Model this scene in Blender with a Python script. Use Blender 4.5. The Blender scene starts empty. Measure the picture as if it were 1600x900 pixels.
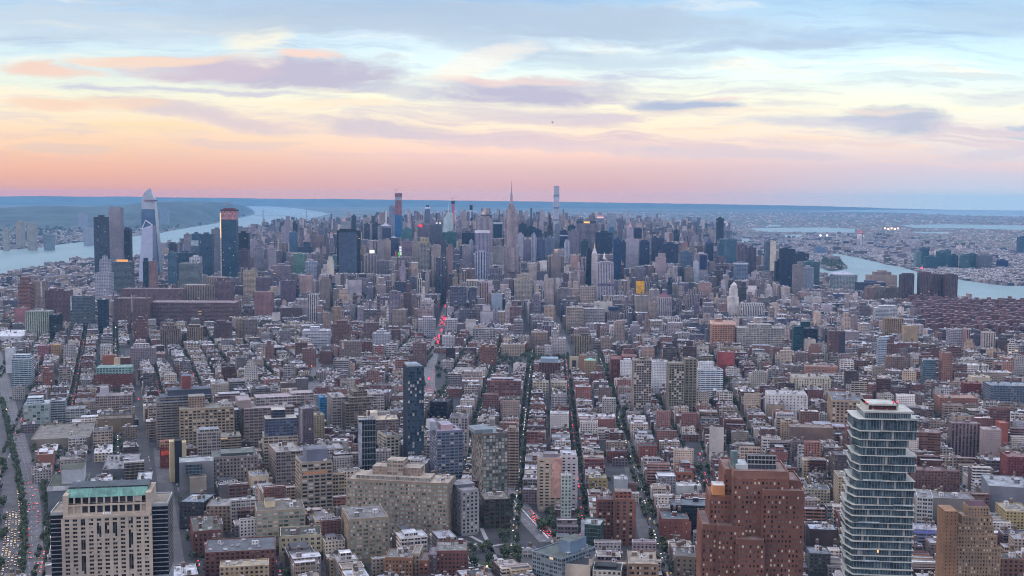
import bpy, math, random
import numpy as np
from mathutils import Matrix, Vector
R = math.radians
scene = bpy.context.scene
COL = scene.collection
rng = random.Random(7)

# ------------------------------------------------------------------ camera
F = 1810.0                      # focal length in pixels of the 1600 px wide photograph
EYE = 390.0
PITCH, ROLL = math.atan(146.0 / F), R(0.35)
cp, sp = math.cos(PITCH), math.sin(PITCH)
cr, sr = math.cos(ROLL), math.sin(ROLL)
FW = (0.0, cp, -sp)
U0 = (0.0, sp, cp)
RT = (cr, U0[1] * sr, U0[2] * sr)
UP = (-sr, U0[1] * cr, U0[2] * cr)
cam = bpy.data.cameras.new('camera')
cam.sensor_width = 36.0
cam.lens = 36.0 * F / 1600.0
cam.clip_start, cam.clip_end = 5.0, 200000.0
co = bpy.data.objects.new('camera', cam)
COL.objects.link(co)
co.matrix_world = Matrix(((RT[0], UP[0], -FW[0], 0), (RT[1], UP[1], -FW[1], 0), (RT[2], UP[2], -FW[2], EYE), (0, 0, 0, 1)))
scene.camera = co
scene.view_settings.view_transform = 'Standard'
scene.view_settings.look = 'None'
scene.view_settings.exposure = 0.30
scene.view_settings.gamma = 1.0
scene.view_settings.use_curve_mapping = False
cy = scene.cycles
cy.max_bounces, cy.diffuse_bounces, cy.glossy_bounces, cy.transmission_bounces, cy.volume_bounces = 4, 2, 2, 0, 1
cy.transparent_max_bounces = 6
cy.use_denoising = True
cy.pixel_filter_type = 'BLACKMAN_HARRIS'
cy.filter_width = 1.05
cy.caustics_reflective = cy.caustics_refractive = False
cy.sample_clamp_indirect = 4.0


def s2l(v):
    return v / 12.92 if v <= 0.04045 else ((v + 0.055) / 1.055) ** 2.4


def hx(s):
    return tuple(s2l(int(s[i:i + 2], 16) / 255.0) for i in (0, 2, 4))


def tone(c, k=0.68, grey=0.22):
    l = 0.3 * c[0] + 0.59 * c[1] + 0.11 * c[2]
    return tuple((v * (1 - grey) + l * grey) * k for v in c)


def rgb(r, g, b):
    return (s2l(r / 255.0), s2l(g / 255.0), s2l(b / 255.0), 1.0)


# ------------------------------------------------------------------ world: evening sky seen by direction
world = bpy.data.worlds.new('World')
scene.world = world
world.use_nodes = True


class NT:
    def __init__(s, tree):
        s.t = tree
        tree.nodes.clear()

    def n(s, kind, **kw):
        o = s.t.nodes.new(kind)
        for k, v in kw.items():
            setattr(o, k, v)
        return o

    def put(s, sock, v):
        if isinstance(v, bpy.types.NodeSocket):
            s.t.links.new(v, sock)
        elif v is not None:
            try:
                sock.default_value = v
            except Exception:
                sock.default_value = (v, v, v)

    def m(s, op, a, b=None, c=None, clamp=False):
        o = s.n('ShaderNodeMath', operation=op, use_clamp=clamp)
        for i, v in enumerate((a, b, c)):
            if v is not None:
                s.put(o.inputs[i], v)
        return o.outputs[0]

    def mix(s, f, a, b, mode='MIX'):
        o = s.n('ShaderNodeMix', data_type='RGBA', blend_type=mode)
        s.put(o.inputs[0], f)
        s.put(o.inputs[6], a)
        s.put(o.inputs[7], b)
        return o.outputs[2]

    def ramp(s, f, stops, interp='LINEAR'):
        o = s.n('ShaderNodeValToRGB')
        r = o.color_ramp
        r.interpolation = interp
        while len(r.elements) > 1:
            r.elements.remove(r.elements[-1])
        r.elements[0].position, r.elements[0].color = stops[0]
        for p, c in stops[1:]:
            e = r.elements.new(p)
            e.color = c
        s.put(o.inputs[0], f)
        return o.outputs[0]

    def step(s, v, a, b):
        o = s.n('ShaderNodeMapRange', interpolation_type='SMOOTHSTEP', clamp=True)
        s.put(o.inputs[0], v)
        s.put(o.inputs[1], a)
        s.put(o.inputs[2], b)
        return o.outputs[0]

    def noise(s, vec, scale, detail=4, rough=0.5, dist=0.0):
        o = s.n('ShaderNodeTexNoise')
        s.put(o.inputs['Vector'], vec)
        s.put(o.inputs['Scale'], scale)
        s.put(o.inputs['Detail'], detail)
        s.put(o.inputs['Roughness'], rough)
        s.put(o.inputs['Distortion'], dist)
        return o.outputs[0]

    def xyz(s, a, b, c):
        o = s.n('ShaderNodeCombineXYZ')
        for i, v in enumerate((a, b, c)):
            s.put(o.inputs[i], v)
        return o.outputs[0]


def build_sky():
    w = NT(world.node_tree)
    tc = w.n('ShaderNodeTexCoord')
    sep = w.n('ShaderNodeSeparateXYZ')
    w.put(sep.inputs[0], tc.outputs['Generated'])
    x, y, z = sep.outputs
    hyp = w.m('SQRT', w.m('ADD', w.m('MULTIPLY', x, x), w.m('MULTIPLY', y, y)))
    hyp = w.m('MAXIMUM', hyp, 0.02)
    ys = w.m('MAXIMUM', y, 0.12)
    U = w.m('DIVIDE', x, ys)
    V = w.m('DIVIDE', z, w.m('MAXIMUM', ys, w.m('MULTIPLY', hyp, 0.9)))
    V = w.m('MAXIMUM', V, 0.0)

    def pv(py):                      # photograph row -> ramp position
        return min(1.0, max(0.0, (math.tan(math.atan((450 - py) / F) - PITCH)) / 0.2))
    fv = w.m('MULTIPLY', V, 5.0, clamp=True)
    L = w.ramp(fv, [(pv(304), rgb(190, 146, 144)), (pv(292), rgb(206, 157, 150)), (pv(265), rgb(222, 173, 154)), (pv(235), rgb(226, 190, 165)),
                    (pv(195), rgb(236, 213, 184)), (pv(150), rgb(226, 226, 206)), (pv(105), rgb(206, 225, 224)), (pv(50), rgb(192, 214, 230)), (pv(0), rgb(168, 196, 222)), (1.0, rgb(150, 192, 228))])
    Cc = w.ramp(fv, [(pv(304), rgb(186, 160, 172)), (pv(290), rgb(196, 163, 172)), (pv(262), rgb(210, 180, 180)), (pv(235), rgb(236, 203, 190)),
                     (pv(200), rgb(240, 222, 198)), (pv(150), rgb(238, 236, 212)), (pv(100), rgb(218, 238, 238)), (pv(50), rgb(196, 219, 234)), (pv(0), rgb(166, 198, 226)), (1.0, rgb(146, 190, 228))])
    Rr = w.ramp(fv, [(pv(312), rgb(150, 182, 204)), (pv(290), rgb(176, 188, 208)), (pv(262), rgb(196, 191, 206)), (pv(235), rgb(212, 204, 208)),
                     (pv(200), rgb(228, 222, 212)), (pv(150), rgb(234, 240, 222)), (pv(100), rgb(212, 240, 244)), (pv(50), rgb(190, 219, 236)), (pv(0), rgb(168, 204, 230)), (1.0, rgb(146, 192, 230))])
    a = w.mix(w.step(U, -0.40, 0.02), L, Cc)
    sky = w.mix(w.step(U, 0.05, 0.42), a, Rr)
    # cloud layer: long soft streaks
    wob = w.noise(w.xyz(w.m('MULTIPLY', U, 5.0), w.m('MULTIPLY', V, 16.0), 3.1), 1.0, 6, 0.55)
    wob2 = w.noise(w.xyz(w.m('MULTIPLY', U, 6.0), w.m('MULTIPLY', V, 20.0), 9.7), 1.0, 6, 0.6)
    Uw = w.m('ADD', U, w.m('MULTIPLY', w.m('SUBTRACT', wob, 0.5), 0.16))
    Vw = w.m('ADD', V, w.m('MULTIPLY', w.m('SUBTRACT', wob2, 0.5), 0.030))
    st = w.noise(w.xyz(w.m('MULTIPLY', Uw, 4.0), w.m('MULTIPLY', w.m('ADD', Vw, w.m('MULTIPLY', U, 0.03)), 46.0), 1.7), 1.0, 7, 0.62, 0.4)
    fine = w.noise(w.xyz(w.m('MULTIPLY', Uw, 14.0), w.m('MULTIPLY', Vw, 150.0), 5.7), 1.0, 5, 0.6)
    band = w.m('MULTIPLY', w.step(V, 0.012, 0.05), 1.0)
    cool = w.ramp(fv, [(pv(300), rgb(205, 168, 182)), (pv(230), rgb(204, 184, 196)), (pv(150), rgb(184, 184, 206)), (pv(60), rgb(158, 182, 212)), (1.0, rgb(140, 178, 216))])
    warm = w.ramp(fv, [(pv(300), rgb(240, 176, 160)), (pv(220), rgb(244, 206, 174)), (pv(140), rgb(248, 226, 200)), (pv(60), rgb(246, 236, 220)), (1.0, rgb(214, 230, 240))])
    sky = w.mix(w.m('MULTIPLY', w.m('MULTIPLY', w.step(st, 0.49, 0.66), 0.72), band), sky, cool)
    sky = w.mix(w.m('MULTIPLY', w.m('MULTIPLY', w.step(st, 0.48, 0.32), 0.55), band), sky, warm)
    sky = w.mix(w.m('MULTIPLY', w.m('MULTIPLY', w.step(fine, 0.48, 0.72), 0.38), band), sky, cool)

    # single clouds: (px, py, half width, half height, tilt, colour, strength)
    blobs = [
        (470, 118, 165, 24, 0.02, (179, 175, 196), 0.85), (300, 108, 110, 20, 0.0, (194, 182, 197), 0.7), (110, 118, 70, 10, 0.06, (229, 196, 181), 0.8),
        (240, 100, 110, 9, -0.05, (231, 204, 185), 0.75), (470, 92, 45, 7, 0, (232, 203, 191), 0.8), (400, 66, 55, 32, 0, (234, 228, 210), 0.75),
        (830, 141, 135, 20, 0.0, (180, 178, 199), 0.9), (800, 124, 120, 7, 0, (225, 196, 194), 0.6), (640, 142, 90, 12, 0.1, (185, 190, 206), 0.6),
        (1060, 163, 80, 13, 0.02, (168, 179, 202), 0.9), (1115, 150, 25, 4, 0, (223, 198, 202), 0.6),
        (1385, 186, 95, 25, 0.05, (176, 183, 202), 0.85), (1265, 188, 110, 10, 0, (189, 192, 208), 0.6), (1340, 168, 60, 5, 0, (228, 209, 198), 0.5),
        (610, 203, 125, 15, 0.06, (194, 186, 199), 0.75), (340, 186, 150, 13, 0.14, (201, 188, 197), 0.7), (190, 170, 100, 11, 0.02, (230, 200, 178), 0.6),
        (80, 172, 70, 8, 0.05, (229, 196, 177), 0.6), (230, 208, 110, 9, 0, (232, 208, 172), 0.6), (60, 236, 80, 7, 0, (208, 189, 181), 0.5),
        (640, 25, 430, 34, 0.02, (169, 187, 207), 0.8), (1000, 38, 260, 26, 0.02, (171, 190, 210), 0.7), (1220, 62, 170, 10, -0.08, (169, 188, 211), 0.75),
        (1560, 20, 150, 24, 0, (172, 194, 216), 0.6), (150, 40, 260, 26, 0.04, (185, 199, 212), 0.6), (950, 92, 130, 13, -0.02, (184, 201, 214), 0.65), (700, 62, 190, 16, 0.14, (175, 192, 211), 0.55),
        (1592, 194, 34, 6, 0, (168, 182, 204), 0.7), (1588, 212, 40, 5, 0, (173, 187, 206), 0.6), (1560, 150, 80, 10, 0, (198, 207, 216), 0.5), (1540, 236, 90, 9, -0.1, (191, 192, 206), 0.5),
        (880, 226, 190, 11, 0.05, (204, 190, 199), 0.6), (1130, 242, 170, 10, 0.02, (197, 189, 201), 0.6), (560, 165, 110, 8, 0, (234, 213, 190), 0.5), (30, 65, 120, 9, 0, (182, 197, 210), 0.4),
        (760, 100, 60, 22, -0.3, (237, 227, 216), 0.5), (1100, 172, 150, 6, 0, (235, 218, 199), 0.45), (1450, 116, 150, 5, 0, (194, 206, 215), 0.5), (400, 230, 110, 6, 0, (211, 191, 187), 0.5),
    ]
    puff = w.noise(w.xyz(w.m('MULTIPLY', Uw, 40.0), w.m('MULTIPLY', Vw, 130.0), 2.2), 1.0, 6, 0.65)
    tail = w.m('ADD', w.m('ADD', w.m('MULTIPLY', st, 0.8), w.m('MULTIPLY', fine, 0.55)), w.m('MULTIPLY', puff, 0.45))
    for px, py, hw, hh, tilt, c, k in blobs:
        u0 = (px - 800) / F
        v0 = math.tan(math.atan((450 - py) / F) - PITCH)
        du = w.m('SUBTRACT', Uw, u0)
        dv = w.m('ADD', w.m('SUBTRACT', Vw, v0), w.m('MULTIPLY', du, tilt))
        e = w.m('ADD', w.m('POWER', w.m('ABSOLUTE', w.m('DIVIDE', du, hw / F)), 2.0), w.m('POWER', w.m('ABSOLUTE', w.m('DIVIDE', dv, hh / F)), 2.0))
        e = w.m('ADD', e, w.m('MULTIPLY', w.m('SUBTRACT', tail, 0.9), 3.6))
        f = w.m('MULTIPLY', w.step(e, 1.75, 0.1), min(1.0, k * 1.12))
        sky = w.mix(f, sky, rgb(*c))
    # the glow near the horizon has to reach the viewer through the long path of evening air
    invT = w.m('EXPONENT', w.m('DIVIDE', 0.00190, w.m('MAXIMUM', V, 0.0019)))
    S = (0.05, 0.25, 0.50)

    def vec(op, a, b):
        o = w.n('ShaderNodeVectorMath', operation=op)
        w.put(o.inputs[0], a)
        w.put(o.inputs[3] if op == 'SCALE' else o.inputs[1], b)
        return o.outputs[0]
    sky = vec('MAXIMUM', vec('ADD', vec('SCALE', vec('SUBTRACT', sky, S), invT), S), (0.05, 0.05, 0.05))
    # higher sky and eastern / southern half, brightened out of view to light the city
    hi = w.ramp(z, [(0.0, (0.6, 0.8, 1.1, 1)), (0.35, (1.10, 1.18, 1.46, 1)), (1.0, (1.34, 1.36, 1.62, 1))])
    back = w.ramp(z, [(0.0, (0.42, 0.46, 0.66, 1)), (0.12, (0.98, 0.92, 1.18, 1)), (0.4, (1.10, 1.10, 1.34, 1)), (1.0, (1.34, 1.36, 1.62, 1))])
    sky = w.mix(w.step(z, 0.17, 0.45), sky, hi)
    sky = w.mix(w.step(y, 0.55, -0.35), sky, back)
    # afterglow over the western (left-hand) horizon
    west = w.m('MULTIPLY', w.step(w.m('MULTIPLY', x, -1.0), 0.45, 0.98), w.step(z, 0.55, 0.02))
    sky = w.mix(w.m('MULTIPLY', west, 0.85), sky, (1.7, 1.12, 0.80, 1.0))
    bg = w.n('ShaderNodeBackground')
    w.put(bg.inputs[0], sky)
    bg.inputs[1].default_value = 1.0
    out = w.n('ShaderNodeOutputWorld')
    w.put(out.inputs[0], bg.outputs[0])


build_sky()
sun = bpy.data.lights.new('sun', 'SUN')
sun.energy, sun.angle, sun.color = 0.85, R(12), (1.0, 0.80, 0.68)
so = bpy.data.objects.new('sun', sun)
COL.objects.link(so)
sd = Vector((math.sin(R(-105)) * math.cos(R(9)), math.cos(R(-105)) * math.cos(R(9)), math.sin(R(9))))   # towards the set sun, west
so.rotation_euler = sd.to_track_quat('Z', 'Y').to_euler()

# ------------------------------------------------------------------ photograph <-> world


def ray(px, py):
    a, b = (px - 800.0) / F, (450.0 - py) / F
    return tuple(FW[i] + a * RT[i] + b * UP[i] for i in range(3))


def G(px, py, z=0.0):                # pixel -> point at height z
    d = ray(px, py)
    t = (z - EYE) / d[2]
    return d[0] * t, d[1] * t


def XZ(px, py, D):                   # pixel -> point at distance D
    d = ray(px, py)
    t = D / d[1]
    return d[0] * t, EYE + d[2] * t


def P(x, y, z):
    dz = z - EYE
    dep = y * cp - dz * sp
    return 800 + F * (x * RT[0] + y * RT[1] + dz * RT[2]) / dep, 450 - F * (x * UP[0] + y * UP[1] + dz * UP[2]) / dep

# ------------------------------------------------------------------ materials


def new_mat(name):
    m = bpy.data.materials.new(name)
    m.use_nodes = True
    w = NT(m.node_tree)
    out = w.n('ShaderNodeOutputMaterial')
    b = w.n('ShaderNodeBsdfPrincipled')
    w.t.links.new(b.outputs[0], out.inputs[0])
    return m, w, b


def facade_material():
    m, w, b = new_mat('facade')
    uv = w.n('ShaderNodeUVMap', uv_map='uv').outputs[0]
    sep = w.n('ShaderNodeSeparateXYZ')
    w.put(sep.inputs[0], uv)
    u, v = sep.outputs[0], sep.outputs[1]
    ac = w.n('ShaderNodeAttribute', attribute_name='col')
    ap = w.n('ShaderNodeAttribute', attribute_name='par')
    ag = w.n('ShaderNodeAttribute', attribute_name='gls')
    ps = w.n('ShaderNodeSeparateXYZ')
    w.put(ps.inputs[0], ap.outputs['Vector'])
    wf, hf, kind = ps.outputs
    fu, fl = w.m('FRACT', u), w.m('FRACT', v)
    mu = w.m('LESS_THAN', w.m('ABSOLUTE', w.m('SUBTRACT', fu, 0.5)), w.m('MULTIPLY', wf, 0.5))
    mv = w.m('LESS_THAN', w.m('ABSOLUTE', w.m('SUBTRACT', fl, 0.42)), w.m('MULTIPLY', hf, 0.5))
    # a meeting rail in every window, two lights side by side
    rail = w.m('GREATER_THAN', w.m('ABSOLUTE', w.m('SUBTRACT', fu, 0.5)), 0.035)
    mask = w.m('MULTIPLY', w.m('MULTIPLY', mu, mv), w.m('MAXIMUM', rail, w.m('LESS_THAN', wf, 0.6)))
    wn = w.n('ShaderNodeTexWhiteNoise', noise_dimensions='4D')
    geo = w.n('ShaderNodeNewGeometry')
    lows = w.n('ShaderNodeVectorMath', operation='DOT_PRODUCT')
    w.put(lows.inputs[0], ac.outputs['Vector'])
    lows.inputs[1].default_value = (17.0, 31.0, 53.0)
    nrm = w.n('ShaderNodeVectorMath', operation='DOT_PRODUCT')
    w.put(nrm.inputs[0], geo.outputs['True Normal'])
    nrm.inputs[1].default_value = (7.0, 3.0, 1.0)
    w.put(wn.inputs['Vector'], w.xyz(w.m('FLOOR', u), w.m('FLOOR', v), lows.outputs['Value']))
    w.put(wn.inputs['W'], w.m('FLOOR', nrm.outputs['Value']))
    rs = w.n('ShaderNodeSeparateXYZ')
    w.put(rs.inputs[0], wn.outputs['Color'])
    r1, r2, r3 = rs.outputs
    glass = w.mix(w.m('ADD', 0.15, w.m('MULTIPLY', r1, 0.7)), ag.outputs['Color'], (0.008, 0.010, 0.014, 1))
    blind = w.m('MULTIPLY', w.m('GREATER_THAN', r2, 0.80), w.m('GREATER_THAN', fl, w.m('MULTIPLY', r3, 0.6)))
    glass = w.mix(w.m('MULTIPLY', blind, w.m('SUBTRACT', 0.55, w.m('MULTIPLY', kind, 1.1), clamp=True)), glass, w.mix(0.5, ac.outputs['Color'], (0.55, 0.53, 0.48, 1)))
    pos = geo.outputs['Position']
    n1 = w.noise(pos, 0.035, 5, 0.65)
    n2 = w.noise(pos, 0.6, 3, 0.6)
    wall = w.mix(w.step(n1, 0.35, 0.7), w.mix(1.0, ac.outputs['Color'], (0.78, 0.78, 0.80, 1), 'MULTIPLY'), w.mix(1.0, ac.outputs['Color'], (1.14, 1.12, 1.10, 1), 'MULTIPLY'))
    wall = w.mix(w.m('MULTIPLY', w.step(n2, 0.4, 0.75), 0.25), wall, w.mix(1.0, wall, (0.72, 0.70, 0.70, 1), 'MULTIPLY'))
    course = w.m('MULTIPLY', w.m('LESS_THAN', fl, 0.09), 0.22)
    wall = w.mix(course, wall, w.mix(1.0, wall, (1.45, 1.45, 1.45, 1), 'MULTIPLY'))
    w.put(b.inputs['Base Color'], w.mix(mask, wall, glass))
    w.put(b.inputs['Roughness'], w.m('SUBTRACT', 0.88, w.m('MULTIPLY', mask, w.m('ADD', 0.62, w.m('MULTIPLY', r3, 0.12)))))
    w.put(b.inputs['Metallic'], w.m('MULTIPLY', w.m('MULTIPLY', mask, kind), w.m('SUBTRACT', 1.0, w.m('MULTIPLY', blind, 0.7))))
    w.put(b.inputs['IOR'], w.m('ADD', 1.35, w.m('MULTIPLY', mask, 0.45)))
    lit = w.m('MULTIPLY', w.m('LESS_THAN', w.m('FRACT', w.m('MULTIPLY', w.m('ADD', r1, r2), 7.31)), ag.outputs['Alpha']), mask)
    w.put(b.inputs['Emission Color'], w.mix(r3, (1.0, 0.62, 0.28, 1), (1.0, 0.86, 0.62, 1)))
    w.put(b.inputs['Emission Strength'], w.m('MULTIPLY', lit, w.m('ADD', 0.25, w.m('MULTIPLY', r2, 0.5))))
    return m


def plain_material():
    m, w, b = new_mat('roofing')
    ac = w.n('ShaderNodeAttribute', attribute_name='col')
    geo = w.n('ShaderNodeNewGeometry')
    pos = geo.outputs['Position']
    c = ac.outputs['Color']
    n1 = w.noise(pos, 0.11, 6, 0.7, 0.6)
    n2 = w.noise(pos, 0.7, 4, 0.7)
    v = w.n('ShaderNodeTexVoronoi', distance='CHEBYCHEV')
    w.put(v.inputs['Vector'], pos)
    v.inputs['Scale'].default_value = 0.16
    vs = w.n('ShaderNodeSeparateXYZ')
    w.put(vs.inputs[0], v.outputs['Color'])
    c1 = w.mix(w.step(n1, 0.36, 0.66), w.mix(1.0, c, (0.62, 0.62, 0.64, 1), 'MULTIPLY'), w.mix(1.0, c, (1.12, 1.12, 1.12, 1), 'MULTIPLY'))
    c1 = w.mix(w.m('MULTIPLY', w.step(n2, 0.5, 0.8), 0.4), c1, w.mix(1.0, c1, (0.6, 0.6, 0.6, 1), 'MULTIPLY'))
    c1 = w.mix(w.m('MULTIPLY', w.m('GREATER_THAN', vs.outputs[0], 0.8), 0.30), c1, w.mix(1.0, c1, (1.5, 1.5, 1.5, 1), 'MULTIPLY'))
    w.put(b.inputs['Base Color'], c1)
    b.inputs['Roughness'].default_value = 0.85
    return m


def glow_material():
    m, w, b = new_mat('lamp_glow')
    ac = w.n('ShaderNodeAttribute', attribute_name='col')
    w.put(b.inputs['Base Color'], (0.02, 0.02, 0.02, 1))
    w.put(b.inputs['Emission Color'], ac.outputs['Color'])
    b.inputs['Emission Strength'].default_value = 1.0
    return m


def simple(name, col, rough=0.8, metal=0.0, var=0.25, scale=0.5, emit=None):
    m, w, b = new_mat(name)
    geo = w.n('ShaderNodeNewGeometry')
    n = w.noise(geo.outputs['Position'], scale, 4, 0.6)
    c = (*col, 1.0)
    dk = tuple(x * (1 - var) for x in col) + (1.0,)
    lt = tuple(min(1, x * (1 + var)) for x in col) + (1.0,)
    w.put(b.inputs['Base Color'], w.mix(w.step(n, 0.3, 0.7), dk, lt))
    b.inputs['Roughness'].default_value = rough
    b.inputs['Metallic'].default_value = metal
    if emit:
        b.inputs['Emission Color'].default_value = (*emit[0], 1)
        b.inputs['Emission Strength'].default_value = emit[1]
    return m


def foliage_material():
    m, w, b = new_mat('foliage')
    geo = w.n('ShaderNodeNewGeometry')
    n = w.noise(geo.outputs['Position'], 0.25, 4, 0.7)
    n2 = w.noise(geo.outputs['Position'], 0.02, 2, 0.5)
    c = w.mix(w.step(n, 0.3, 0.7), (0.013, 0.030, 0.018, 1), (0.045, 0.075, 0.032, 1))
    c = w.mix(w.m('MULTIPLY', w.step(n2, 0.45, 0.65), 0.5), c, (0.06, 0.072, 0.03, 1))
    w.put(b.inputs['Base Color'], c)
    b.inputs['Roughness'].default_value = 0.7
    return m


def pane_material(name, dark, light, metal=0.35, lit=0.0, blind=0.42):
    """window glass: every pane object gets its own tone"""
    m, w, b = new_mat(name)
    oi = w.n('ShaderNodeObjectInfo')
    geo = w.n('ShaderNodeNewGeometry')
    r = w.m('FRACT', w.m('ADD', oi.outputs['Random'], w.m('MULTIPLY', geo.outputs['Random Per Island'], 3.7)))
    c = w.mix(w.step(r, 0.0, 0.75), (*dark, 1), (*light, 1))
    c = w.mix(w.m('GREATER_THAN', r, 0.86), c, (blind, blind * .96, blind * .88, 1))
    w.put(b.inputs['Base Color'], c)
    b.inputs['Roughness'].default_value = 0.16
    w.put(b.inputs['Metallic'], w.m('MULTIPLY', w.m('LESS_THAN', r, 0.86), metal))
    if lit:  # faint emission on some panes, in place of reflected sky
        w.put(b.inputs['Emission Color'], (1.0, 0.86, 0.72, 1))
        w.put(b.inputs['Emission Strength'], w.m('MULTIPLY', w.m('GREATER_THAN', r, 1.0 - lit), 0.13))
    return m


M_FAC, M_PLAIN, M_GLOW, M_LEAF = facade_material(), plain_material(), glow_material(), foliage_material()
M_BARK = simple('bark', (0.06, 0.045, 0.035))
M_METAL = simple('painted_steel', (0.28, 0.29, 0.31), 0.5, 0.3)
M_WOOD = simple('tank_wood', (0.10, 0.07, 0.055), 0.9)
M_SILVER = simple('silver_roofing', (0.48, 0.49, 0.52), 0.55, 0.1)
M_PANE = pane_material('dark_pane', (0.010, 0.012, 0.018), (0.06, 0.07, 0.09))
M_PANE_REFL = pane_material('pane_painted_reflection', (0.012, 0.012, 0.016), (0.20, 0.185, 0.18), 0.35, 0.12, 0.27)  # pale tones and faint glow stand in for sky mirrored in the glass
M_PANE_GREEN = pane_material('green_pane', (0.05, 0.085, 0.075), (0.36, 0.45, 0.40), 0.3)
M_PANE_BLUE = pane_material('blue_pane', (0.018, 0.035, 0.055), (0.09, 0.14, 0.19), 0.45)
MATS = (M_FAC, M_PLAIN, M_GLOW)

# ------------------------------------------------------------------ mesh helpers
NOW = (0.0, 0.0, 0.0, 0.0)
DARKG = (0.03, 0.035, 0.045, 0.0)


class Mesh:
    """collects tapered boxes and loose polygons, builds ONE mesh"""

    def __init__(s):
        s.rows, s.pv, s.pf, s.pc, s.pm = [], [], [], [], []

    def box(s, cx, cyy, z0, z1, w, d, ang, wall, win=None, gls=DARKG, roof=None, top=(1, 1), has_top=1, plain=0):
        """win = (bay, floor, wf, hf, metal)"""
        if win is None:
            nb = nd = nf = 1.0
            par = (0, 0, 0)
        else:
            nb = max(1.0, round(w / win[0]))
            nd = max(1.0, round(d / win[0]))
            nf = (z1 - z0) / win[1]
            par = (win[2], win[3], win[4])
        roof = roof or wall
        s.rows.append((cx, cyy, z0, z1, w, d, ang, top[0], top[1], *wall[:3], *par, *gls[:4], *roof[:3], nb, nd, nf, has_top, plain))

    def poly(s, pts, col, mat=1):
        n = len(s.pv)
        s.pv.extend(pts)
        s.pf.append(tuple(range(n, n + len(pts))))
        s.pc.append(col[:3])
        s.pm.append(mat)

    def prism(s, ring0, ring1, col, mat=1, cap=True):
        n = len(ring0)
        for i in range(n):
            j = (i + 1) % n
            s.poly([ring0[i], ring0[j], ring1[j], ring1[i]], col, mat)
        if cap:
            s.poly(list(ring1), col, mat)

    def tube(s, a, b, r, col, n=6, mat=1, r2=None):
        a, b = Vector(a), Vector(b)
        d = (b - a).normalized()
        e = d.orthogonal().normalized()
        f = d.cross(e)
        r2 = r if r2 is None else r2
        c0 = [tuple(a + (e * math.cos(t) + f * math.sin(t)) * r) for t in [6.28318 * i / n for i in range(n)]]
        c1 = [tuple(b + (e * math.cos(t) + f * math.sin(t)) * r2) for t in [6.28318 * i / n for i in range(n)]]
        s.prism(c0, c1, col, mat)

    def build(s, name, parent=None, mats=MATS):
        rows = np.array(s.rows, dtype=np.float64) if s.rows else np.zeros((0, 27))
        N = len(rows)
        if N:
            cx, cyy, z0, z1, w, d, ang = rows[:, :7].T
            ca, sa = np.cos(ang), np.sin(ang)
            V = np.zeros((N, 8, 3))
            for k, (lx, ly) in enumerate(((-.5, -.5), (.5, -.5), (.5, .5), (-.5, .5))):
                for t in (0, 1):
                    X = lx * w * (rows[:, 7] if t else 1)
                    Y = ly * d * (rows[:, 8] if t else 1)
                    V[:, k + 4 * t, 0] = cx + X * ca + Y * sa
                    V[:, k + 4 * t, 1] = cyy - X * sa + Y * ca
                    V[:, k + 4 * t, 2] = z1 if t else z0
            quad = np.array([(0, 1, 5, 4), (1, 2, 6, 5), (2, 3, 7, 6), (3, 0, 4, 7), (4, 5, 6, 7)])
            idx = quad[None] + (np.arange(N) * 8)[:, None, None]
            keep = np.ones((N, 5), bool)
            keep[:, 4] = rows[:, 25] > 0
            colr = np.repeat(rows[:, None, 9:12], 5, 1)
            colr[:, 4] = rows[:, 19:22]
            par = np.repeat(rows[:, None, 12:15], 5, 1)
            par[:, 4] = 0
            gls = np.repeat(rows[:, None, 15:19], 5, 1)
            mi = np.zeros((N, 5), int)
            mi[:, 4] = 1
            mi[rows[:, 26] > 0] = 1
            mi[rows[:, 26] > 1] = 2
            uv = np.zeros((N, 5, 4, 2))
            for k in range(4):
                nb = rows[:, 22] if k % 2 == 0 else rows[:, 23]
                uv[:, k, 1, 0] = uv[:, k, 2, 0] = nb
                uv[:, k, 0, 1] = uv[:, k, 1, 1] = -rows[:, 24] - 0.25
                uv[:, k, 2, 1] = uv[:, k, 3, 1] = -0.25
            kf = keep.reshape(-1)
            idx = idx.reshape(-1, 4)[kf]
            colr, par, gls, mi, uv = colr.reshape(-1, 3)[kf], par.reshape(-1, 3)[kf], gls.reshape(-1, 4)[kf], mi.reshape(-1)[kf], uv.reshape(-1, 4, 2)[kf]
            V = V.reshape(-1, 3)
        else:
            V, idx = np.zeros((0, 3)), np.zeros((0, 4), int)
            colr, par, gls, mi, uv = np.zeros((0, 3)), np.zeros((0, 3)), np.zeros((0, 4)), np.zeros(0, int), np.zeros((0, 4, 2))
        nv = len(V)
        np_ = len(s.pf)
        if np_:
            V = np.vstack([V, np.array(s.pv)])
        loops = np.concatenate([idx.reshape(-1), np.array([i + nv for f in s.pf for i in f], dtype=int)]) if np_ else idx.reshape(-1)
        sizes = np.concatenate([np.full(len(idx), 4), np.array([len(f) for f in s.pf], dtype=int)]) if np_ else np.full(len(idx), 4)
        starts = np.concatenate([[0], np.cumsum(sizes)[:-1]]) if len(sizes) else np.zeros(0, int)
        nF = len(sizes)
        me = bpy.data.meshes.new(name)
        me.vertices.add(len(V))
        me.vertices.foreach_set('co', V.reshape(-1).astype(np.float32))
        me.loops.add(len(loops))
        me.loops.foreach_set('vertex_index', loops.astype(np.int32))
        me.polygons.add(nF)
        me.polygons.foreach_set('loop_start', starts.astype(np.int32))
        try:
            me.polygons.foreach_set('loop_total', sizes.astype(np.int32))
        except Exception:
            pass
        for m in mats:
            me.materials.append(m)
        mia = np.concatenate([mi, np.array(s.pm, dtype=int)]) if np_ else mi
        if len(mats) == 1:
            mia = mia * 0
        me.polygons.foreach_set('material_index', mia.astype(np.int32))
        uvl = me.uv_layers.new(name='uv')
        ua = np.zeros((len(loops), 2), np.float32)
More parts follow.
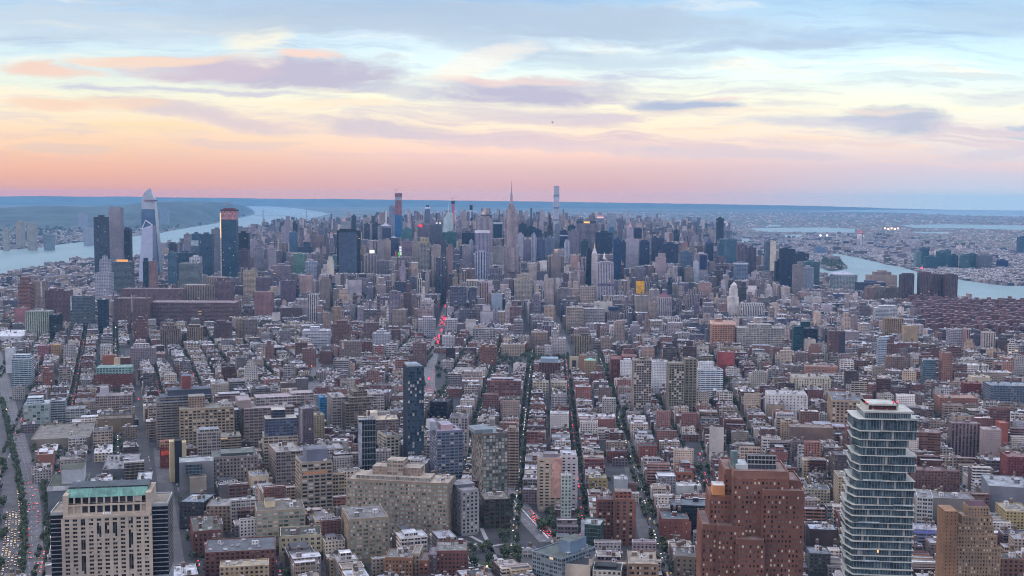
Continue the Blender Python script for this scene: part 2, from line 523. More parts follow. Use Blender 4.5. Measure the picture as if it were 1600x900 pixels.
        ua[:len(idx) * 4] = uv.reshape(-1, 2)
        uvl.uv.foreach_set('vector', ua.reshape(-1))
        for nm, arr, dfl in (('col', colr, s.pc), ('par', par, None), ('gls', gls, None)):
            A = np.zeros((nF, 4), np.float32)
            A[:, 3] = 1 if nm != 'gls' else 0
            A[:len(arr), :arr.shape[1]] = arr
            if dfl and np_:
                A[len(arr):, :3] = np.array(dfl)
            at = me.attributes.new(nm, 'FLOAT_COLOR', 'FACE')
            at.data.foreach_set('color', A.reshape(-1))
        me.polygons.foreach_set('use_smooth', np.zeros(nF, dtype=bool))
        me.update(calc_edges=True)
        return link(name, me, parent)


def link(name, data, parent=None, loc=None, rz=None):
    o = bpy.data.objects.new(name, data)
    COL.objects.link(o)
    if parent is not None:
        o.parent = parent
        if loc is None:
            o.matrix_parent_inverse = parent.matrix_world.inverted()
    if loc is not None:
        o.location = loc
    if rz is not None:
        o.rotation_euler = (0, 0, rz)
    return o


def tag(o, label, cat, group=None):
    o['label'] = label
    o['category'] = cat
    if group:
        o['group'] = group
    return o


def empty(name, x, y, z=0.0):
    o = bpy.data.objects.new(name, None)
    o.empty_display_size = 5
    COL.objects.link(o)
    o.location = (x, y, z)
    o.matrix_world = Matrix.Translation((x, y, z))
    return o


def structure(o):
    o['kind'] = 'structure'
    return o

# ------------------------------------------------------------------ land, water, hills, roads


def inpoly(x, y, poly):
    c = False
    j = len(poly) - 1
    for i in range(len(poly)):
        xi, yi = poly[i]
        xj, yj = poly[j]
        if (yi > y) != (yj > y) and x < (xj - xi) * (y - yi) / (yj - yi) + xi:
            c = not c
        j = i
    return c


HUDSON = [(-500, 412), (0, 391), (30, 389), (60, 387), (100, 381), (145, 376), (200, 370), (255, 363), (300, 355), (335, 349.5), (350, 346), (372, 341), (395, 336), (399, 333),
          (396, 329), (387, 323.5), (386, 321.6), (420, 322.4), (460, 325), (516, 333.5), (500, 338), (477, 343), (465, 348), (440, 355), (430, 362), (400, 374), (350, 384), (300, 392), (250, 405),
          (150, 412), (120, 411), (95, 418), (60, 427), (30, 433), (0, 440), (-500, 470)]
EAST = [(1292, 396), (1310, 396.5), (1330, 401), (1364, 408), (1390, 414), (1412, 418), (1440, 427), (1470, 433), (1498, 436.5), (1522, 440.5), (1570, 446.5), (1620, 447), (2100, 470), (2100, 500),
        (1640, 485), (1600, 480), (1545, 472), (1500, 467), (1410, 460), (1340, 452), (1296, 443), (1270, 432), (1262, 424), (1205, 420), (1180, 414), (1178, 396), (1240, 400), (1282, 418), (1300, 424), (1318, 421), (1312, 412), (1296, 404)]
WATERS = [HUDSON, EAST,
          [(1151, 373), (1176, 372.5), (1175, 380), (1160, 381)], [(1174, 356.5), (1262, 355.5), (1300, 356), (1336, 357.5), (1336, 363.5), (1300, 364), (1261, 363), (1200, 362.5), (1178, 360)],
          [(1220, 367), (1255, 366.5), (1254, 372), (1226, 373)], [(1202, 351.8), (1222, 351.8), (1218, 354.2), (1196, 354.2)], [(1405, 352), (1480, 350.5), (1620, 353), (2200, 362), (2200, 368), (1620, 360.5), (1500, 357), (1430, 356.5)],
          [(1427, 362.3), (1487, 362.6), (1480, 365.6), (1430, 364.8)], [(1240, 330.6), (1330, 330.8), (1420, 333), (1500, 337), (1600, 339), (2300, 352), (2300, 334), (1600, 329.3), (1380, 327.6), (1330, 328.6)],
          [(1180, 408), (1198, 406), (1200, 420), (1186, 420)]]
ISLE_OF_TREES = [(1286, 404), (1300, 404), (1314, 412), (1317, 421), (1300, 423), (1284, 417)]


def is_water(px, py):
    return any(inpoly(px, py, w) for w in WATERS)


def ground_material():
    m, w, b = new_mat('asphalt_ground')
    geo = w.n('ShaderNodeNewGeometry')
    pos = geo.outputs['Position']
    ln = w.n('ShaderNodeVectorMath', operation='LENGTH')
    w.put(ln.inputs[0], pos)
    d = ln.outputs['Value']
    n = w.noise(pos, 0.03, 6, 0.7)
    near = w.mix(w.step(n, 0.3, 0.7), (0.022, 0.023, 0.028, 1), (0.05, 0.05, 0.058, 1))
    v = w.n('ShaderNodeTexVoronoi', distance='MANHATTAN')
    w.put(v.inputs['Vector'], pos)
    v.inputs['Scale'].default_value = 0.012
    vs = w.n('ShaderNodeSeparateXYZ')
    w.put(vs.inputs[0], v.outputs['Color'])
    town = w.ramp(vs.outputs[0], [(0.0, (0.03, 0.045, 0.03, 1)), (0.35, (0.05, 0.07, 0.045, 1)), (0.5, (0.10, 0.09, 0.085, 1)), (0.75, (0.16, 0.14, 0.135, 1)), (0.93, (0.30, 0.29, 0.30, 1)), (1.0, (0.5, 0.5, 0.5, 1))], 'CONSTANT')
    green = w.noise(pos, 0.0007, 5, 0.6)
    town = w.mix(w.step(green, 0.48, 0.56), town, (0.030, 0.050, 0.028, 1))
    w.put(b.inputs['Base Color'], w.mix(w.step(d, 6000.0, 9000.0), near, town))
    b.inputs['Roughness'].default_value = 0.9
    return m


def water_material():
    m, w, b = new_mat('river_water')
    geo = w.n('ShaderNodeNewGeometry')
    pos = geo.outputs['Position']
    mp = w.n('ShaderNodeMapping')
    w.put(mp.inputs[0], pos)
    mp.inputs['Scale'].default_value = (1, 0.35, 1)
    n = w.noise(mp.outputs[0], 0.004, 6, 0.65, 0.5)
    w.put(b.inputs['Base Color'], w.mix(w.step(n, 0.35, 0.65), (0.13, 0.20, 0.21, 1), (0.18, 0.26, 0.27, 1)))
    w.put(b.inputs['Roughness'], w.m('ADD', 0.36, w.m('MULTIPLY', n, 0.12)))
    b.inputs['IOR'].default_value = 1.33
    bp = w.n('ShaderNodeBump')
    bp.inputs['Strength'].default_value = 0.5
    bp.inputs['Distance'].default_value = 2.0
    w.put(bp.inputs['Height'], w.noise(pos, 0.08, 4, 0.7))
    w.t.links.new(bp.outputs[0], b.inputs['Normal'])
    return m


def flat_mesh(name, polys, mat, parent=None, z=None):
    vs, fs = [], []
    for p in polys:
        fs.append(tuple(range(len(vs), len(vs) + len(p))))
        vs.extend([(a[0], a[1], a[2] if len(a) > 2 else z) for a in p])
    me = bpy.data.meshes.new(name)
    me.from_pydata(vs, [], fs)
    me.materials.append(mat)
    me.update()
    return link(name, me, parent)


RG = 38500.0
M_GROUND, M_WATER = ground_material(), water_material()
ring = [(RG * math.cos(6.2831853 * i / 256), RG * math.sin(6.2831853 * i / 256)) for i in range(256)]
structure(flat_mesh('ground', [ring], M_GROUND, z=0.0))
wp = []
for i, w_ in enumerate(WATERS):
    pts = [G(px, max(py, 321.6 + (px - 386) * 0.0061), 0.6) for px, py in w_]
    pts = [((x, y) if math.hypot(x, y) < RG - 300 else (x * (RG - 300) / math.hypot(x, y), y * (RG - 300) / math.hypot(x, y))) for x, y in pts]
    wp.append([(x, y, 0.6 + i * 0.3) for x, y in pts])
structure(flat_mesh('water', wp, M_WATER))

# distant hills: a height field over (direction, distance)


def lerp(x, pts):
    if x <= pts[0][0]:
        return pts[0][1]
    for (a, va), (b_, vb) in zip(pts, pts[1:]):
        if x <= b_:
            return va + (vb - va) * (x - a) / (b_ - a)
    return pts[-1][1]


SKYL = [(-500, 303.5), (0, 307), (60, 306.3), (120, 307.3), (200, 307), (245, 308.4), (330, 309), (460, 311), (520, 310.6), (600, 312), (800, 314.4), (1000, 317.2), (1150, 319.6), (1300, 322.5), (1420, 326.5), (1600, 331), (2200, 342)]
RIDGE = [(-500, 326), (0, 323), (60, 320), (150, 321), (200, 318), (235, 314), (300, 313), (350, 315), (380, 320), (394, 326), (399, 334), (420, 345)]


def ridge_height(px, D):
    c = lerp(px, [(-500, 15500), (250, 16000), (320, 17500), (360, 20000), (398, 25500)])
    zr = XZ(px, lerp(px, RIDGE), c)[1]
    wd = lerp(px, [(-500, 2600), (300, 2200), (398, 1500)]) if D < c else 3200
    return zr * math.exp(-((D - c) / wd) ** 2) - 14


def hills():
    pxs = [-700 + 9 * i for i in range(300)]
    Ds = [11000 + 700 * i for i in range(24)] + [29000, 32000, 34000, 36000, 38200]
    vs, fs = [], []
    rg = random.Random(3)
    for px in pxs:
        for D in Ds:
            dx, dy, dz = ray(px, 330)
            x, y = dx / dy * D, D
            s = math.hypot(x, y)
            if s > RG - 200:
                x, y = x * (RG - 200) / s, y * (RG - 200) / s
            D2 = y
            z = -30.0
            jit = rg.uniform(-1, 1)
            if px < 402:
                z = max(z, ridge_height(px, D) + 7 * jit)
            if D >= 35500:
                zt = XZ(px, lerp(px, SKYL), D2)[1] + 6 * jit
                z = max(z, zt if D >= 36000 else zt * 0.6)
            if D >= 34000 and z < 0:
                z = max(z, -30)
            vs.append((x, y, z))
    n = len(Ds)
    for i in range(len(pxs) - 1):
        for j in range(n - 1):
            a = i * n + j
            if max(vs[k][2] for k in (a, a + 1, a + n, a + n + 1)) > -29:
                fs.append((a, a + n, a + n + 1, a + 1))
    me = bpy.data.meshes.new('hills')
    me.from_pydata(vs, [], fs)
    me.materials.append(simple('wooded_hill', (0.022, 0.038, 0.034), 0.9, 0, 0.85, 0.0016))
    me.update()
    structure(link('hills', me))


hills()

# ------------------------------------------------------------------ roads (pixel centre lines, metres wide)
ROADS = [
    ('highway', [(4, 930), (12, 890), (19, 850), (22, 800), (17, 745), (9, 705), (1, 660), (-12, 610), (-30, 550)], 25, 0.07),
    ('highway', [(58, 930), (54, 880), (49, 840), (50, 800), (44, 745), (30, 690), (17, 640), (6, 595), (-6, 550)], 22, 0.10),
    ('avenue', [(860, 845), (825, 808), (790, 768), (735, 702), (700, 655), (680, 628), (669, 604), (671, 575), (678, 545), (687, 520), (698, 480), (705, 445), (717, 400), (726, 372)], 27, 0.13),
    ('avenue', [(478, 660), (487, 620), (494, 580), (502, 540), (512, 505), (520, 480)], 22, 0.10),
    ('street', [(232, 760), (225, 715), (221, 680), (215, 630), (208, 590), (200, 545)], 17, 0.05),
    ('avenue', [(891, 572), (876, 520), (862, 480), (845, 440), (829, 400)], 24, 0.07),
    ('street', [(276, 900), (262, 800), (256, 740), (250, 700)], 20, 0.075),
    ('street', [(885, 905), (800, 868), (730, 850), (610, 822), (560, 815)], 20, 0.075),
    ('street', [(1040, 905), (1012, 850), (996, 780), (982, 720), (966, 660), (948, 600)], 17, 0.07),
    ('avenue', [(1450, 770), (1490, 745), (1560, 700), (1640, 665)], 22, 0.08),
]
road_segs = []


def roads():
    for k, (name, line, wd, alb) in enumerate(ROADS):
        pts = [G(px, py) for px, py in line]
        polys = []
        for (x0, y0), (x1, y1) in zip(pts, pts[1:]):
            d = math.hypot(x1 - x0, y1 - y0)
            nx, ny = -(y1 - y0) / d * wd / 2, (x1 - x0) / d * wd / 2
            ex, ey = (x1 - x0) / d * 3, (y1 - y0) / d * 3
            polys.append([(x0 + nx - ex, y0 + ny - ey), (x0 - nx - ex, y0 - ny - ey), (x1 - nx + ex, y1 - ny + ey), (x1 + nx + ex, y1 + ny + ey)])
            road_segs.append((x0, y0, x1, y1, wd / 2 + 2.5))
        # overlapping joints are lifted by turns
        polys = [[(x, y, 0.03 + 0.02 * (i % 2) + 0.05 * k) for x, y in p] for i, p in enumerate(polys)]
        m = simple('road_surface', (alb, alb * 0.97, alb * 1.06), 0.85, 0, 0.25, 0.08)
        structure(flat_mesh(name, polys, m))
        lines = []
        if k in (1, 2):
            for (x0, y0), (x1, y1) in zip(pts, pts[1:]):
                if y0 > 3200:
                    continue
                d = math.hypot(x1 - x0, y1 - y0)
                ux, uy = (x1 - x0) / d, (y1 - y0) / d
                for off in (-wd * 0.25, 0, wd * 0.25):
                    t = 0.0
                    while t < d - 6:
                        ax, ay = x0 + ux * t - uy * off, y0 + uy * t + ux * off
                        lines.append([(ax - uy * .25, ay + ux * .25, 0.1 + 0.05 * k), (ax + uy * .25, ay - ux * .25, 0.1 + 0.05 * k), (ax + ux * 5 + uy * .25, ay + uy * 5 - ux * .25, 0.1 + 0.05 * k), (ax + ux * 5 - uy * .25, ay + uy * 5 + ux * .25, 0.1 + 0.05 * k)])
                        t += 22
            structure(flat_mesh('road_markings', lines, simple('white_road_paint', (0.4, 0.4, 0.4), 0.7)))


roads()
RS = np.array(road_segs)


def on_road(x, y, pad=0.0):
    ax, ay, bx, by, r = RS.T
    dx, dy = bx - ax, by - ay
    t = np.clip(((x - ax) * dx + (y - ay) * dy) / (dx * dx + dy * dy), 0, 1)
    return bool(np.any(np.hypot(x - ax - t * dx, y - ay - t * dy) < r + pad))


# parks and squares kept free of buildings (pixel polygons)
PARKS = [
    [(770, 590), (790, 574), (850, 578), (905, 580), (960, 590), (960, 572), (900, 562), (850, 556), (790, 556), (768, 566)],      # the square with the arch
    [(1082, 632), (1148, 632), (1150, 600), (1130, 596), (1088, 612)], [(940, 592), (965, 588), (975, 640), (1000, 655), (990, 665), (950, 640)],
    [(670, 640), (700, 655), (712, 640), (700, 580), (672, 560), (684, 600)],
    [(335, 800), (380, 805), (383, 780), (350, 778)],
    [(755, 905), (720, 870), (745, 830), (800, 830), (820, 860), (820, 905)],
    [(840, 845), (905, 845), (890, 810), (850, 800)], [(795, 780), (862, 845), (835, 868), (765, 868)],
    [(-30, 905), (8, 905), (14, 800), (6, 720), (-30, 700)],
    [(1545, 560), (1600, 566), (1600, 556), (1560, 548)], [(1460, 660), (1480, 662), (1482, 640), (1462, 640)],
    [(385, 425), (400, 425), (402, 412), (388, 412)], [(455, 470), (420, 476), (430, 462), (452, 458)],
]


PARK_VIEW = [(1287, 1345, 425, 5300), (1345, 1412, 428, 5000), (1408, 1500, 464, 4600), (1500, 1640, 469, 4400), (1178, 1200, 415, 5600), (1205, 1222, 407, 6000), (-60, 145, 437, 4700), (795, 864, 846, 1335), (768, 965, 583, 2480), (1088, 1148, 612, 2150), (940, 992, 606, 2050), (672, 706, 612, 2200), (755, 822, 862, 1240), (845, 905, 812, 1290), (1462, 1482, 648, 1960)]


def in_park(px, py):
    return any(inpoly(px, py, p) for p in PARKS)

# ------------------------------------------------------------------ buildings one can tell apart
STY = {                               # bay, floor, window width share, height share, metal
    'm': (3.9, 3.6, 0.48, 0.52, 0.15), 'M': (4.8, 4.2, 0.5, 0.55, 0.15), 'l': (5.2, 4.2, 0.74, 0.56, 0.15), 'L': (7.0, 4.6, 0.78, 0.58, 0.15),
    'r': (9.0, 3.9, 1.01, 0.5, 0.3), 'g': (3.4, 4.2, 0.90, 0.80, 0.55), 'G': (7.0, 8.0, 0.93, 0.88, 0.6), 'v': (5.5, 4.0, 0.5, 1.01, 0.3), 'V': (11.0, 4.0, 0.45, 1.01, 0.3),
    'b': (9.0, 9.0, 0.0, 0.0, 0.0), 'd': (4.0, 4.0, 0.86, 0.72, 0.35), 'w': (3.0, 3.1, 0.5, 0.42, 0.15), 'x': (6.0, 5.0, 0.62, 0.62, 0.3),
}
OCC, FOOT, REL = [], [], []           # occlusion limits, footprints, (px, py, short phrase)


def short_phrase(label):
    for k in (' with ', ' beside ', ' behind ', ' on ', ' rising ', ' at ', ' in ', ' above ', ' below ', ' under ', ' between ', ' near ', ' by ', ' whose ', ' next ', ' topped ', ' crowned ', ', ', ' right of ', ' left of ', ' joined ', ' of ', ' pushing ', ' carrying ', ' holding ', ' wearing ', ' attached ', ' beneath ', ' directly ', ' overlapped ', ' for ', ' that ', ' against ', ' over ', ' before '):
        i = label.find(k)
        if i > 0:
            label = label[:i]
    return label


class Site:
    """local frame of a building: front-left corner, direction along the front (b), direction away from the viewer (a)"""

    def __init__(s, x0, x1, yt, DH, dep, ang):
        th = R(ang)
        s.b, s.a, s.th = (math.cos(th), -math.sin(th)), (math.sin(th), math.cos(th)), th
        if DH < 300:
            s.P0, s.H = G(x0, yt, DH), float(DH)
        else:
            X, Z = XZ(x0, yt, DH)
            s.P0, s.H = (X, float(DH)), Z
        s.dep = dep
        s.w = s.along(x1, s.H, 0.0)

    def pt(s, u, v):
        return s.P0[0] + s.b[0] * u + s.a[0] * v, s.P0[1] + s.b[1] * u + s.a[1] * v

    def along(s, px, z, ins):
        lo, hi = -900.0, 1500.0
        for _ in range(40):
            mid = (lo + hi) / 2
            X, Y = s.pt(mid, ins)
            if Y < 60 or P(X, Y, z)[0] > px:
                if Y < 60:
                    lo = mid
                else:
                    hi = mid
            else:
                lo = mid
        return (lo + hi) / 2

    def hit(s, px, py, ins=0.0):
        d = ray(px, py)
        t = (s.P0[0] * s.a[0] + s.P0[1] * s.a[1] + ins) / (d[0] * s.a[0] + d[1] * s.a[1])
        X, Y = d[0] * t, d[1] * t
        q = s.pt(0, ins)
        return (X - q[0]) * s.b[0] + (Y - q[1]) * s.b[1], EYE + d[2] * t

    def box(s, m, u0, u1, v0, v1, z0, z1, wall, win=None, gls=DARKG, roof=None, **kw):
        cx, cyy = s.pt((u0 + u1) / 2, (v0 + v1) / 2)
        m.box(cx, cyy, z0, z1, u1 - u0, v1 - v0, s.th, wall, win, gls, roof, **kw)

    def register(s, label, yb):
        cx, cyy = s.pt(s.w / 2, s.dep / 2)
        FOOT.append((cx, cyy, s.th, s.w / 2 + 3, s.dep / 2 + 3))
        c = [P(*s.pt(u, v), s.H)[0] for u in (0, s.w) for v in (0, s.dep)]
        OCC.append((min(c), max(c), yb, min(s.pt(0, 0)[1], s.pt(s.w, 0)[1])))
        px, py = P(*s.pt(s.w / 2, 0), s.H * 0.9)
        REL.append((px, py, short_phrase(label)))


def parapet(m, s, u0, u1, v0, v1, z, wall, h=1.1, t=0.5, cop=None):
    cop = cop or tuple(min(0.8, c * 1.35 + 0.04) for c in wall)
    for a, b_, c, d in ((u0, u1, v0, v0 + t), (u0, u1, v1 - t, v1), (u0, u0 + t, v0 + t, v1 - t), (u1 - t, u1, v0 + t, v1 - t)):
        s.box(m, a, b_, c, d, z, z + h, wall, roof=cop)


# shared roof equipment
def _tank():
    m = Mesh()
    n = 10
    for r0, r1, z0, z1, c in ((1.9, 1.85, 3.2, 7.0, (0.11, 0.075, 0.055)), (2.05, 0.1, 7.0, 8.6, (0.16, 0.15, 0.15))):
        m.prism([(r0 * math.cos(6.283 * i / n), r0 * math.sin(6.283 * i / n), z0) for i in range(n)], [(r1 * math.cos(6.283 * i / n), r1 * math.sin(6.283 * i / n), z1) for i in range(n)], c)
    for i in range(4):
        t = 0.785 + 1.5708 * i
        m.tube((1.5 * math.cos(t), 1.5 * math.sin(t), 0), (1.5 * math.cos(t), 1.5 * math.sin(t), 3.3), 0.16, (0.08, 0.08, 0.08), 4)
    o = m.build('tank_source')
    me = o.data
    bpy.data.objects.remove(o)
    return me


def _unit(k):
    m = Mesh()
    g = (0.34, 0.35, 0.37) if k != 1 else (0.55, 0.55, 0.55)
    m.box(0, 0, 0.4, 2.2, 4.0, 2.4, 0, g)
    m.box(0, 0, 0.0, 0.4, 3.4, 2.0, 0, (0.1, 0.1, 0.1))
    for x in (-1, 1):
        m.prism([(x + .8 * math.cos(6.283 * i / 8), .8 * math.sin(6.283 * i / 8), 2.2) for i in range(8)], [(x + .7 * math.cos(6.283 * i / 8), .7 * math.sin(6.283 * i / 8), 2.6) for i in range(8)], (0.15, 0.15, 0.16))
    o = m.build('unit_source')
    me = o.data
    bpy.data.objects.remove(o)
    return me


def _skylight():
    m = Mesh()
    m.box(0, 0, 0, 0.6, 3.2, 2.2, 0, (0.3, 0.3, 0.3))
    m.box(0, 0, 0.6, 1.3, 3.0, 2.0, 0, (0.25, 0.32, 0.36), top=(0.8, 0.2))
    o = m.build('skylight_source')
    me = o.data
    bpy.data.objects.remove(o)
    return me


TANK, UNITS, SKYLIGHT = _tank(), [_unit(0), _unit(1)], _skylight()


def put(name, me, root, x, y, z, rz=0.0, sc=1.0):
    o = bpy.data.objects.new(name, me)
    COL.objects.link(o)
    o.parent = root
    o.location = (x - root.location[0], y - root.location[1], z - root.location[2])
    o.rotation_euler = (0, 0, rz)
    o.scale = (sc, sc, sc) if not isinstance(sc, tuple) else sc
    return o


def furnish(root, s, u0, u1, v0, v1, z, rg, dens=1.0, wall=(0.3, 0.3, 0.3), tanks=True, sizes=1.0):
    """lift bulkheads, tanks, cooling units and skylights as parts of the building"""
    w, d = u1 - u0, v1 - v0
    if w < 7 or d < 7:
        return
    used = []

    def free(u, v, r):
        if u - r < u0 + 0.8 or u + r > u1 - 0.8 or v - r < v0 + 0.8 or v + r > v1 - 0.8:
            return False
        return all(math.hypot(u - a, v - b_) > r + q for a, b_, q in used)
    for k in range(1 if w * d < 500 else 2 if w * d < 1800 else 3):
        bw, bd = min(w * 0.35, rg.uniform(3, 7) * sizes), min(d * 0.35, rg.uniform(3.5, 7) * sizes)
        u, v = rg.uniform(u0 + bw, u1 - bw), rg.uniform(v0 + bd, v1 - bd)
        r = max(bw, bd) * 0.6
        if free(u, v, r):
            used.append((u, v, r))
            m = Mesh()
            g = rg.choice([wall, (0.42, 0.41, 0.40), (0.22, 0.20, 0.20), (0.55, 0.55, 0.56)])
            hh = rg.uniform(2.6, 5)
            s.box(m, u - bw / 2, u + bw / 2, v - bd / 2, v + bd / 2, z, z + hh, g, (3.0, 3.0, 0.3, 0.5, 0.1), roof=(0.4, 0.4, 0.42))
            bk = m.build('bulkhead', root)
            if tanks and rg.random() < 0.5:
                put('water_tank', TANK, bk, *s.pt(u, v), z + hh, s.th, rg.uniform(0.8, 1.15))
    n = int(min(16, w * d / 70 * dens))
    for k in range(n):
        u, v = rg.uniform(u0, u1), rg.uniform(v0, v1)
        t = rg.random()
        if t < 0.55 and free(u, v, 2.4):
            used.append((u, v, 2.4))
            put('cooling_unit', UNITS[rg.random() < 0.4], root, *s.pt(u, v), z, s.th + rg.choice([0, 1.571]), rg.uniform(0.7, 1.15))
        elif t < 0.75 and free(u, v, 2.0):
            used.append((u, v, 2.0))
            put('skylight', SKYLIGHT, root, *s.pt(u, v), z, s.th)
        elif tanks and free(u, v, 2.2):
            used.append((u, v, 2.2))
            put('water_tank', TANK, root, *s.pt(u, v), z, s.th, rg.uniform(0.8, 1.1))


_panes = {}


def pane_mesh(w, h, mat):
    k = (round(w, 1), round(h, 1), mat.name)
    if k not in _panes:
        w, h = w / 2, h / 2
        vs = [(sx * w, sy * 0.06, sz * h) for sx in (-1, 1) for sy in (-1, 1) for sz in (-1, 1)]
        me = bpy.data.meshes.new('window')
        me.from_pydata(vs, [], [(0, 4, 5, 1), (4, 6, 7, 5), (6, 2, 3, 7), (2, 0, 1, 3), (1, 5, 7, 3), (0, 2, 6, 4)])
        me.materials.append(mat)
        _panes[k] = me
    return _panes[k]


class Relief:
    """piers and spandrels standing proud of the wall, real window panes between them"""

    def __init__(s, root, wall_mesh, site, col, mat, limit=96):
        s.root, s.m, s.s, s.col, s.mat, s.limit = root, wall_mesh, site, col, mat, limit
        s.cells = []

    def face(s, side, c0, c1, off, z0, z1, bay, fl, wf, hf, pair=False, skip=None, proud=0.45, piers=True):
        """side: 'f' front (along u at v=off), 'l' left (along v at u=off, looking -b), 'r' right"""
        st = s.s
        nx, nz = max(1, round((c1 - c0) / bay)), max(1, round((z1 - z0) / fl))
        bw, fh = (c1 - c0) / nx, (z1 - z0) / nz
        pw = bw * (1 - wf)
        for i in range(nx + 1):
            c = c0 + i * bw
            if piers:
                s.bar(side, c - pw / 2, c + pw / 2, off, proud, z0, z1)
        for j in range(nz + 1):
            zc = z0 + j * fh
            s.bar(side, c0, c1, off, proud * 0.8, max(z0, zc - fh * (1 - hf) / 2), min(z1 + 0.3, zc + fh * (1 - hf) / 2))
        for i in range(nx):
            for j in range(nz):
                if skip and skip(i, nx, j, nz):
                    continue
                c, z = c0 + (i + .5) * bw, z0 + (j + .5) * fh
                q = s.where(side, c, off, 0.1)
                px, py = P(q[0], q[1], z)
                if py < 912 and -10 < px < 1610:
                    w = bw * wf - 0.02
                    for dc in ((-w * .26, w * .26) if pair else (0,)):
                        q = s.where(side, c + dc, off, 0.1)
                        s.cells.append((q[0], q[1], z, w * 0.44 if pair else w, fh * hf, s.rot(side)))

    def rot(s, side):
        return {'f': -s.s.th, 'l': -s.s.th - 1.5707963, 'r': -s.s.th + 1.5707963}[side]

    def where(s, side, c, off, out):
        return s.s.pt(c, off - out) if side == 'f' else s.s.pt(off - out, c) if side == 'l' else s.s.pt(off + out, c)

    def bar(s, side, c0, c1, off, proud, z0, z1):
        if side == 'f':
            s.s.box(s.m, c0, c1, off - proud, off, z0, z1, s.col)
        elif side == 'l':
            s.s.box(s.m, off - proud, off, c0, c1, z0, z1, s.col)
        else:
            s.s.box(s.m, off, off + proud, c0, c1, z0, z1, s.col)

    def finish(s):
        s.cells.sort(key=lambda c: c[1] + c[2] * 0.01)
        rg = random.Random(5)
        if len(s.cells) > s.limit:                                   # spread over the whole facade that shows
            big = sorted(s.cells, key=lambda c: -c[3] * c[4] / c[1] ** 2 - rg.random() * 1e-5)
        else:
            big = s.cells
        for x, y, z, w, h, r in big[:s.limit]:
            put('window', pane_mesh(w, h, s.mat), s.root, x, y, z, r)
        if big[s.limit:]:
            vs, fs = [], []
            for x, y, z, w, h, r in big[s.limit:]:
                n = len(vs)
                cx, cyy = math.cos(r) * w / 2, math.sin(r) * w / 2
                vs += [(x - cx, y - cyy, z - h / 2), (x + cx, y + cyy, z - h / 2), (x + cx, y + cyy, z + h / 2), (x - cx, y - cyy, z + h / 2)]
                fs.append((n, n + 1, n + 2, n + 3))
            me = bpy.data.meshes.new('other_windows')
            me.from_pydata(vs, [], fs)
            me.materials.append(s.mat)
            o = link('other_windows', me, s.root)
            o['kind'] = 'stuff'


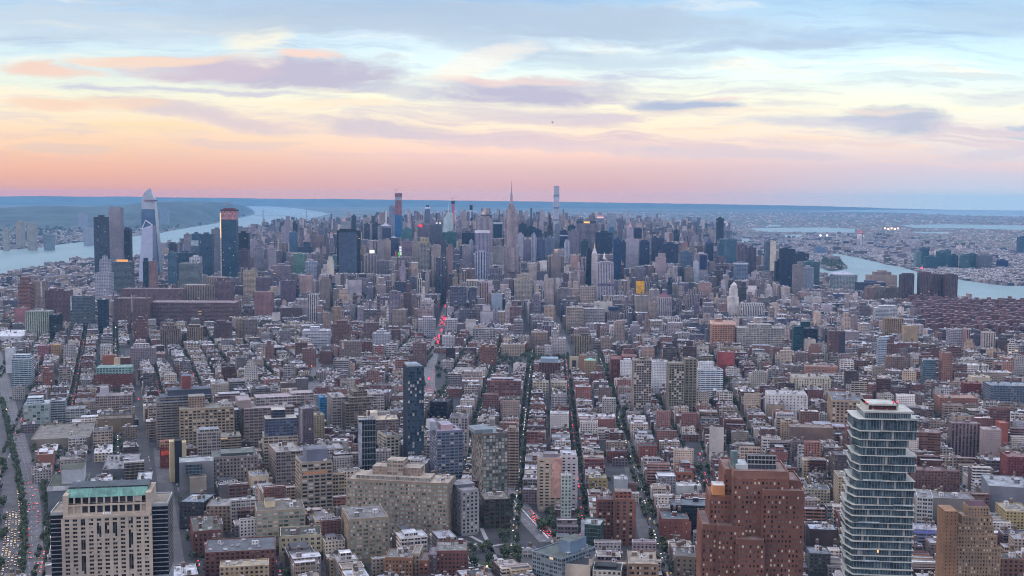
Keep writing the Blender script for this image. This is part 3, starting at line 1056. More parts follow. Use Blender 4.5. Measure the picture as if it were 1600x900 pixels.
def LM(name, cat, x0, x1, yt, yb, DH, dep, ang, sty, wall, glass, roof, label, ex=(), rel=None):
    if DH >= 300 and 495 < yb < 900:                 # its foot must lie just below the lowest row that shows
        DH = max(DH, EYE * F / (yb + 13 - 302))
    if DH < 300 and yb < 900:
        DH = max(9.0, min(DH, EYE * (1 - (yt - 303) / (yb - 303)) + 11))
    s = Site(x0, x1, yt, DH, dep, ang)
    s.register(label, yb)
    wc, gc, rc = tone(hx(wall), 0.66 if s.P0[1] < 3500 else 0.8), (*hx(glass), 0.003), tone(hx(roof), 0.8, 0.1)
    cx, cyy = s.pt(s.w / 2, 0)
    root = tag(empty(name, cx, cyy), label, cat)
    rg = random.Random(sum(ord(c) * (i + 1) for i, c in enumerate(label)))
    m = Mesh()
    win = None if sty == 'b' else STY[sty]
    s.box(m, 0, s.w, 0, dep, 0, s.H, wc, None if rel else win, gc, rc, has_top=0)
    near = s.P0[1] < 4200
    if near:
        parapet(m, s, 0, s.w, 0, dep, s.H, wc)
    if rel:
        bay, fl, wf, hf, pair = rel[:5]
        mat = {'green': M_PANE_GREEN, 'blue': M_PANE_BLUE}.get(rel[5], M_PANE) if len(rel) > 5 else M_PANE
        rl = Relief(root, m, s, wc, mat)
        ztop = s.H - 1.2
        zb = max(0.5, s.hit(x0, min(905, yb + 6))[1] if yb < 905 else s.hit(x0, 905)[1])
        zb = ztop - round((ztop - zb) / fl) * fl
        rl.face('f', 0, s.w, 0, max(0.2, zb), ztop, bay, fl, wf, hf, pair)
        Xc = s.pt(0, 0)
        side = 'l' if (Xc[0] * s.b[0] + Xc[1] * s.b[1]) > 0 else 'r'
        rl.face(side, 0, dep, 0 if side == 'l' else s.w, max(0.2, zb), ztop, bay, fl, wf, hf, pair)
        rl.finish()
    m.build('wall', root)
    top = Mesh()
    top.poly([(*s.pt(u, v), s.H + 0.03) for u, v in ((0, 0), (s.w, 0), (s.w, dep), (0, dep))], rc)
    top.build('roof', root)
    occupied = False
    for e in ex:
        k = e[0]
        m = Mesh()
        if k in ('t', 'pent'):
            _, a, b_, y, ins = e[:5]
            u0, z = s.hit(a, y, ins)
            u1, _z = s.hit(b_, y, ins)
            c = tone(hx(e[5]), 0.75) if len(e) > 5 and e[5] else wc
            d1 = min(dep - 0.5, ins + max(6, (dep - ins) * 0.75))
            s.box(m, u0, u1, ins, d1, s.H * 0.985 if ins < 1 else s.H, z, c, STY[e[6]] if len(e) > 6 else win, gc, rc)
            m.build('setback' if k == 't' else 'penthouse', root)
            occupied = True
        elif k == 'pyr':
            _, a, b_, y0, y1 = e[:5]
            ins = 2.0
            u0, z0 = s.hit(a, y0, ins)
            u1, _z = s.hit(b_, y0, ins)
            z1 = s.hit((a + b_) / 2, y1, ins + (u1 - u0) / 2)[1]
            c = hx(e[5]) if len(e) > 5 else rc
            s.box(m, u0, u1, ins, ins + (u1 - u0), z0, z1, c, top=(0.04, 0.04))
            m.build('pyramid_roof', root)
            occupied = True
        elif k == 'mast':
            _, x, y0, y1, r_ = e
            u, z1 = s.hit(x, y1, dep / 2)
            z0 = s.hit(x, y0, dep / 2)[1]
            m.tube((*s.pt(u, dep / 2), z0), (*s.pt(u, dep / 2), z1), r_, (0.4, 0.4, 0.42), 6, r2=r_ * 0.4)
            m.build('antenna', root)
        elif k == 'band':
            _, y0, y1, c = e[:4]
            z1, z0 = s.hit(x0, y0)[1], s.hit(x0, y1)[1]
            s.box(m, -0.6, s.w + 0.6, -0.6, dep + 0.6, z0, z1, hx(c), STY[e[4]] if len(e) > 4 else None, roof=rc)
            m.build('crown_band', root)
        elif k in ('sign', 'panel'):
            _, a, b_, y0, y1, c = e[:6]
            ins = -(e[7] if len(e) > 7 else 0.8)
            u0, z1 = s.hit(a, y0, ins)
            u1, z0 = s.hit(b_, y1, ins)
            q = hx(c)
            if k == 'sign':
                q = tuple(v * e[6] * .75 for v in q)
            else:
                q = tone(q, .78, .05)
            s.box(m, u0, u1, ins, ins + 0.6, z0, z1, q, plain=2 if k == 'sign' else 1)
            m.build('lit_sign' if k == 'sign' else 'wall_panel', root)
    if near and not occupied:
        furnish(root, s, 1, s.w - 1, 1, dep - 1, s.H + 0.03, rg, 1.0, wc)
    elif near:
        furnish(root, s, s.w * 0.62, s.w - 1, 1, dep - 1, s.H + 0.03, rg, 1.0, wc, False)
    elif not occupied and s.w > 14:
        m = Mesh()
        s.box(m, s.w * 0.3, s.w * 0.7, dep * 0.25, dep * 0.75, s.H, s.H + 7, tuple(v * 0.8 for v in wc), roof=rc)
        m.build('penthouse', root)
    return root, s

N_, V_, E_, H_ = -1.7, 1.8, 6.0, -19.0
T = LM
tw, ob, ab, lb = 'office_tower', 'office_building', 'apartment_tower', 'loft_building'
# --- far western cluster by the river
T(tw, 'tower', 146, 166, 339, 428, 4500, 34, N_, 'd', '46505f', '2a3c55', '556070', 'dark blue glass tower with flat top standing nearest the river bend')
T(tw, 'tower', 169, 188.5, 325, 408, 4620, 36, N_, 'w', '9a93a0', '4a5a74', '7a7a84', 'slim grey tower with pale vertical bands behind the dark riverside tower', [('t', 170.5, 187, 323.5, 8)])
T(tw, 'tower', 190, 203, 358, 412, 4700, 30, N_, 'd', '3c4658', '22304a', '44506a', 'narrow navy glass tower beside the slim grey banded tower')
T(ob, 'office building', 148, 172, 427, 441, 3950, 40, N_, 'x', 'a8acb8', '50607c', 'a8a8b0', 'white gridded low block with white tower rising out of it', [('t', 155, 171, 406, 10), ('pent', 160, 166, 400, 16)])
T(ob, 'office building', 171, 204, 409, 441, 4120, 45, N_, 'g', '7c8088', '56686f', '70747c', 'grey glass slab with an orange lit strip along its roof', [('sign', 182, 200, 405.5, 409, 'ffb060', 1.1)])
T(tw, 'tower', 223, 231, 409, 438, 4000, 22, N_, 'g', '3d4a58', '284a5a', '3a4654', 'small dark teal tower with tapering top in front of the white sloped tower', [('t', 224, 230, 403, 4)])
T(ab, 'apartment tower', 232.5, 243, 409, 446, 3950, 26, N_, 'm', '8d6a66', '2c3038', '70605c', 'reddish brick tower in front of the white sloped tower')
T(tw, 'tower', 262, 274, 395, 436, 4450, 26, N_, 'g', '6e8898', '4d7c94', '70808c', 'pale blue glass tower with dark round-topped tower behind it')
T(tw, 'tower', 264, 275, 381, 396, 4800, 24, N_, 'm', '4e4a5c', '242838', '4a4858', 'dark round-topped tower behind the pale blue glass tower', [('t', 266, 273, 378.5, 3)])
T(ob, 'office building', 275, 299, 395, 412, 4650, 40, N_, 'g', '506478', '3a5870', '5a6a7a', 'wide blue grey glass block between two taller towers of the rail yard')
T(ob, 'office building', 279, 309, 412, 432, 4100, 60, N_, 'r', '7e8688', '4a6068', '82888a', 'long low grey office building with ribbon windows')
T(ob, 'office building', 298, 311, 384, 402, 4700, 30, N_, 'g', '8292a4', '5c7890', 'b8c4d0', 'blue office building with a white slanted roof', [('panel', 299, 310, 375.5, 384, 'b8c6d2')])
T(ob, 'office building', 296, 312, 402, 430, 4350, 40, N_, 'x', 'c6ccd4', '40586c', 'b8bcc4', 'white framed building holding a dark opening near its roof')
T(tw, 'tower', 311, 331, 366, 430, 4600, 34, N_, 'g', '52687c', '3c607c', '5c6c7c', 'steel blue glass tower beside the slanted white roof')
T(tw, 'tower', 299, 312, 365, 384, 5000, 30, N_, 'g', '56728a', '406e8c', '50687c', 'blue glass tower behind the slanted white roof')
T(ob, 'tower', 330, 345, 358, 425, 4950, 30, N_, 'm', '7e8496', '48586c', '6c7484', 'dull grey tower beside the red crowned tower')
T(ob, 'tower', 287, 297, 366, 380, 5100, 20, N_, 'r', 'a89fae', '60708a', 'a09aa8', 'pale pink grey block standing at the water edge')
T(tw, 'tower', 370, 388, 364, 390, 4750, 34, N_, 'd', '272b38', '161c2a', '302c38', 'black box-shaped tower behind the red crowned tower')
T(ob, 'tower', 372, 388, 391, 415, 4600, 34, N_, 'm', '6a5260', '3a3440', '685868', 'purple brick block below the black box-shaped tower')
T(ob, 'tower', 390, 400, 376, 402, 5200, 24, N_, 'w', 'a79fb2', '60607c', '9a94a4', 'pale lilac slab behind stepped white terraces')
T(ob, 'apartment building', 396, 411, 388, 425, 4950, 30, N_, 'r', 'aaa2b2', '585a74', 'a09aa8', 'stepped pale block with ribbon windows near the lilac slab', [('t', 398, 409, 383, 8)])
T(ab, 'apartment tower', 419, 430, 388, 413, 4700, 24, N_, 'm', 'b3a9b6', '565870', 'a8a2ac', 'pale slab with narrow stripes between brown blocks')
T(ab, 'apartment tower', 439, 447, 354, 379, 6000, 24, N_, 'm', 'a89cae', '5c5c74', '9890a0', 'pale slender tower with twin taller one beside it')
T(ab, 'apartment tower', 445, 452, 347, 380, 6200, 24, N_, 'm', 'a694a6', '5c5c74', '9890a0', 'taller of the pale slender twin towers', [('t', 446, 450.5, 345, 3)])
T(tw, 'tower', 452, 464, 363, 395, 5600, 28, N_, 'g', '6080a4', '4a7aa4', '607894', 'light blue glass tower below a round black top')
T(tw, 'tower', 457.5, 464.5, 348, 366, 6100, 22, N_, 'd', '30364c', '20283c', '2c3040', 'black round-topped tower above the light blue glass tower', [('t', 459, 463, 345.5, 4)])
T(ob, 'office building', 466, 487, 386, 396, 5200, 50, N_, 'd', '3f4860', '2a3850', '3c4458', 'stepped dark block behind the green glass box', [('t', 474, 484, 378, 14)])
T(ob, 'office building', 458, 477, 397, 428, 4500, 34, N_, 'g', '7ea096', '5c9488', '9aaca4', 'sea green glass box standing on a pale podium')
T(ob, 'office building', 477, 495, 409, 438, 4400, 34, N_, 'x', '9aa4ba', '64789c', 'b0b4c0', 'pale blue gridded box beside the green glass box')
T(ob, 'office building', 423, 452, 415, 440, 4300, 50, N_, 'r', '8f7d88', '54566c', '90848c', 'mauve brick block with a blue glass corner')
T(lb, 'loft building', 468, 487, 431, 450, 3950, 40, N_, 'm', 'b09490', '54505c', 'a09494', 'pinkish stepped block below the pale blue gridded box')
T(ab, 'apartment tower', 511, 521, 407, 429, 4150, 20, N_, 'm', 'd8d2c2', '70706c', 'c0bcb0', 'cream tower with curved top next to the big dark slab', [('t', 513, 519, 401, 4)])
T(ob, 'apartment tower', 515, 526, 400, 420, 4500, 20, N_, 'g', '7f98a2', '547c8c', '808c94', 'thin teal block tucked against the big dark slab')
T('slab_tower', 'tower', 526, 563, 360, 428, 4250, 34, N_, 'r', '1f2433', '161c2c', '2a3040', 'broad dark slab tower with a lighter blue grey face',
  [('panel', 529, 558, 363, 427, '46566e'), ('pent', 530, 556, 357.5, 8, '20242f')])
T(ob, 'tower', 549, 556, 337, 358, 6700, 30, N_, 'd', '363d50', '262e44', '303848', 'dark tower top behind the broad dark slab tower')
T(ob, 'tower', 532, 546, 346, 360, 6500, 30, N_, 'm', '9aa4ac', '5a6c80', '90989c', 'pale tower with a small pyramid roof and thin mast', [('pyr', 534, 540, 346, 338, 'b08c90'), ('mast', 540.5, 347, 327, 1.3)])
T(ob, 'tower', 569, 577, 350, 375, 5900, 26, N_, 'v', '3b3f55', '262c44', '3a3e50', 'narrow navy tower left of a pale pier')
T(ob, 'tower', 577.5, 581, 349, 376, 6000, 26, N_, 'm', 'b0a8b6', '606078', 'a8a0ac', 'pale thin pier between two navy towers')
T(ob, 'tower', 581.5, 594, 350, 376, 5950, 26, N_, 'd', '343850', '22283e', '383c4c', 'navy box tower right of the pale pier')
T(ob, 'tower', 590, 612, 353, 376, 5800, 36, N_, 'v', 'a49cac', '3c425c', 'a49eac', 'pale tower with sloped shoulders and dark recessed face', [('panel', 597, 611, 356, 374, '2e3450'), ('pyr', 594, 609, 353, 348.5, '989aa8')])
T(tw, 'tower', 608, 617, 322, 366, 6900, 26, N_, 'v', '9fa2ba', '6c7898', '9498a8', 'pale grey tower just behind the red scaffolded skyscraper')
T(ob, 'tower', 609, 622, 372, 402, 5300, 40, N_, 'v', '494f70', '30385c', '8c90a8', 'indigo tower with pale hipped roof', [('pyr', 610, 620, 372, 368)])
T(ob, 'tower', 567, 588, 399, 428, 4450, 34, N_, 'v', 'ab9ea0', '45455c', '94909c', 'vertically striped tower carrying a glowing white sign box', [('sign', 577.5, 585, 390.5, 395.5, 'ffffe0', 1.6), ('pent', 574, 586, 396, 8)])
T(ob, 'tower', 589, 599, 377, 410, 5000, 26, N_, 'm', 'a89a9c', '55525e', 'a0a0aa', 'beige tower with flat cap, first of a beige pair')
T(ob, 'tower', 599.5, 610, 375, 408, 5050, 26, N_, 'm', 'b39c94', '585460', 'a0948c', 'peach coloured tower, second of a beige pair')
T(ob, 'office building', 588, 606, 408, 430, 4500, 30, N_, 'r', 'a8a0aa', '585466', 'a09ca4', 'pale ribbon windowed block below the beige pair')
T(ob, 'tower', 623.5, 628, 385, 401, 4900, 12, N_, 'b', '32363f', '222222', '404040', 'billboard tower with white and bright green lit screens',
  [('sign', 624, 627.4, 385, 388.5, 'f4f4ff', 1.0), ('sign', 624, 627.4, 389.5, 393, 'f8f8ff', 1.0), ('sign', 621.5, 625, 394, 401, '70e860', 0.7), ('sign', 625, 627.5, 394, 399, 'e8ffe8', 0.9), ('sign', 617.5, 619.5, 392, 400, 'd02a5a', 0.7)])
T(ob, 'tower', 628, 643, 377, 402, 5200, 40, N_, 'r', '9a7f90', '5a526c', '948490', 'mauve slab beside the lit billboard tower')
T(ob, 'tower', 627, 644, 357, 378, 5700, 40, N_, 'g', '608c90', '4a8488', '5c7c80', 'teal green tower above the mauve slab')
T(ob, 'tower', 644, 654, 377, 410, 4900, 26, N_, 'm', 'a79c90', '55525a', 'a09c94', 'sand coloured tower beside the gridded dark tower')
T(ob, 'tower', 655, 671, 379, 424, 4700, 30, N_, 'x', '9c988c', '1e3040', 'c4b488', 'dark gridded tower with a yellow crown', [('t', 656, 670, 371.5, 3, 'c8b988')])
T(ob, 'tower', 653, 669, 351, 372, 5900, 36, N_, 'r', '8f7686', '4c4860', '90808c', 'pinkish tower with a red glowing lamp on its roof', [('sign', 654, 660, 350.5, 354.5, 'ff2a44', 1.3), ('mast', 658, 351, 320, 1.8)])
T(tw, 'tower', 664.5, 671.5, 325, 350, 6900, 28, N_, 'g', '848ea6', '56688a', '848ca0', 'grey tower with dark domed cap and pale collar', [('t', 665.5, 670.5, 320.5, 6, '3c4358'), ('band', 323.5, 326, 'd2d8e2')])
T(ob, 'tower', 672, 681, 344, 380, 6000, 26, N_, 'm', '8b7e94', '484c64', '847c90', 'purple tower with rounded top behind the gridded dark tower')
T(ob, 'tower', 674, 690, 352, 385, 5700, 34, N_, 'd', '6c6878', '40465c', '606070', 'brownish block carrying two white roof lamps', [('sign', 681, 683.5, 347.5, 349.5, 'ffffff', 1.2), ('sign', 686.5, 689, 347.5, 349.5, 'ffffff', 1.2)])
T(ob, 'tower', 674, 688, 385, 420, 4700, 30, N_, 'm', 'aa9a92', '54505a', 'a89c94', 'tan tower with stepped top beside the avenue of red lights', [('t', 677, 687, 382, 4)])
T(ob, 'tower', 673.5, 680, 399, 450, 4150, 26, N_, 'v', 'b3a99e', '6c6870', 'b0a8a0', 'slender cream tower with dark cap, tallest before the avenue', [('pyr', 674.5, 679.5, 399, 396, '54505c')])
T(ob, 'tower', 681, 697, 403, 460, 4100, 30, N_, 'v', '5a5a70', '343a50', '64647c', 'dark striped tower beside the slender cream tower')
T(ob, 'tower', 689, 697, 376, 403, 4600, 26, N_, 'm', '4e4c60', '303448', '505060', 'charcoal tower above the dark striped tower')
T(ob, 'tower', 699.5, 707.5, 385, 428, 4500, 24, N_, 'm', '9f7f7e', '54485a', '8c7c80', 'rose brown tower at the foot of the scaffolded pencil tower', [('t', 700.5, 706.5, 381.5, 3)])
T(ob, 'tower', 691, 713, 363, 388, 5450, 36, N_, 'g', '41706f', '2c6462', '6c8c8c', 'green black glass slab in front of the crystal tower', [('pent', 699, 709, 361, 8, 'b8c4c8')])
T(ob, 'tower', 722, 741, 364, 384, 5500, 36, N_, 'd', '24283c', '181c30', '303850', 'black slab with grey roof plant behind the pink grey tower', [('pent', 727, 734, 361, 8, '70788c')])
T(ob, 'tower', 733.5, 739.5, 376, 412, 5000, 20, N_, 'v', 'b0b2c4', '8490ac', 'a8aabc', 'pale blue slender tower in front of the black slab')
T(ob, 'tower', 722, 733, 386, 420, 4800, 24, N_, 'm', 'a295a0', '54506a', '9c94a0', 'lilac stepped tower beside the pale blue slender tower', [('t', 725, 731, 383, 4)])
T(tw, 'tower', 744, 770, 340, 396, 5350, 36, N_, 'v', 'ac9ea6', '6a6478', '4c5060', 'tall pinkish grey tower with sloped shoulders and dark roof plant', [('t', 747, 765, 337.5, 6), ('pent', 751, 769, 335.5, 14, '4c5060')])
T(ob, 'tower', 742, 765, 364, 430, 4850, 34, N_, 'v', 'a79fb4', '70749a', 'd8d8e0', 'lilac striped tower with a white cap before the pinkish grey tower', [('band', 360.5, 364, 'd9dae4')])
T(ob, 'tower', 742, 763, 394, 438, 4550, 30, N_, 'V', 'b4b8ce', '36406e', '9ca0b4', 'tower with bold white and navy upright stripes')
T(ob, 'tower', 771, 785, 348, 373, 6300, 40, N_, 'd', '1f3a50', '142c44', '304c60', 'dark teal slab with pale roof rim', [('band', 347, 350, 'b9c4cc')])
T(ob, 'office building', 771, 789, 386, 415, 4900, 40, N_, 'm', 'a39c96', '585662', '9c9894', 'beige block between striped towers and the spired skyscraper')
T(ob, 'tower', 809, 818, 366, 402, 5100, 30, N_, 'w', 'b6b6c8', '7480a0', 'a8a8b8', 'pale slab close beside the spired skyscraper')
T(ob, 'tower', 811, 823, 350, 370, 6100, 34, N_, 'd', '272c4e', '1a2040', '2c3050', 'navy slab, first of three behind the spired skyscraper')
T(ob, 'tower', 821.5, 837, 355, 372, 6000, 34, N_, 'd', '2a2e50', '1c2242', '2c3050', 'navy slab, middle of three behind the spired skyscraper')
T(ob, 'tower', 833, 846.5, 359, 372, 5900, 34, N_, 'd', '30365a', '20284a', '343a58', 'navy slab, lowest of three behind the spired skyscraper')
T(ob, 'tower', 819, 830, 374, 410, 5200, 30, N_, 'm', '9a8aa4', '4c486c', '9088a0', 'mauve tower below the navy slabs')
T(ob, 'tower', 831, 837.5, 366, 412, 5000, 20, N_, 'v', 'aeb2c4', '7c88a4', 'a8acbc', 'thin silver tower below the navy slabs')
T(ob, 'tower', 839, 852, 374, 408, 5150, 30, N_, 'v', '5c6284', '3a4468', '60668a', 'slate blue tower beside the thin silver tower')
T(ob, 'tower', 852.5, 865, 372, 400, 5300, 30, N_, 'v', '7c86a0', '5a6a8c', '8088a0', 'lighter slate tower left of the tall white pencil tower')
T(ob, 'tower', 867, 877, 350, 390, 5900, 26, N_, 'v', '97a0b0', '6c7c98', '9098a8', 'grey shaft in front of the tall white pencil tower')
T(ob, 'tower', 875.5, 888, 361, 388, 5700, 30, N_, 'd', '2d3864', '1c2850', '38426a', 'royal blue block with a white belt', [('band', 367, 369, 'b4b4cc')])
T(ob, 'tower', 888, 899, 353, 372, 6300, 30, N_, 'd', '252c40', '1a2034', '2c3448', 'black block with rounded shoulders above mauve tower', [('t', 890, 897, 351, 5)])
T(ob, 'tower', 888, 905, 361, 398, 5600, 30, N_, 'm', '8b7d90', '50486a', '8c8494', 'mauve grey slab beside the tower with the glowing sign')
T(ob, 'tower', 882, 890, 378, 410, 4900, 20, N_, 'v', 'b4b9c8', '8c98ac', 'b0b4c4', 'small silver tower with rounded head in front of mauve slab', [('t', 883.5, 888.5, 374.5, 4)])
T('wide_office_tower', 'tower', 901.5, 931, 347, 395, 5700, 40, N_, 'v', '857d88', '605c70', '6c6c7c', 'broad brown grey tower with a glowing orange sign near its roof', [('band', 344.5, 349, '33384c'), ('sign', 912, 921.5, 346, 348.8, 'ffc060', 1.5), ('panel', 901.5, 931, 362, 363, '484c60')])
T(ob, 'tower', 932.5, 943, 340, 350, 7400, 26, N_, 'g', 'a0a6bc', '8490ac', 'd8a0b0', 'far pale tower wearing a pink and white lit cap', [('sign', 932.5, 943, 336.8, 338.6, 'ff8898', 0.9), ('sign', 932.5, 943, 338.8, 341, 'ffe8f0', 0.9)])
T(tw, 'tower', 949, 963, 333, 360, 7300, 34, N_, 'g', 'b3bac8', 'a0acc0', 'b8c0cc', 'pale silver square tower standing far behind the midtown blocks')
T(ob, 'tower', 952, 960, 355, 380, 6300, 24, N_, 'g', '6e96b4', '5488b0', '6890a8', 'sky blue block below the pale silver square tower')
T(ob, 'tower', 966.5, 973, 343, 376, 6900, 20, N_, 'v', '7b7488', '48486c', '706c80', 'dark mauve narrow tower right of the pale silver tower')
T(ob, 'tower', 931, 957, 363, 398, 5300, 36, N_, 'd', '282e52', '1a2042', '30365a', 'wide navy block under the pale silver square tower')
T(ob, 'tower', 908, 919, 376, 402, 5000, 26, N_, 'g', '42545e', '2c4450', '44545e', 'dark green block in front of the broad brown grey tower')
T(ob, 'tower', 917, 925, 391, 446, 4250, 24, N_, 'd', '26294a', '1a1e3c', '282c48', 'dark indigo tower left of the white clock tower with gold tip')
T(ob, 'tower', 959, 971, 374, 438, 4300, 28, N_, 'g', '36507a', '24447a', '3c5478', 'tall blue glass tower right of the white stepped block')
T(ob, 'tower', 971, 978, 378, 408, 4900, 24, N_, 'd', '333858', '242a4a', '383c58', 'indigo tower directly right of the tall blue glass tower')
T('stepped_office_building', 'office building', 934, 959, 411, 462, 3900, 40, N_, 'v', 'b6b0ba', '6c6c88', 'b0acb4', 'white stepped block with upright stripes beside the clock tower', [('t', 938, 955, 408.5, 6), ('panel', 933.5, 959.5, 443, 447, '6a6480'), ('pyr', 942, 946.5, 405, 394, 'd8d8d8')])
T(ob, 'tower', 980, 990, 355, 400, 5900, 26, N_, 'w', 'b3a9ba', '7c7c9a', 'b0a8b4', 'pale tower with pink pinnacle and wide stepped base', [('pyr', 982, 988, 355, 347, 'b694a0')])
T(ob, 'tower', 978, 998, 374, 420, 5400, 34, N_, 'w', 'b2acba', '7c7c9a', 'b0a8b4', 'wide pale base of masonry steps beneath the pink pinnacle tower')
T(ob, 'tower', 990, 1003, 357, 374, 6000, 30, N_, 'd', '2d3056', '1e2246', '32365a', 'navy block with a chamfered top', [('t', 991, 1001, 355.5, 6)])
T(ob, 'tower', 1000, 1015, 377, 415, 5200, 34, N_, 'd', '353a60', '262c52', '3c4060', 'indigo block with stepped top in the middle of the pale towers', [('t', 1002, 1012, 375, 6)])
T(ob, 'tower', 1010, 1019, 369, 396, 5600, 26, N_, 'r', 'b8a8b0', '606080', 'b0a4ac', 'pink white ribbon tower between two indigo blocks')
T(ob, 'tower', 1019, 1029, 371, 410, 5400, 26, N_, 'v', '3c3c60', '2a2c50', '404260', 'dark violet tower with light strip on one edge')
T(ob, 'tower', 1029, 1038, 372, 392, 5500, 26, N_, 'd', '44486c', '303660', '4a4c6c', 'violet block behind the stepped pink tower')
T('wide_office_tower', 'tower', 1036, 1060, 381, 412, 4950, 36, N_, 'd', '373c5e', '262c50', '444868', 'broad indigo slab with plain flat roof')
T(ob, 'tower', 1026, 1041, 402, 428, 4500, 30, N_, 'm', 'b39ea4', '605a72', 'ac9ca4', 'pink beige stepped tower in front of the broad indigo slab', [('t', 1029, 1040, 396, 8)])
T(ob, 'tower', 1053, 1062, 360, 378, 6500, 22, N_, 'd', '3a3854', '2c2c4a', '3c3a50', 'dark plum tower behind the broad indigo slab')
T(ob, 'tower', 1120.8, 1131, 341, 382, 5880, 26, N_, 'd', '1d2c46', '142440', '203048', 'tall black blue slab standing alone against the far shore')
T(ob, 'tower', 1123, 1135, 375, 400, 5300, 40, N_, 'g', '5c7c90', '44708c', '587484', 'teal glass block left of the matching taller block')
T(ob, 'tower', 1135, 1152, 374, 412, 5100, 40, N_, 'g', '60829a', '487896', '587888', 'teal glass slab with flat roof next to the black blue slab')
T(ob, 'tower', 1103, 1115, 380, 408, 5200, 30, N_, 'v', '3a4060', '2a3254', '3a4060', 'dark tower with pointed roof left of the teal glass', [('pyr', 1104, 1114, 380, 371, '3a4464')])
T(ob, 'tower', 1153, 1168, 383, 410, 4750, 36, N_, 'v', '6e6070', '3e3c54', '685e6c', 'brown violet ribbed block, nearer half', [('t', 1157, 1163, 380.5, 4)])
T(ob, 'tower', 1168, 1182, 387, 424, 4800, 36, N_, 'v', '66596a', '3a3850', '60586a', 'brown violet ribbed block, half nearer the river')
T(ob, 'tower', 1149, 1169, 412, 438, 4400, 30, N_, 'x', '7388a0', '3c4c64', '8896a8', 'blue framed grid tower with pale roof slab', [('band', 411, 413, 'b2bcc8')])
T(ob, 'tower', 1085, 1092, 409, 440, 4400, 22, N_, 'w', 'b8c4d4', '8ca0b8', 'b8c0cc', 'white narrow slab attached to a white framed navy tower')
T(ob, 'tower', 1087, 1106, 397, 422, 4500, 30, N_, 'd', 'c0bcc8', '26305a', 'c4bcc4', 'white framed tower with navy glass centre', [('panel', 1093.5, 1104, 398.5, 421, '1d2c58')])
T(ob, 'tower', 1064, 1082, 394, 418, 4700, 30, N_, 'x', '56708a', '34506c', '90a4b4', 'blue grey glass block with pale roof edge near white framed tower')
T(ob, 'tower', 1071, 1083, 418, 442, 4350, 26, N_, 'r', '97887f', '504c58', '948c88', 'tan block left of the white narrow slab')
T(ob, 'tower', 1197, 1204.5, 378, 422, 5000, 34, N_, 'g', '6a7c94', '587494', '808c98', 'grey blue glass half of the thin river slab')
T(ob, 'tower', 1204.5, 1212.5, 378, 423, 4990, 34, N_, 'b', 'd9cfba', '909090', 'c8c0b0', 'cream windowless end wall of the thin river slab')
T(ob, 'tower', 1221, 1243, 389, 430, 4600, 34, N_, 'd', '2b3350', '1e2644', '30384e', 'navy slab tower in front of the river', [('pent', 1224, 1232, 387.5, 8)])
T(ob, 'tower', 1213, 1222, 408, 428, 4650, 30, N_, 'd', '3c3e54', '282c44', '3c3e54', 'short dark block joined to the navy slab tower')
T(ob, 'office building', 1244, 1264, 396, 410, 5000, 50, N_, 'd', '333c56', '242e4a', '303850', 'low navy block between slab tower and island')
T(ab, 'apartment tower', 1241, 1256, 414, 442, 4400, 26, N_, 'm', '8c8484', '4c4c58', '9c9894', 'grey tan apartment slab with small rooftop box', [('pent', 1247, 1254, 409, 6)])
T(ob, 'office building', 1256, 1272, 418, 440, 4450, 30, N_, 'r', '97a0ae', '60708a', 'a4acb8', 'light grey office block beside the grey tan slab')
T(ob, 'office building', 1257, 1281, 409, 422, 4750, 40, N_, 'g', '5f7c84', '446874', '6c848c', 'teal low block near the tree covered island')
T(tw, 'tower', 1274.5, 1290, 386, 402, 7800, 40, N_, 'v', '7c92b4', '5078a8', '8094b0', 'pale blue tower across the river beyond the island')
T('hospital_building', 'office building', 1303, 1340, 429, 448, 4650, 50, N_, 'x', '9aa6ac', '3c5c6c', 'b4b4bc', 'wide teal and white hospital block with sloped pale roof', [('pyr', 1306, 1338, 429, 423.5, 'a8aab8')])
T('hospital_building', 'office building', 1359, 1402, 430, 452, 4550, 50, N_, 'w', 'a38f84', '605860', '988c84', 'big tan hospital slab with two stepped roof blocks', [('t', 1367, 1393, 425, 10, '8a7c78'), ('pent', 1374, 1386, 422.5, 16, 'a89888')])
T(ob, 'office building', 1341, 1384, 441, 455, 4450, 40, N_, 'r', '4e5470', '34405c', '9c9ca8', 'dark long block with white ribbon in front of tan hospital')
T(ab, 'apartment tower', 1355, 1368, 449, 470, 4200, 30, N_, 'm', '8d7068', '4a4450', '98908c', 'brown apartment slab, first of a tan trio')
T(ab, 'apartment tower', 1361, 1384, 448, 468, 4230, 30, N_, 'r', '9d8c80', '54505c', 'a89c94', 'tan apartment slab, middle of a tan trio')
T(ab, 'apartment tower', 1385, 1409, 449, 467, 4260, 30, N_, 'r', '94816f', '54505c', 'a89c90', 'tan apartment slab, last of a tan trio by the river')
T('riverside_tower', 'apartment tower', 1410, 1429, 430, 466, 4150, 34, N_, 'v', '5b4750', '38323e', '584c54', 'brown ribbed river tower standing by itself', [('t', 1412, 1428, 427, 5)])
T('riverside_tower', 'apartment tower', 1439, 1456, 427, 466, 4150, 34, N_, 'v', '71555a', '40363f', '685860', 'brown ribbed river tower, left of the joined pair', [('t', 1441, 1455, 425, 5)])
T('riverside_tower', 'apartment tower', 1457, 1473, 429, 467, 4180, 34, N_, 'v', '6d5358', '40363f', '685860', 'brown ribbed river tower, right of the joined pair')
T('riverside_tower', 'apartment tower', 1478, 1497, 430, 465, 4150, 34, N_, 'v', '6b5153', '40363f', '685860', 'brown ribbed river tower farthest downstream', [('t', 1480, 1491, 427.5, 5)])
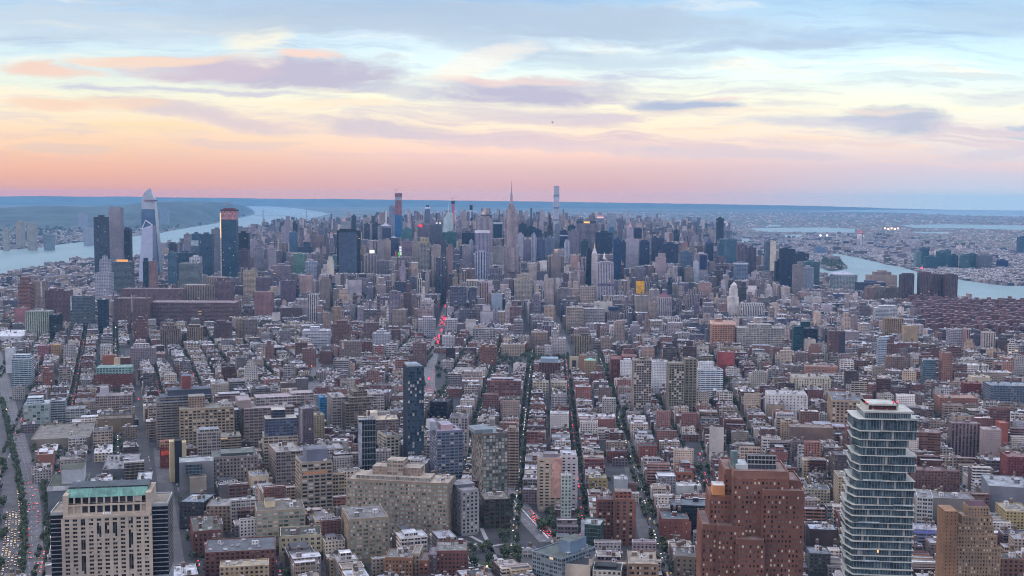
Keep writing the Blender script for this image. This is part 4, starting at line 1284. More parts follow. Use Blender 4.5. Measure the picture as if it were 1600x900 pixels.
for i, (a, b_, y, yb, c, g, D) in enumerate([(1432, 1440, 393, 420, '86a4ac', '7ca0ac', 6300), (1441, 1452, 388, 424, '3d6474', '2e5c70', 6500), (1447, 1466, 401, 426, '35606f', '285466', 6200), (1467, 1479, 393, 426, '446c7c', '326074', 6400),
                                          (1479, 1486, 391, 426, '4e7886', '40707e', 6500), (1487, 1498, 399, 425, '2a4c66', '20445e', 6300), (1504, 1515, 399, 434, '4c7078', '3a646e', 6200), (1515, 1528, 397, 436, '456a76', '34606c', 6300),
                                          (1530, 1551, 399, 437, '8c8a92', '5c606c', 6250), (1536, 1545, 396, 420, '9c9090', '686470', 6500), (1562, 1575, 407, 430, '20366e', '182c66', 6400), (1566, 1574, 388, 410, '3f6080', '345878', 8500), (1593, 1606, 370, 402, '3f6078', '345878', 8000)]):
    what = ['pale teal end tower', 'tall dark teal tower', 'wide dark teal slab', 'mid teal slab', 'narrow light teal tower', 'deep blue slab', 'grey teal tower', 'tall grey teal slab', 'broad grey tan slab',
            'pale stepped tower behind the tan slab', 'deep navy block', 'hazy blue tower behind the navy block', 'hazy blue tower by the frame edge'][i]
    r_, s_ = T('waterfront_tower', 'tower', a, b_, y, yb, D, 40, N_, 'g', c, g, c, what + ' on the far bank of the eastern river')
    r_['group'] = 'towers on the far bank of the eastern river'
T('power_station', 'building', 1336, 1352, 386, 392, 9000, 60, N_, 'b', '8c8890', '303030', '888890', 'power station block with red and white striped chimneys',
  [('t', 1341.5, 1344, 373, 1, 'a8a4aa', 'b'), ('t', 1342, 1347, 366, 4, 'd8d4d8', 'b'), ('t', 1348, 1350, 368, 4, 'b4b4c0', 'b'), ('sign', 1341, 1347, 361, 363.5, 'ff3848', 1.0), ('sign', 1342, 1346, 366, 368, 'ffc8c8', 1.0), ('sign', 1349, 1350, 367, 370, 'e8f0ff', 1.0)])
# --- between 14th and 34th streets
T('tall_masonry_building', 'office building', 854, 866, 440, 478, 3700, 30, N_, 'm', 'ad9f9c', '5c5458', '9c9090', 'narrow beige tower with colonnaded top beside the dark avenue canyon', [('t', 855, 865, 436.5, 3)])
T('stepped_office_building', 'office building', 804, 832, 437, 470, 3900, 50, N_, 'l', 'b9ada0', '6c665c', 'b4aca0', 'cream classical block with stepped white cornices', [('t', 808, 829, 430, 8), ('t', 814, 826, 427, 14)])
T(ob, 'office building', 907, 930, 449, 475, 3700, 30, N_, 'x', 'a8988f', '585058', 'a49890', 'tan colonnaded block before the clock tower')
T(ob, 'office building', 886, 912, 481, 512, 3250, 40, N_, 'l', 'aea295', '605a58', 'b0a8a0', 'cream loft block on the corner of the canyon avenue')
T(ob, 'office building', 912, 945, 483, 505, 3300, 40, N_, 'l', 'b5afae', '605e68', 'b8b4b4', 'white loft block with rows of large windows')
T(ob, 'office building', 930, 957, 473, 486, 3450, 30, N_, 'b', 'c9c6c0', '888888', 'c0bcb8', 'long white block with blank top storey')
T(ob, 'office building', 952, 967, 484, 502, 3350, 26, N_, 'v', '9f9694', '545058', '3c4458', 'narrow stone block with a dark navy roof storey', [('band', 480, 485, '2f3a56')])
T('billboard', 'billboard', 993.5, 1007, 438, 460, 3850, 18, N_, 'b', '6e5454', '222222', '504848', 'brown building with a huge plain yellow banner on its side', [('panel', 994, 1006.5, 439, 459, 'f0b400')])
T(ob, 'office building', 1029, 1050, 465, 495, 3500, 36, N_, 'v', 'b3aaac', '747284', '6c5c68', 'pale ribbed office block with a dark red mansard roof', [('pyr', 1030, 1049, 465, 456, '6a4c58')])
T(ob, 'office building', 993, 1015, 463, 488, 3450, 34, N_, 'm', 'a79d98', '605c60', 'aca49c', 'grey stone block directly under the yellow banner')
T(ob, 'office building', 1015, 1027, 473, 500, 3400, 26, N_, 'm', 'a8928a', '605650', 'a0908c', 'plain tan party-wall building next to the grey stone block')
T(ab, 'apartment tower', 961, 976, 504, 535, 3000, 30, N_, 'm', 'b09a90', '5c5450', 'a89890', 'tall salmon apartment tower above the square', [('t', 963, 974, 501, 4)])
T(ab, 'apartment tower', 940, 957, 528, 548, 2850, 30, N_, 'm', 'a89284', '5a5050', 'a49890', 'tan apartment block beside the tall salmon tower')
T(ab, 'apartment tower', 898, 924, 525, 552, 2800, 40, V_, 'v', 'a0917a', '4c4440', '5c5048', 'olive tan block with vertical ribs over the canyon', [('pent', 908, 918, 522, 8, '40383c')])
T(ab, 'apartment tower', 859, 884, 530, 556, 2780, 44, V_, 'm', 'bab4b4', '6c6c74', 'b4b0b0', 'white stepped apartment tower beside the dark canyon', [('t', 862, 873, 518, 6), ('t', 864, 870, 514, 8)])
T(ab, 'apartment tower', 851, 863, 541, 556, 2760, 30, V_, 'm', 'b8b4b8', '70707a', 'b4b0b4', 'lower white block joined to the white stepped apartment tower')
T(ab, 'apartment tower', 830, 856, 520, 542, 2900, 40, V_, 'm', '9f8678', '54484a', '9c8c84', 'brown brick apartment block with gabled roof left of white tower')
T(ob, 'office building', 768, 785, 460, 486, 3700, 30, N_, 'b', 'a2b4ca', '708098', 'a4b0c0', 'pale blue windowless slab rising from low roofs')
T(ob, 'office building', 729, 747, 438, 448, 3900, 30, N_, 'v', 'b5a89c', '605860', 'b0a8a0', 'cream store building with tall arched windows', [('band', 437, 439, 'd8d0c4')])
T(ob, 'office building', 653, 680, 500, 520, 3150, 40, N_, 'x', 'b8b6c0', '6c6c7c', 'b4b4bc', 'white loft building left of the avenue of red lights', [('t', 660, 676, 495, 8)])
T(ob, 'office building', 696, 714, 500, 520, 3150, 40, N_, 'x', 'b8bcc2', '6c6c7c', 'b4b4bc', 'white loft building right of the avenue of red lights')
T(ob, 'office building', 691, 711, 526, 543, 2900, 26, N_, 'm', 'd4d2d8', '70707c', 'c8c8d0', 'white block with a taller blank white tower beside it', [('t', 700, 704, 521, 4, 'd8d8dc', 'b')])
T(ab, 'apartment tower', 613, 634, 485, 510, 3250, 34, N_, 'm', '96887c', '504a50', '908880', 'olive brown apartment tower with ribbed face')
T(ab, 'apartment tower', 568, 591, 505, 530, 3000, 34, N_, 'm', '7d6262', '44383e', '786468', 'dark brick apartment block in the village rooftops')
T(lb, 'loft building', 582, 608, 522, 540, 2850, 40, N_, 'm', 'b4b6c2', '747888', 'b8b8c4', 'white stepped residence with terraces', [('t', 588, 603, 517, 10), ('pent', 594, 599, 514, 16)])
T(lb, 'loft building', 603, 620, 539, 558, 2700, 26, N_, 'L', 'c2bebd', '585060', 'b4b0b0', 'white gridded small block among village roofs')
T(ab, 'apartment tower', 645, 666, 537, 570, 2600, 30, N_, 'm', '836767', '483c40', '947c78', 'tall brown brick block left of the pale avenue')
T('red_brick_apartment_block', 'apartment building', 748, 776, 543, 572, 2600, 36, V_, 'm', '8a5c4e', '44343a', '98847c', 'big red brick block with balconies by the square', [('t', 752, 758, 539, 10), ('t', 764, 770, 539, 10)])
T(ob, 'office building', 500, 515, 437, 470, 3800, 30, N_, 'm', '8e8078', '4c4850', '8c8480', 'tall tan brown slab with terraced top over village roofs', [('t', 503, 513, 432, 6)])
T(ab, 'apartment tower', 505, 515, 489, 512, 3150, 24, N_, 'm', 'a08a80', '5c5054', '9c908c', 'salmon chimney-like tower beside tan blocks')
T(ab, 'apartment tower', 520, 532, 480, 503, 3200, 24, N_, 'm', 'aa8e74', '5a4c44', 'a0907c', 'yellow tan narrow tower right of the salmon one')
T('hospital_building', 'building', 472, 514, 517, 527, 2900, 40, N_, 'r', 'd2d6e2', '8c94a8', 'd4d8e0', 'long bright white building with curved roof', [('t', 484, 498, 511, 10)])
T(ab, 'apartment tower', 519, 546, 507, 540, 2800, 30, N_, 'm', '7a5854', '44363c', '7c6464', 'dark red brick tower with stepped crown', [('t', 526, 542, 501, 6)])
T(ab, 'apartment tower', 530, 562, 534, 560, 2650, 30, N_, 'm', '8a7a74', '4c4448', '8c8480', 'grey brown apartment tower with blank flank near the varied roofs', [('panel', 534, 537, 535, 545, 'c8bcac')])
T(ab, 'apartment tower', 368, 379, 498, 520, 3050, 24, H_ * .6, 'm', 'b09a80', '5c5048', 'a49884', 'cream yellow narrow tower between brown blocks of the village')
T(ab, 'apartment tower', 379, 402, 500, 524, 3050, 30, H_ * .6, 'm', '8a7878', '4c4448', '8c8084', 'grey mauve blocks joined to the cream yellow tower')
T(ab, 'apartment tower', 334, 362, 505, 530, 3000, 36, H_ * .6, 'm', '6f5454', '403438', '6c585c', 'dark plum brick block left of the cream yellow tower', [('t', 338, 352, 501, 6)])
T(ab, 'apartment tower', 292, 316, 512, 534, 2950, 36, H_ * .6, 'v', 'a08a70', '4c4440', '94846c', 'tan block with yellow ribs and dark stepped roof', [('t', 294, 312, 508, 6, '6c5c58')])
T(ab, 'apartment tower', 250, 281, 515, 540, 2900, 36, H_ * .6, 'v', '8f7b70', '4c4040', '847468', 'tan brown ribbed block with rounded steps', [('t', 254, 276, 509, 8), ('t', 260, 272, 505, 14)])
T(ab, 'apartment tower', 208, 229, 505, 530, 2900, 34, H_ * .6, 'm', '7c5450', '44343a', '785c58', 'slim red brown stepped tower near the tree lined street', [('t', 212, 226, 500, 6), ('t', 215, 223, 495, 10)])
T(ob, 'warehouse building', 178, 232, 467, 492, 3300, 60, H_ * .3, 'm', '7d5f5e', '5a4a4e', '7c6a6c', 'tall wide brick warehouse with pale upright band', [('panel', 205, 207, 460, 488, 'b8b0ac')])
T(ob, 'warehouse building', 232, 368, 473, 489, 3350, 80, N_, 'r', '836262', '50424a', '8c7a7c', 'very long red brick warehouse with rows of dark windows')
T(ob, 'warehouse building', 262, 320, 490, 498, 3150, 40, N_, 'x', '7c5e5c', '4c3e42', '8c7a7c', 'lower long brick wing in front of the very long warehouse')
T(ob, 'warehouse building', 188, 285, 452, 468, 3650, 60, N_, 'm', '76585c', '4c3e46', '7c686c', 'brick apartment mass above the wide warehouse')
T(ob, 'apartment building', 285, 335, 446, 462, 3750, 60, N_, 'v', '9a8c80', '585050', 'a09890', 'sandy block with upright windows below the riverfront towers', [('t', 322, 352, 433, 20)])
T(ab, 'apartment tower', 335, 362, 440, 470, 3700, 40, N_, 'm', '6e5660', '443a44', '6c5c64', 'plum brick towers cluster beside sandy block', [('t', 340, 356, 434, 10)])
T(ab, 'apartment tower', 438, 460, 439, 470, 3750, 30, N_, 'm', '66546a', '403848', '685c6c', 'violet brick tower beside the small park')
T(ab, 'apartment tower', 400, 425, 434, 458, 3850, 34, N_, 'm', '6c5a6c', '463e4c', '6c6070', 'violet brick slab with notch behind the park')
T(lb, 'loft building', 380, 400, 424, 446, 3950, 34, N_, 'l', 'b8a890', '5c5650', 'a8a090', 'cream stepped block above the pocket park', [('t', 392, 399, 419, 8)])
T(lb, 'loft building', 397, 425, 457, 478, 3550, 34, N_, 'm', '94686a', '54464c', 'a08c8c', 'red brick hall with a cream stone corner tower', [('t', 422, 432, 448, 6, 'b4a490')])
T(ab, 'apartment tower', 28, 47, 444, 476, 3300, 34, N_, 'r', 'a06a5c', '54424a', 'a08c80', 'red brick tower with cream ledges by the piers', [('t', 31, 44, 432, 8, '94706a')])
T(ab, 'apartment tower', 48, 68, 440, 466, 3450, 34, N_, 'm', '9c8a84', '585054', '988c88', 'tan block with white fin beside the red pier tower', [('panel', 63, 66, 440, 464, 'c4c0bc')])
T(lb, 'loft building', 70, 106, 455, 475, 3350, 44, N_, 'm', '7c5a5e', '4a3c42', '80686c', 'dark brick palace with small towers near the river', [('t', 76, 84, 451, 14), ('t', 90, 97, 451, 14)])
T(ob, 'office building', 110, 141, 463, 488, 3250, 40, N_, 'g', '7c8894', '5c6c7c', '98989c', 'grey glass cube with a white edge', [('panel', 109.5, 112.5, 463, 485, 'a8b0b8')])
T(ob, 'office building', 152, 165, 469, 510, 3000, 26, N_, 'g', '344a5c', '243e54', '4c5c68', 'dark blue glass box with wider dark podium')
T(ob, 'office building', 39, 76, 487, 518, 2750, 40, N_, 'v', 'a8b4a4', '506458', 'a4a8a4', 'pale green ribbed glass office block by the highway')
T(ob, 'office building', 77, 90, 493, 520, 2740, 36, N_, 'd', '26303f', '1c2838', '343c48', 'black glass wing joined to the pale green office block')
T(ob, 'hotel', 22, 42, 482, 505, 2900, 30, N_, 'w', 'b0747c', '705058', 'a89494', 'pink brick hotel behind the pale green office block')
T('storage_shed', 'building', -30, 33, 526, 534, 12, 150, N_, 'b', 'c9d0dc', '888888', 'd4dae2', 'long white flat-roofed shed beside the highway')
T(lb, 'loft building', 59, 76, 541, 556, 2350, 30, H_ * .6, 'm', 'b06a74', '543c44', 'b09098', 'rose pink painted loft building')
T(lb, 'loft building', 80, 94, 540, 556, 2350, 26, H_ * .6, 'm', 'b08c5c', '504438', 'a08c68', 'mustard yellow building with a gabled top', [('pyr', 81, 93, 540, 536, 'a0845c')])
T(lb, 'apartment building', 8, 20, 545, 575, 2150, 26, H_ * .6, 'b', 'd4dce4', '888c90', 'c8d0d8', 'bright white blank-walled block above the highway')
T(ob, 'apartment building', 18, 48, 562, 597, 2000, 34, H_ * .6, 'r', 'b4c8d0', '3c5c6c', 'b4c4cc', 'pale blue balcony block with white floor bands', [('t', 20, 46, 555, 6)])
T(ab, 'apartment tower', 66, 81, 583, 604, 1950, 20, H_ * .6, 'm', '9c6454', '483838', '9c8078', 'orange brick setback tower below the balcony block', [('t', 68, 75, 575, 4)])
T('warehouse_building', 'warehouse', 146, 206, 586, 602, 1900, 60, H_ * .6, 'm', '844844', '3c2c30', '7a9a94', 'dark red warehouse with a green copper rooftop hall', [('pent', 150, 205, 575, 8, '80b0a8', 'x')])
T(lb, 'loft building', 160, 178, 556, 572, 2150, 24, H_ * .6, 'b', 'b06848', '444444', 'a88878', 'rust orange blank-walled building behind the green copper hall')
T(lb, 'loft building', 178, 203, 560, 576, 2120, 24, H_ * .6, 'b', '6e443e', '444444', 'c8bca0', 'maroon block with a cream gable beside the rust orange one', [('panel', 178, 188, 559, 570, 'd4c4a0')])
T(lb, 'apartment building', 203, 242, 545, 565, 2250, 34, H_ * .6, 'm', '988a90', '54505c', 'b0a8ac', 'grey apartment block with white penthouses by the trees', [('pent', 208, 232, 538, 8, 'c4bcc0', 'L')])
# --- nearer city, centre and east
T('university_library', 'library', 955, 997, 562, 590, 2350, 60, V_, 'v', '7c4444', '643438', '7c4c4c', 'deep red library block behind white slabs', [('t', 972, 996, 557, 10)])
T('slab_apartment_building', 'apartment building', 970, 989, 565, 592, 2250, 30, V_, 'w', 'e4e8ee', '6c8498', 'b8c0c8', 'white slab, part of it hidden, in front of the red library', [('pent', 975, 986, 561, 8)])
T('slab_apartment_building', 'apartment building', 1019, 1043, 566, 606, 2230, 30, V_, 'w', 'e0e4ea', '6c8498', 'b8c0c8', 'white slab between the first two concrete towers')
T('slab_apartment_building', 'apartment building', 1091, 1130, 579, 610, 2160, 30, V_, 'r', 'dce4ea', '6088a4', 'b8c0c8', 'white slab with blue balconies right of the concrete towers', [('t', 1092, 1115, 566, 12, 'e0e4ea', 'w')])
T('concrete_tower', 'apartment tower', 991, 1018, 563, 634, 2010, 22, V_ - 6, 'x', 'b4a698', '2c2e34', '8c8884', 'concrete apartment tower with deep set windows, nearest the trees', [('pent', 1000, 1008, 559, 8, '94847c')], rel=(4.6, 4.2, .78, .72, False))
T('concrete_tower', 'apartment tower', 1046, 1069, 568, 636, 1990, 22, V_ - 6, 'x', 'a8a088', '2c2e34', '88847c', 'concrete apartment tower with olive window grid, middle one', [], rel=(4.6, 4.2, .78, .72, False))
T('concrete_tower', 'apartment tower', 1071, 1089, 562, 632, 2050, 22, V_ - 6, 'x', '989078', '2c2e34', '807c74', 'concrete apartment tower overlapped by the olive gridded one', [])
T('washington_arch', 'arch', 890, 904, 558, 573, 2520, 8, V_, 'b', 'd8ccac', '888070', 'c8c0a8', 'white marble triumphal arch at the head of the tree filled square', [('panel', 894, 900, 563, 573, '3c3834')])
T(lb, 'church building', 913, 932, 564, 580, 2450, 30, V_, 'm', 'bca474', '605848', '88b4a4', 'yellow hall with a pale green roof by the marble arch', [('pyr', 914, 931, 564, 559, '7cac9c')])
T(lb, 'loft building', 906, 916, 556, 580, 2480, 24, V_, 'b', 'a87c68', '605848', 'a0887c', 'blank salmon wall building left of the green roofed hall')
T('university_building', 'building', 842, 876, 567, 584, 2350, 50, V_, 'v', '7a4e48', '44343a', '90a8b8', 'red brown law school block with pale blue roof', [('pent', 845, 872, 560, 12, '8ca4b4', 'b')])
T(lb, 'apartment building', 833, 857, 598, 610, 2130, 26, V_, 'x', 'cfc4ac', '605c5c', '9c9088', 'cream pair of houses with tall windows, left half')
T(lb, 'apartment building', 862, 886, 598, 610, 2130, 26, V_, 'x', 'cfc4ac', '605c5c', '9c9088', 'cream pair of houses with tall windows, right half')
T(ab, 'apartment tower', 1113, 1149, 506, 536, 2750, 40, V_, 'x', 'c08a68', '5a4c50', 'b09080', 'orange brick residence tower with pale roof edge', [('pent', 1118, 1129, 498, 10, 'b08070'), ('band', 503, 507, 'd8b8a8')])
T(ob, 'office building', 1152, 1226, 513, 537, 2700, 50, V_, 'L', 'b6b2ac', '5c5a60', 'a8a4a0', 'long white gridded building beside the orange brick tower', [('pent', 1170, 1206, 507, 10)])
T(lb, 'loft building', 1122, 1148, 551, 575, 2350, 30, E_, 'b', '944444', '502020', '8c5c5c', 'vivid red plain wall on a low block', [('panel', 1124, 1147, 551, 570, 'a04a4a')])
T(ab, 'apartment tower', 1240, 1256, 511, 550, 2600, 30, E_, 'g', '2e5a68', '1e5064', '44606c', 'teal glass tower with curved front', [('t', 1252, 1266, 503, 8, '2f5c68')])
T(ab, 'apartment tower', 1256, 1277, 514, 530, 2640, 30, E_, 'd', '26324c', '1a2640', '344058', 'dark navy block attached to the teal glass tower')
T(ab, 'apartment tower', 1296, 1320, 518, 552, 2550, 34, E_, 'm', '7a5a5c', '44383e', '80686c', 'brown apartment slab with navy flank', [('panel', 1312, 1320, 519, 551, '3a3448')])
T(ab, 'apartment tower', 1373, 1386, 531, 572, 2330, 20, E_, 'r', 'b4c4d4', '7c94ac', 'c0c8d4', 'slim white tower with round drum top', [('t', 1375, 1390, 526, 6, 'b8c8d4', 'r')])
T(ab, 'apartment building', 1386, 1416, 558, 578, 2250, 30, E_, 'm', '8a7068', '50464a', '90847c', 'wide tan brown block right of the slim white tower')
T(ob, 'office building', 1368, 1402, 482, 500, 3150, 40, E_, 'r', 'c4ccd4', '64707c', 'd0d8dc', 'white terraced block with square dark openings', [('t', 1374, 1400, 478, 8)])
T(ab, 'apartment building', 1383, 1412, 498, 522, 3000, 30, E_, 'v', 'a98c68', '54484a', 'a09078', 'yellow tan block in front of white terraces')
T(ab, 'apartment tower', 1413, 1435, 510, 535, 2850, 24, E_, 'b', 'b09c78', '605850', 'a89c84', 'cream yellow blank tower with brown side')
T(ab, 'apartment tower', 1537, 1556, 520, 545, 2650, 24, E_, 'v', 'c0b4b0', '807878', 'b8b0ac', 'pale ribbed tower rising from the eastern low roofs')
T(ab, 'apartment tower', 1443, 1462, 563, 596, 2150, 24, E_, 'g', '7c94a4', '5c7c90', '90a0ac', 'narrow silver blue hotel tower')
T(ab, 'apartment tower', 1472, 1488, 552, 596, 2150, 24, E_, 'm', 'a47464', '544444', 'a08478', 'salmon brick tower beside the silver blue hotel')
T(lb, 'loft building', 1519, 1550, 590, 606, 2020, 30, E_, 'b', 'd0c4a8', '888070', 'c0b8a4', 'cream blank-walled loft building in the eastern roofs')
T(lb, 'loft building', 1507, 1534, 600, 616, 1980, 24, E_, 'm', '8c3c3c', '44282c', '8c5050', 'deep red low brick block beside the cream blank wall')
T(ob, 'office building', 1548, 1612, 603, 628, 1930, 50, E_, 'l', '6c7c90', '3c4c60', '8090a0', 'long blue grey modern block at the frame edge')
T(lb, 'loft building', 1469, 1528, 622, 632, 1850, 40, E_, 'm', 'a8705a', '604038', 'a88474', 'terracotta orange brick hall with pale roof')
T('loft_hall', 'loft building', 1240, 1297, 590, 608, 1990, 44, E_, 'm', 'd6cfb8', '5c5850', 'a09c94', 'cream loft block with two rows of dark windows', [], rel=(5.0, 4.6, .42, .62, False))
T('loft_hall', 'loft building', 1200, 1261, 616, 642, 1880, 40, E_, 'm', 'e2e2e4', '50545c', 'b0b0b4', 'bright white loft building with small dark windows', [], rel=(6.2, 5.0, .34, .45, False))
T(ob, 'office building', 1300, 1352, 626, 664, 1700, 90, E_ + 5, 'l', 'b39b7c', '4a4244', '6c7078', 'tan warehouse block with long side wall of windows', [], rel=(6.4, 5.0, .6, .6, False))
T(lb, 'loft building', 1235, 1302, 668, 690, 1620, 30, E_, 'b', '8c7468', '605048', '8c7c70', 'low brown wall with cream coping before the tan warehouse')
T(ab, 'apartment building', 1430, 1470, 676, 706, 1560, 34, E_ + 8, 'r', '8a5c4c', '503c3c', '8c7c78', 'brown brick block with cream balcony bands beside the stacked glass tower')
T(ab, 'apartment building', 1487, 1532, 662, 700, 1600, 20, E_, 'v', '90787c', '504650', '8c8088', 'mauve grey slab with ribs, standing in the eastern blocks')
T(ab, 'apartment building', 1535, 1565, 672, 712, 1560, 24, E_ + 8, 'w', 'b0a0a0', '605860', 'a89c9c', 'pale pinkish tower with small windows next to an orange brick wall')
T(ab, 'apartment building', 1563, 1576, 662, 700, 1590, 24, E_, 'b', 'b45c4c', '603030', 'a06c60', 'orange red brick wall slab beside the pale pinkish tower')
T(lb, 'apartment building', 1430, 1500, 736, 770, 1400, 26, E_, 'm', '7a5650', '40343a', '80686a', 'long dark brick tenement block behind white loft')
T(lb, 'loft building', 1433, 1458, 778, 822, 1290, 40, E_ + 10, 'L', 'c6c8c6', '3c4850', '888c90', 'white framed loft building with dark corner windows')
T(lb, 'loft building', 1458, 1524, 779, 806, 1300, 30, E_, 'b', '9c948c', '605c58', '7c7c80', 'blank grey beige wall building joined to the white loft')
T(lb, 'office building', 1428, 1469, 828, 846, 1240, 24, E_, 'r', 'a8b4d8', '5c5c7c', 'b8b8c4', 'low white building with a blue lit band', [('sign', 1428, 1469, 830, 833, '8c8cff', 0.5)])
T(ob, 'warehouse building', 1545, 1612, 760, 800, 1330, 60, E_ + 8, 'b', '7c8290', '505660', '98a0a8', 'grey flat warehouse with pale sawtooth roof')
T(lb, 'loft building', 1572, 1612, 800, 832, 1250, 40, E_, 'm', 'b8a468', '504c40', 'a49c88', 'mustard low building at the frame edge')
T(lb, 'apartment building', 1575, 1612, 715, 750, 1450, 34, E_, 'm', '8a3c40', '402c30', '907070', 'crimson brick block by the frame edge')
T(lb, 'apartment building', 1258, 1297, 765, 778, 1330, 24, E_, 'm', 'c8c0a8', '484848', '54606c', 'cream row with nine dark windows right of the brown tower')
T(lb, 'apartment building', 1305, 1336, 712, 760, 1450, 30, E_, 'm', '5c5258', '3a363c', '6c6870', 'dark charcoal tenement left of the stacked glass tower')
T(lb, 'apartment building', 1310, 1335, 746, 790, 1350, 34, E_, 'm', 'b8a888', '484440', '888478', 'cream fronted tenement left of the stacked glass tower')
T(lb, 'loft building', 1265, 1308, 828, 858, 1190, 24, E_, 'b', '4c4044', '302c30', 'a8b8c8', 'dark house with a bright pale roof right of the brown tower')
T(lb, 'loft building', 1265, 1298, 866, 900, 1130, 24, E_, 'm', '4c5458', '2c3438', '788490', 'slate house near the lower frame right of the brown tower')
# --- nearer city, centre
T('blue_glass_tower', 'office tower', 637, 662, 574, 716, 150, 40, H_ + 5, 'v', '4a5868', '24405c', '8c9cac', 'tall dark blue glass hotel tower with notched flank', [('pent', 636, 655, 569.5, 6, 'a8b4b8', 'b')], rel=(3.2, 4.6, .8, .8, False, 'blue'))
T('blue_office_building', 'office building', 683, 723, 675, 745, 85, 42, H_ + 2, 'r', '7c849c', '46526c', 'a8a4b4', 'blue violet ribbon windowed office building with red white roof plant', [('pent', 690, 708, 664, 8, 'c0a4ac', 'b'), ('pent', 672, 682, 659, 12, 'a8b4c0', 'b')], rel=(5.6, 4.2, .82, .55, False, 'blue'))
T(lb, 'office building', 703, 730, 652, 700, 80, 30, V_, 'x', 'b8b0b0', '4c5064', '5c6070', 'white gridded block behind the blue violet building', [], rel=(4.6, 4.2, .62, .62, False))
T('green_glass_tower', 'apartment tower', 755, 793, 679, 780, 120, 50, H_ + 1, 'x', '82706a', '30504c', '7c8890', 'brown framed tower with green glass bays', [('pent', 742, 770, 672, 8, '7c8c94', 'b')], rel=(4.2, 4.4, .82, .74, False, 'green'))
T(lb, 'office building', 757, 797, 782, 818, 34, 40, H_ + 9, 'x', '504844', '344844', '7c7468', 'brown podium with green glass in front of the green glass tower', [])
T(ab, 'apartment tower', 792, 810, 675, 748, 82, 26, V_, 'r', 'ab9683', '504848', '847870', 'tan rounded balcony tower beside the green glass tower', [('pent', 795, 806, 668, 6, '94806c', 'm')])
T('long_office_building', 'office building', 542, 700, 749, 835, 62, 40, 9.6, 'L', 'a3927f', '909c94', 'b0a494', 'huge beige office building with bent facade and many wide windows',
  [('t', 556, 672, 742, 7, 'a0948c', 'x'), ('pent', 582, 657, 728, 16, 'a08674', 'm'), ('pent', 604, 630, 719, 14, 'ac9482', 'L')], rel=(6.3, 4.6, .72, .55, True, 'green'))
T('grey_stone_building', 'office building', 722, 747, 768, 826, 52, 46, H_ - 6, 'M', 'aaa8a8', '2c3038', '8c8c90', 'narrow grey stone building with arched ground floor windows', [('pent', 712, 742, 758, 16, '6c7078', 'b')], rel=(4.6, 4.4, .5, .55, False))
T('tan_loft_building', 'loft building', 546, 607, 813, 872, 48, 52, H_ + 2, 'L', 'a6967c', '4c5450', '787878', 'tan loft building with white spandrel bands and cluttered roof', [], rel=(6.4, 4.2, .7, .55, True, 'green'))
T('printing_loft_building', 'loft building', 471, 519, 724, 800, 66, 40, H_ - 2, 'L', 'b0a088', '403c3c', '6c707c', 'cream loft building with white crown and an orange lit floor', [('pent', 479, 512, 703, 8, '747c90', 'b'), ('sign', 474, 512, 735.5, 739, 'd88a50', 0.45, 0.2)], rel=(7.2, 4.6, .78, .56, False))
T('yellow_loft_building', 'loft building', 401, 476, 800, 846, 46, 40, H_ + 4, 'L', 'ab9d84', '50504c', '6c6860', 'low cream loft building with a bright yellow side wall', [('pent', 414, 430, 784, 16, 'd4c494', 'b')], rel=(5.8, 4.4, .78, .56, False, 'green'))
T('tan_loft_building', 'loft building', 281, 365, 641, 694, 70, 46, H_, 'L', 'b39c78', '3c3638', '8c8c84', 'tall tan loft building with square windows and brown roof tower', [('pent', 295, 320, 620, 14, 'a08468', 'm'), ('pent', 346, 360, 632, 10, 'c4b8b0', 'm')], rel=(6.2, 4.6, .7, .55, False))
T('banded_office_building', 'office building', 245, 300, 630, 700, 72, 60, H_, 'r', '95897c', '303848', '5c6474', 'dark banded office building behind the tall tan loft', [('t', 250, 330, 621, 14), ('pent', 262, 330, 610, 24, '4c5464', 'b'), ('pent', 284, 298, 588, 30, '8c4840', 'b')])
T(ob, 'office building', 382, 460, 640, 690, 62, 70, H_, 'L', '9a8880', '3c3c44', 'a4989c', 'broad mauve beige warehouse with pale penthouses', [('pent', 372, 392, 626, 12, 'ac9890', 'b'), ('pent', 400, 470, 622, 26, 'a89c98', 'L'), ('pent', 455, 490, 615, 34, 'b4a49c', 'L')])
T('stepped_loft_building', 'loft building', 412, 465, 684, 724, 62, 40, H_ + 4, 'L', 'c0b196', '403c40', 'b4b0a8', 'cream loft building carrying a dark blue glass addition', [('t', 414, 464, 655, 3, '52607e', 'l'), ('pent', 424, 446, 641, 10, '505c78', 'g')])
T(lb, 'loft building', 431, 470, 708, 760, 50, 60, H_ - 2, 'L', '9b8c84', '3c3a40', 'a09c98', 'grey beige loft block between the cream addition and crowned loft')
T(lb, 'loft building', 470, 490, 640, 700, 80, 24, H_, 'm', '7c6c78', '403c48', '888494', 'slim mauve building with pale edge strip', [('panel', 469.5, 473, 640, 690, 'a8a4ac')])
T(lb, 'loft building', 490, 507, 650, 690, 72, 24, H_, 'm', 'b0a078', '484438', '9c9480', 'yellow tan narrow building beside the slim mauve one')
T(lb, 'loft building', 500, 516, 622, 650, 60, 24, H_, 'g', '3c90c8', '3088c0', '60a0c8', 'bright blue wrapped building corner among brown lofts')
T(lb, 'loft building', 540, 580, 632, 672, 66, 60, H_ - 2, 'L', '8c7a68', '3c383c', '7c7468', 'brown ziggurat loft building with stepped roof towers', [('t', 546, 584, 622, 10), ('t', 552, 574, 612, 20), ('t', 560, 570, 605, 26)])
T(lb, 'loft building', 519, 541, 622, 668, 68, 50, H_, 'L', 'b0a4a0', '403c44', 'a8a4a8', 'white faced loft building left of the brown ziggurat')
T(lb, 'loft building', 578, 600, 617, 642, 56, 24, H_, 'L', 'c0b4b0', '3c3840', 'a89ca0', 'white gridded loft right of the brown ziggurat')
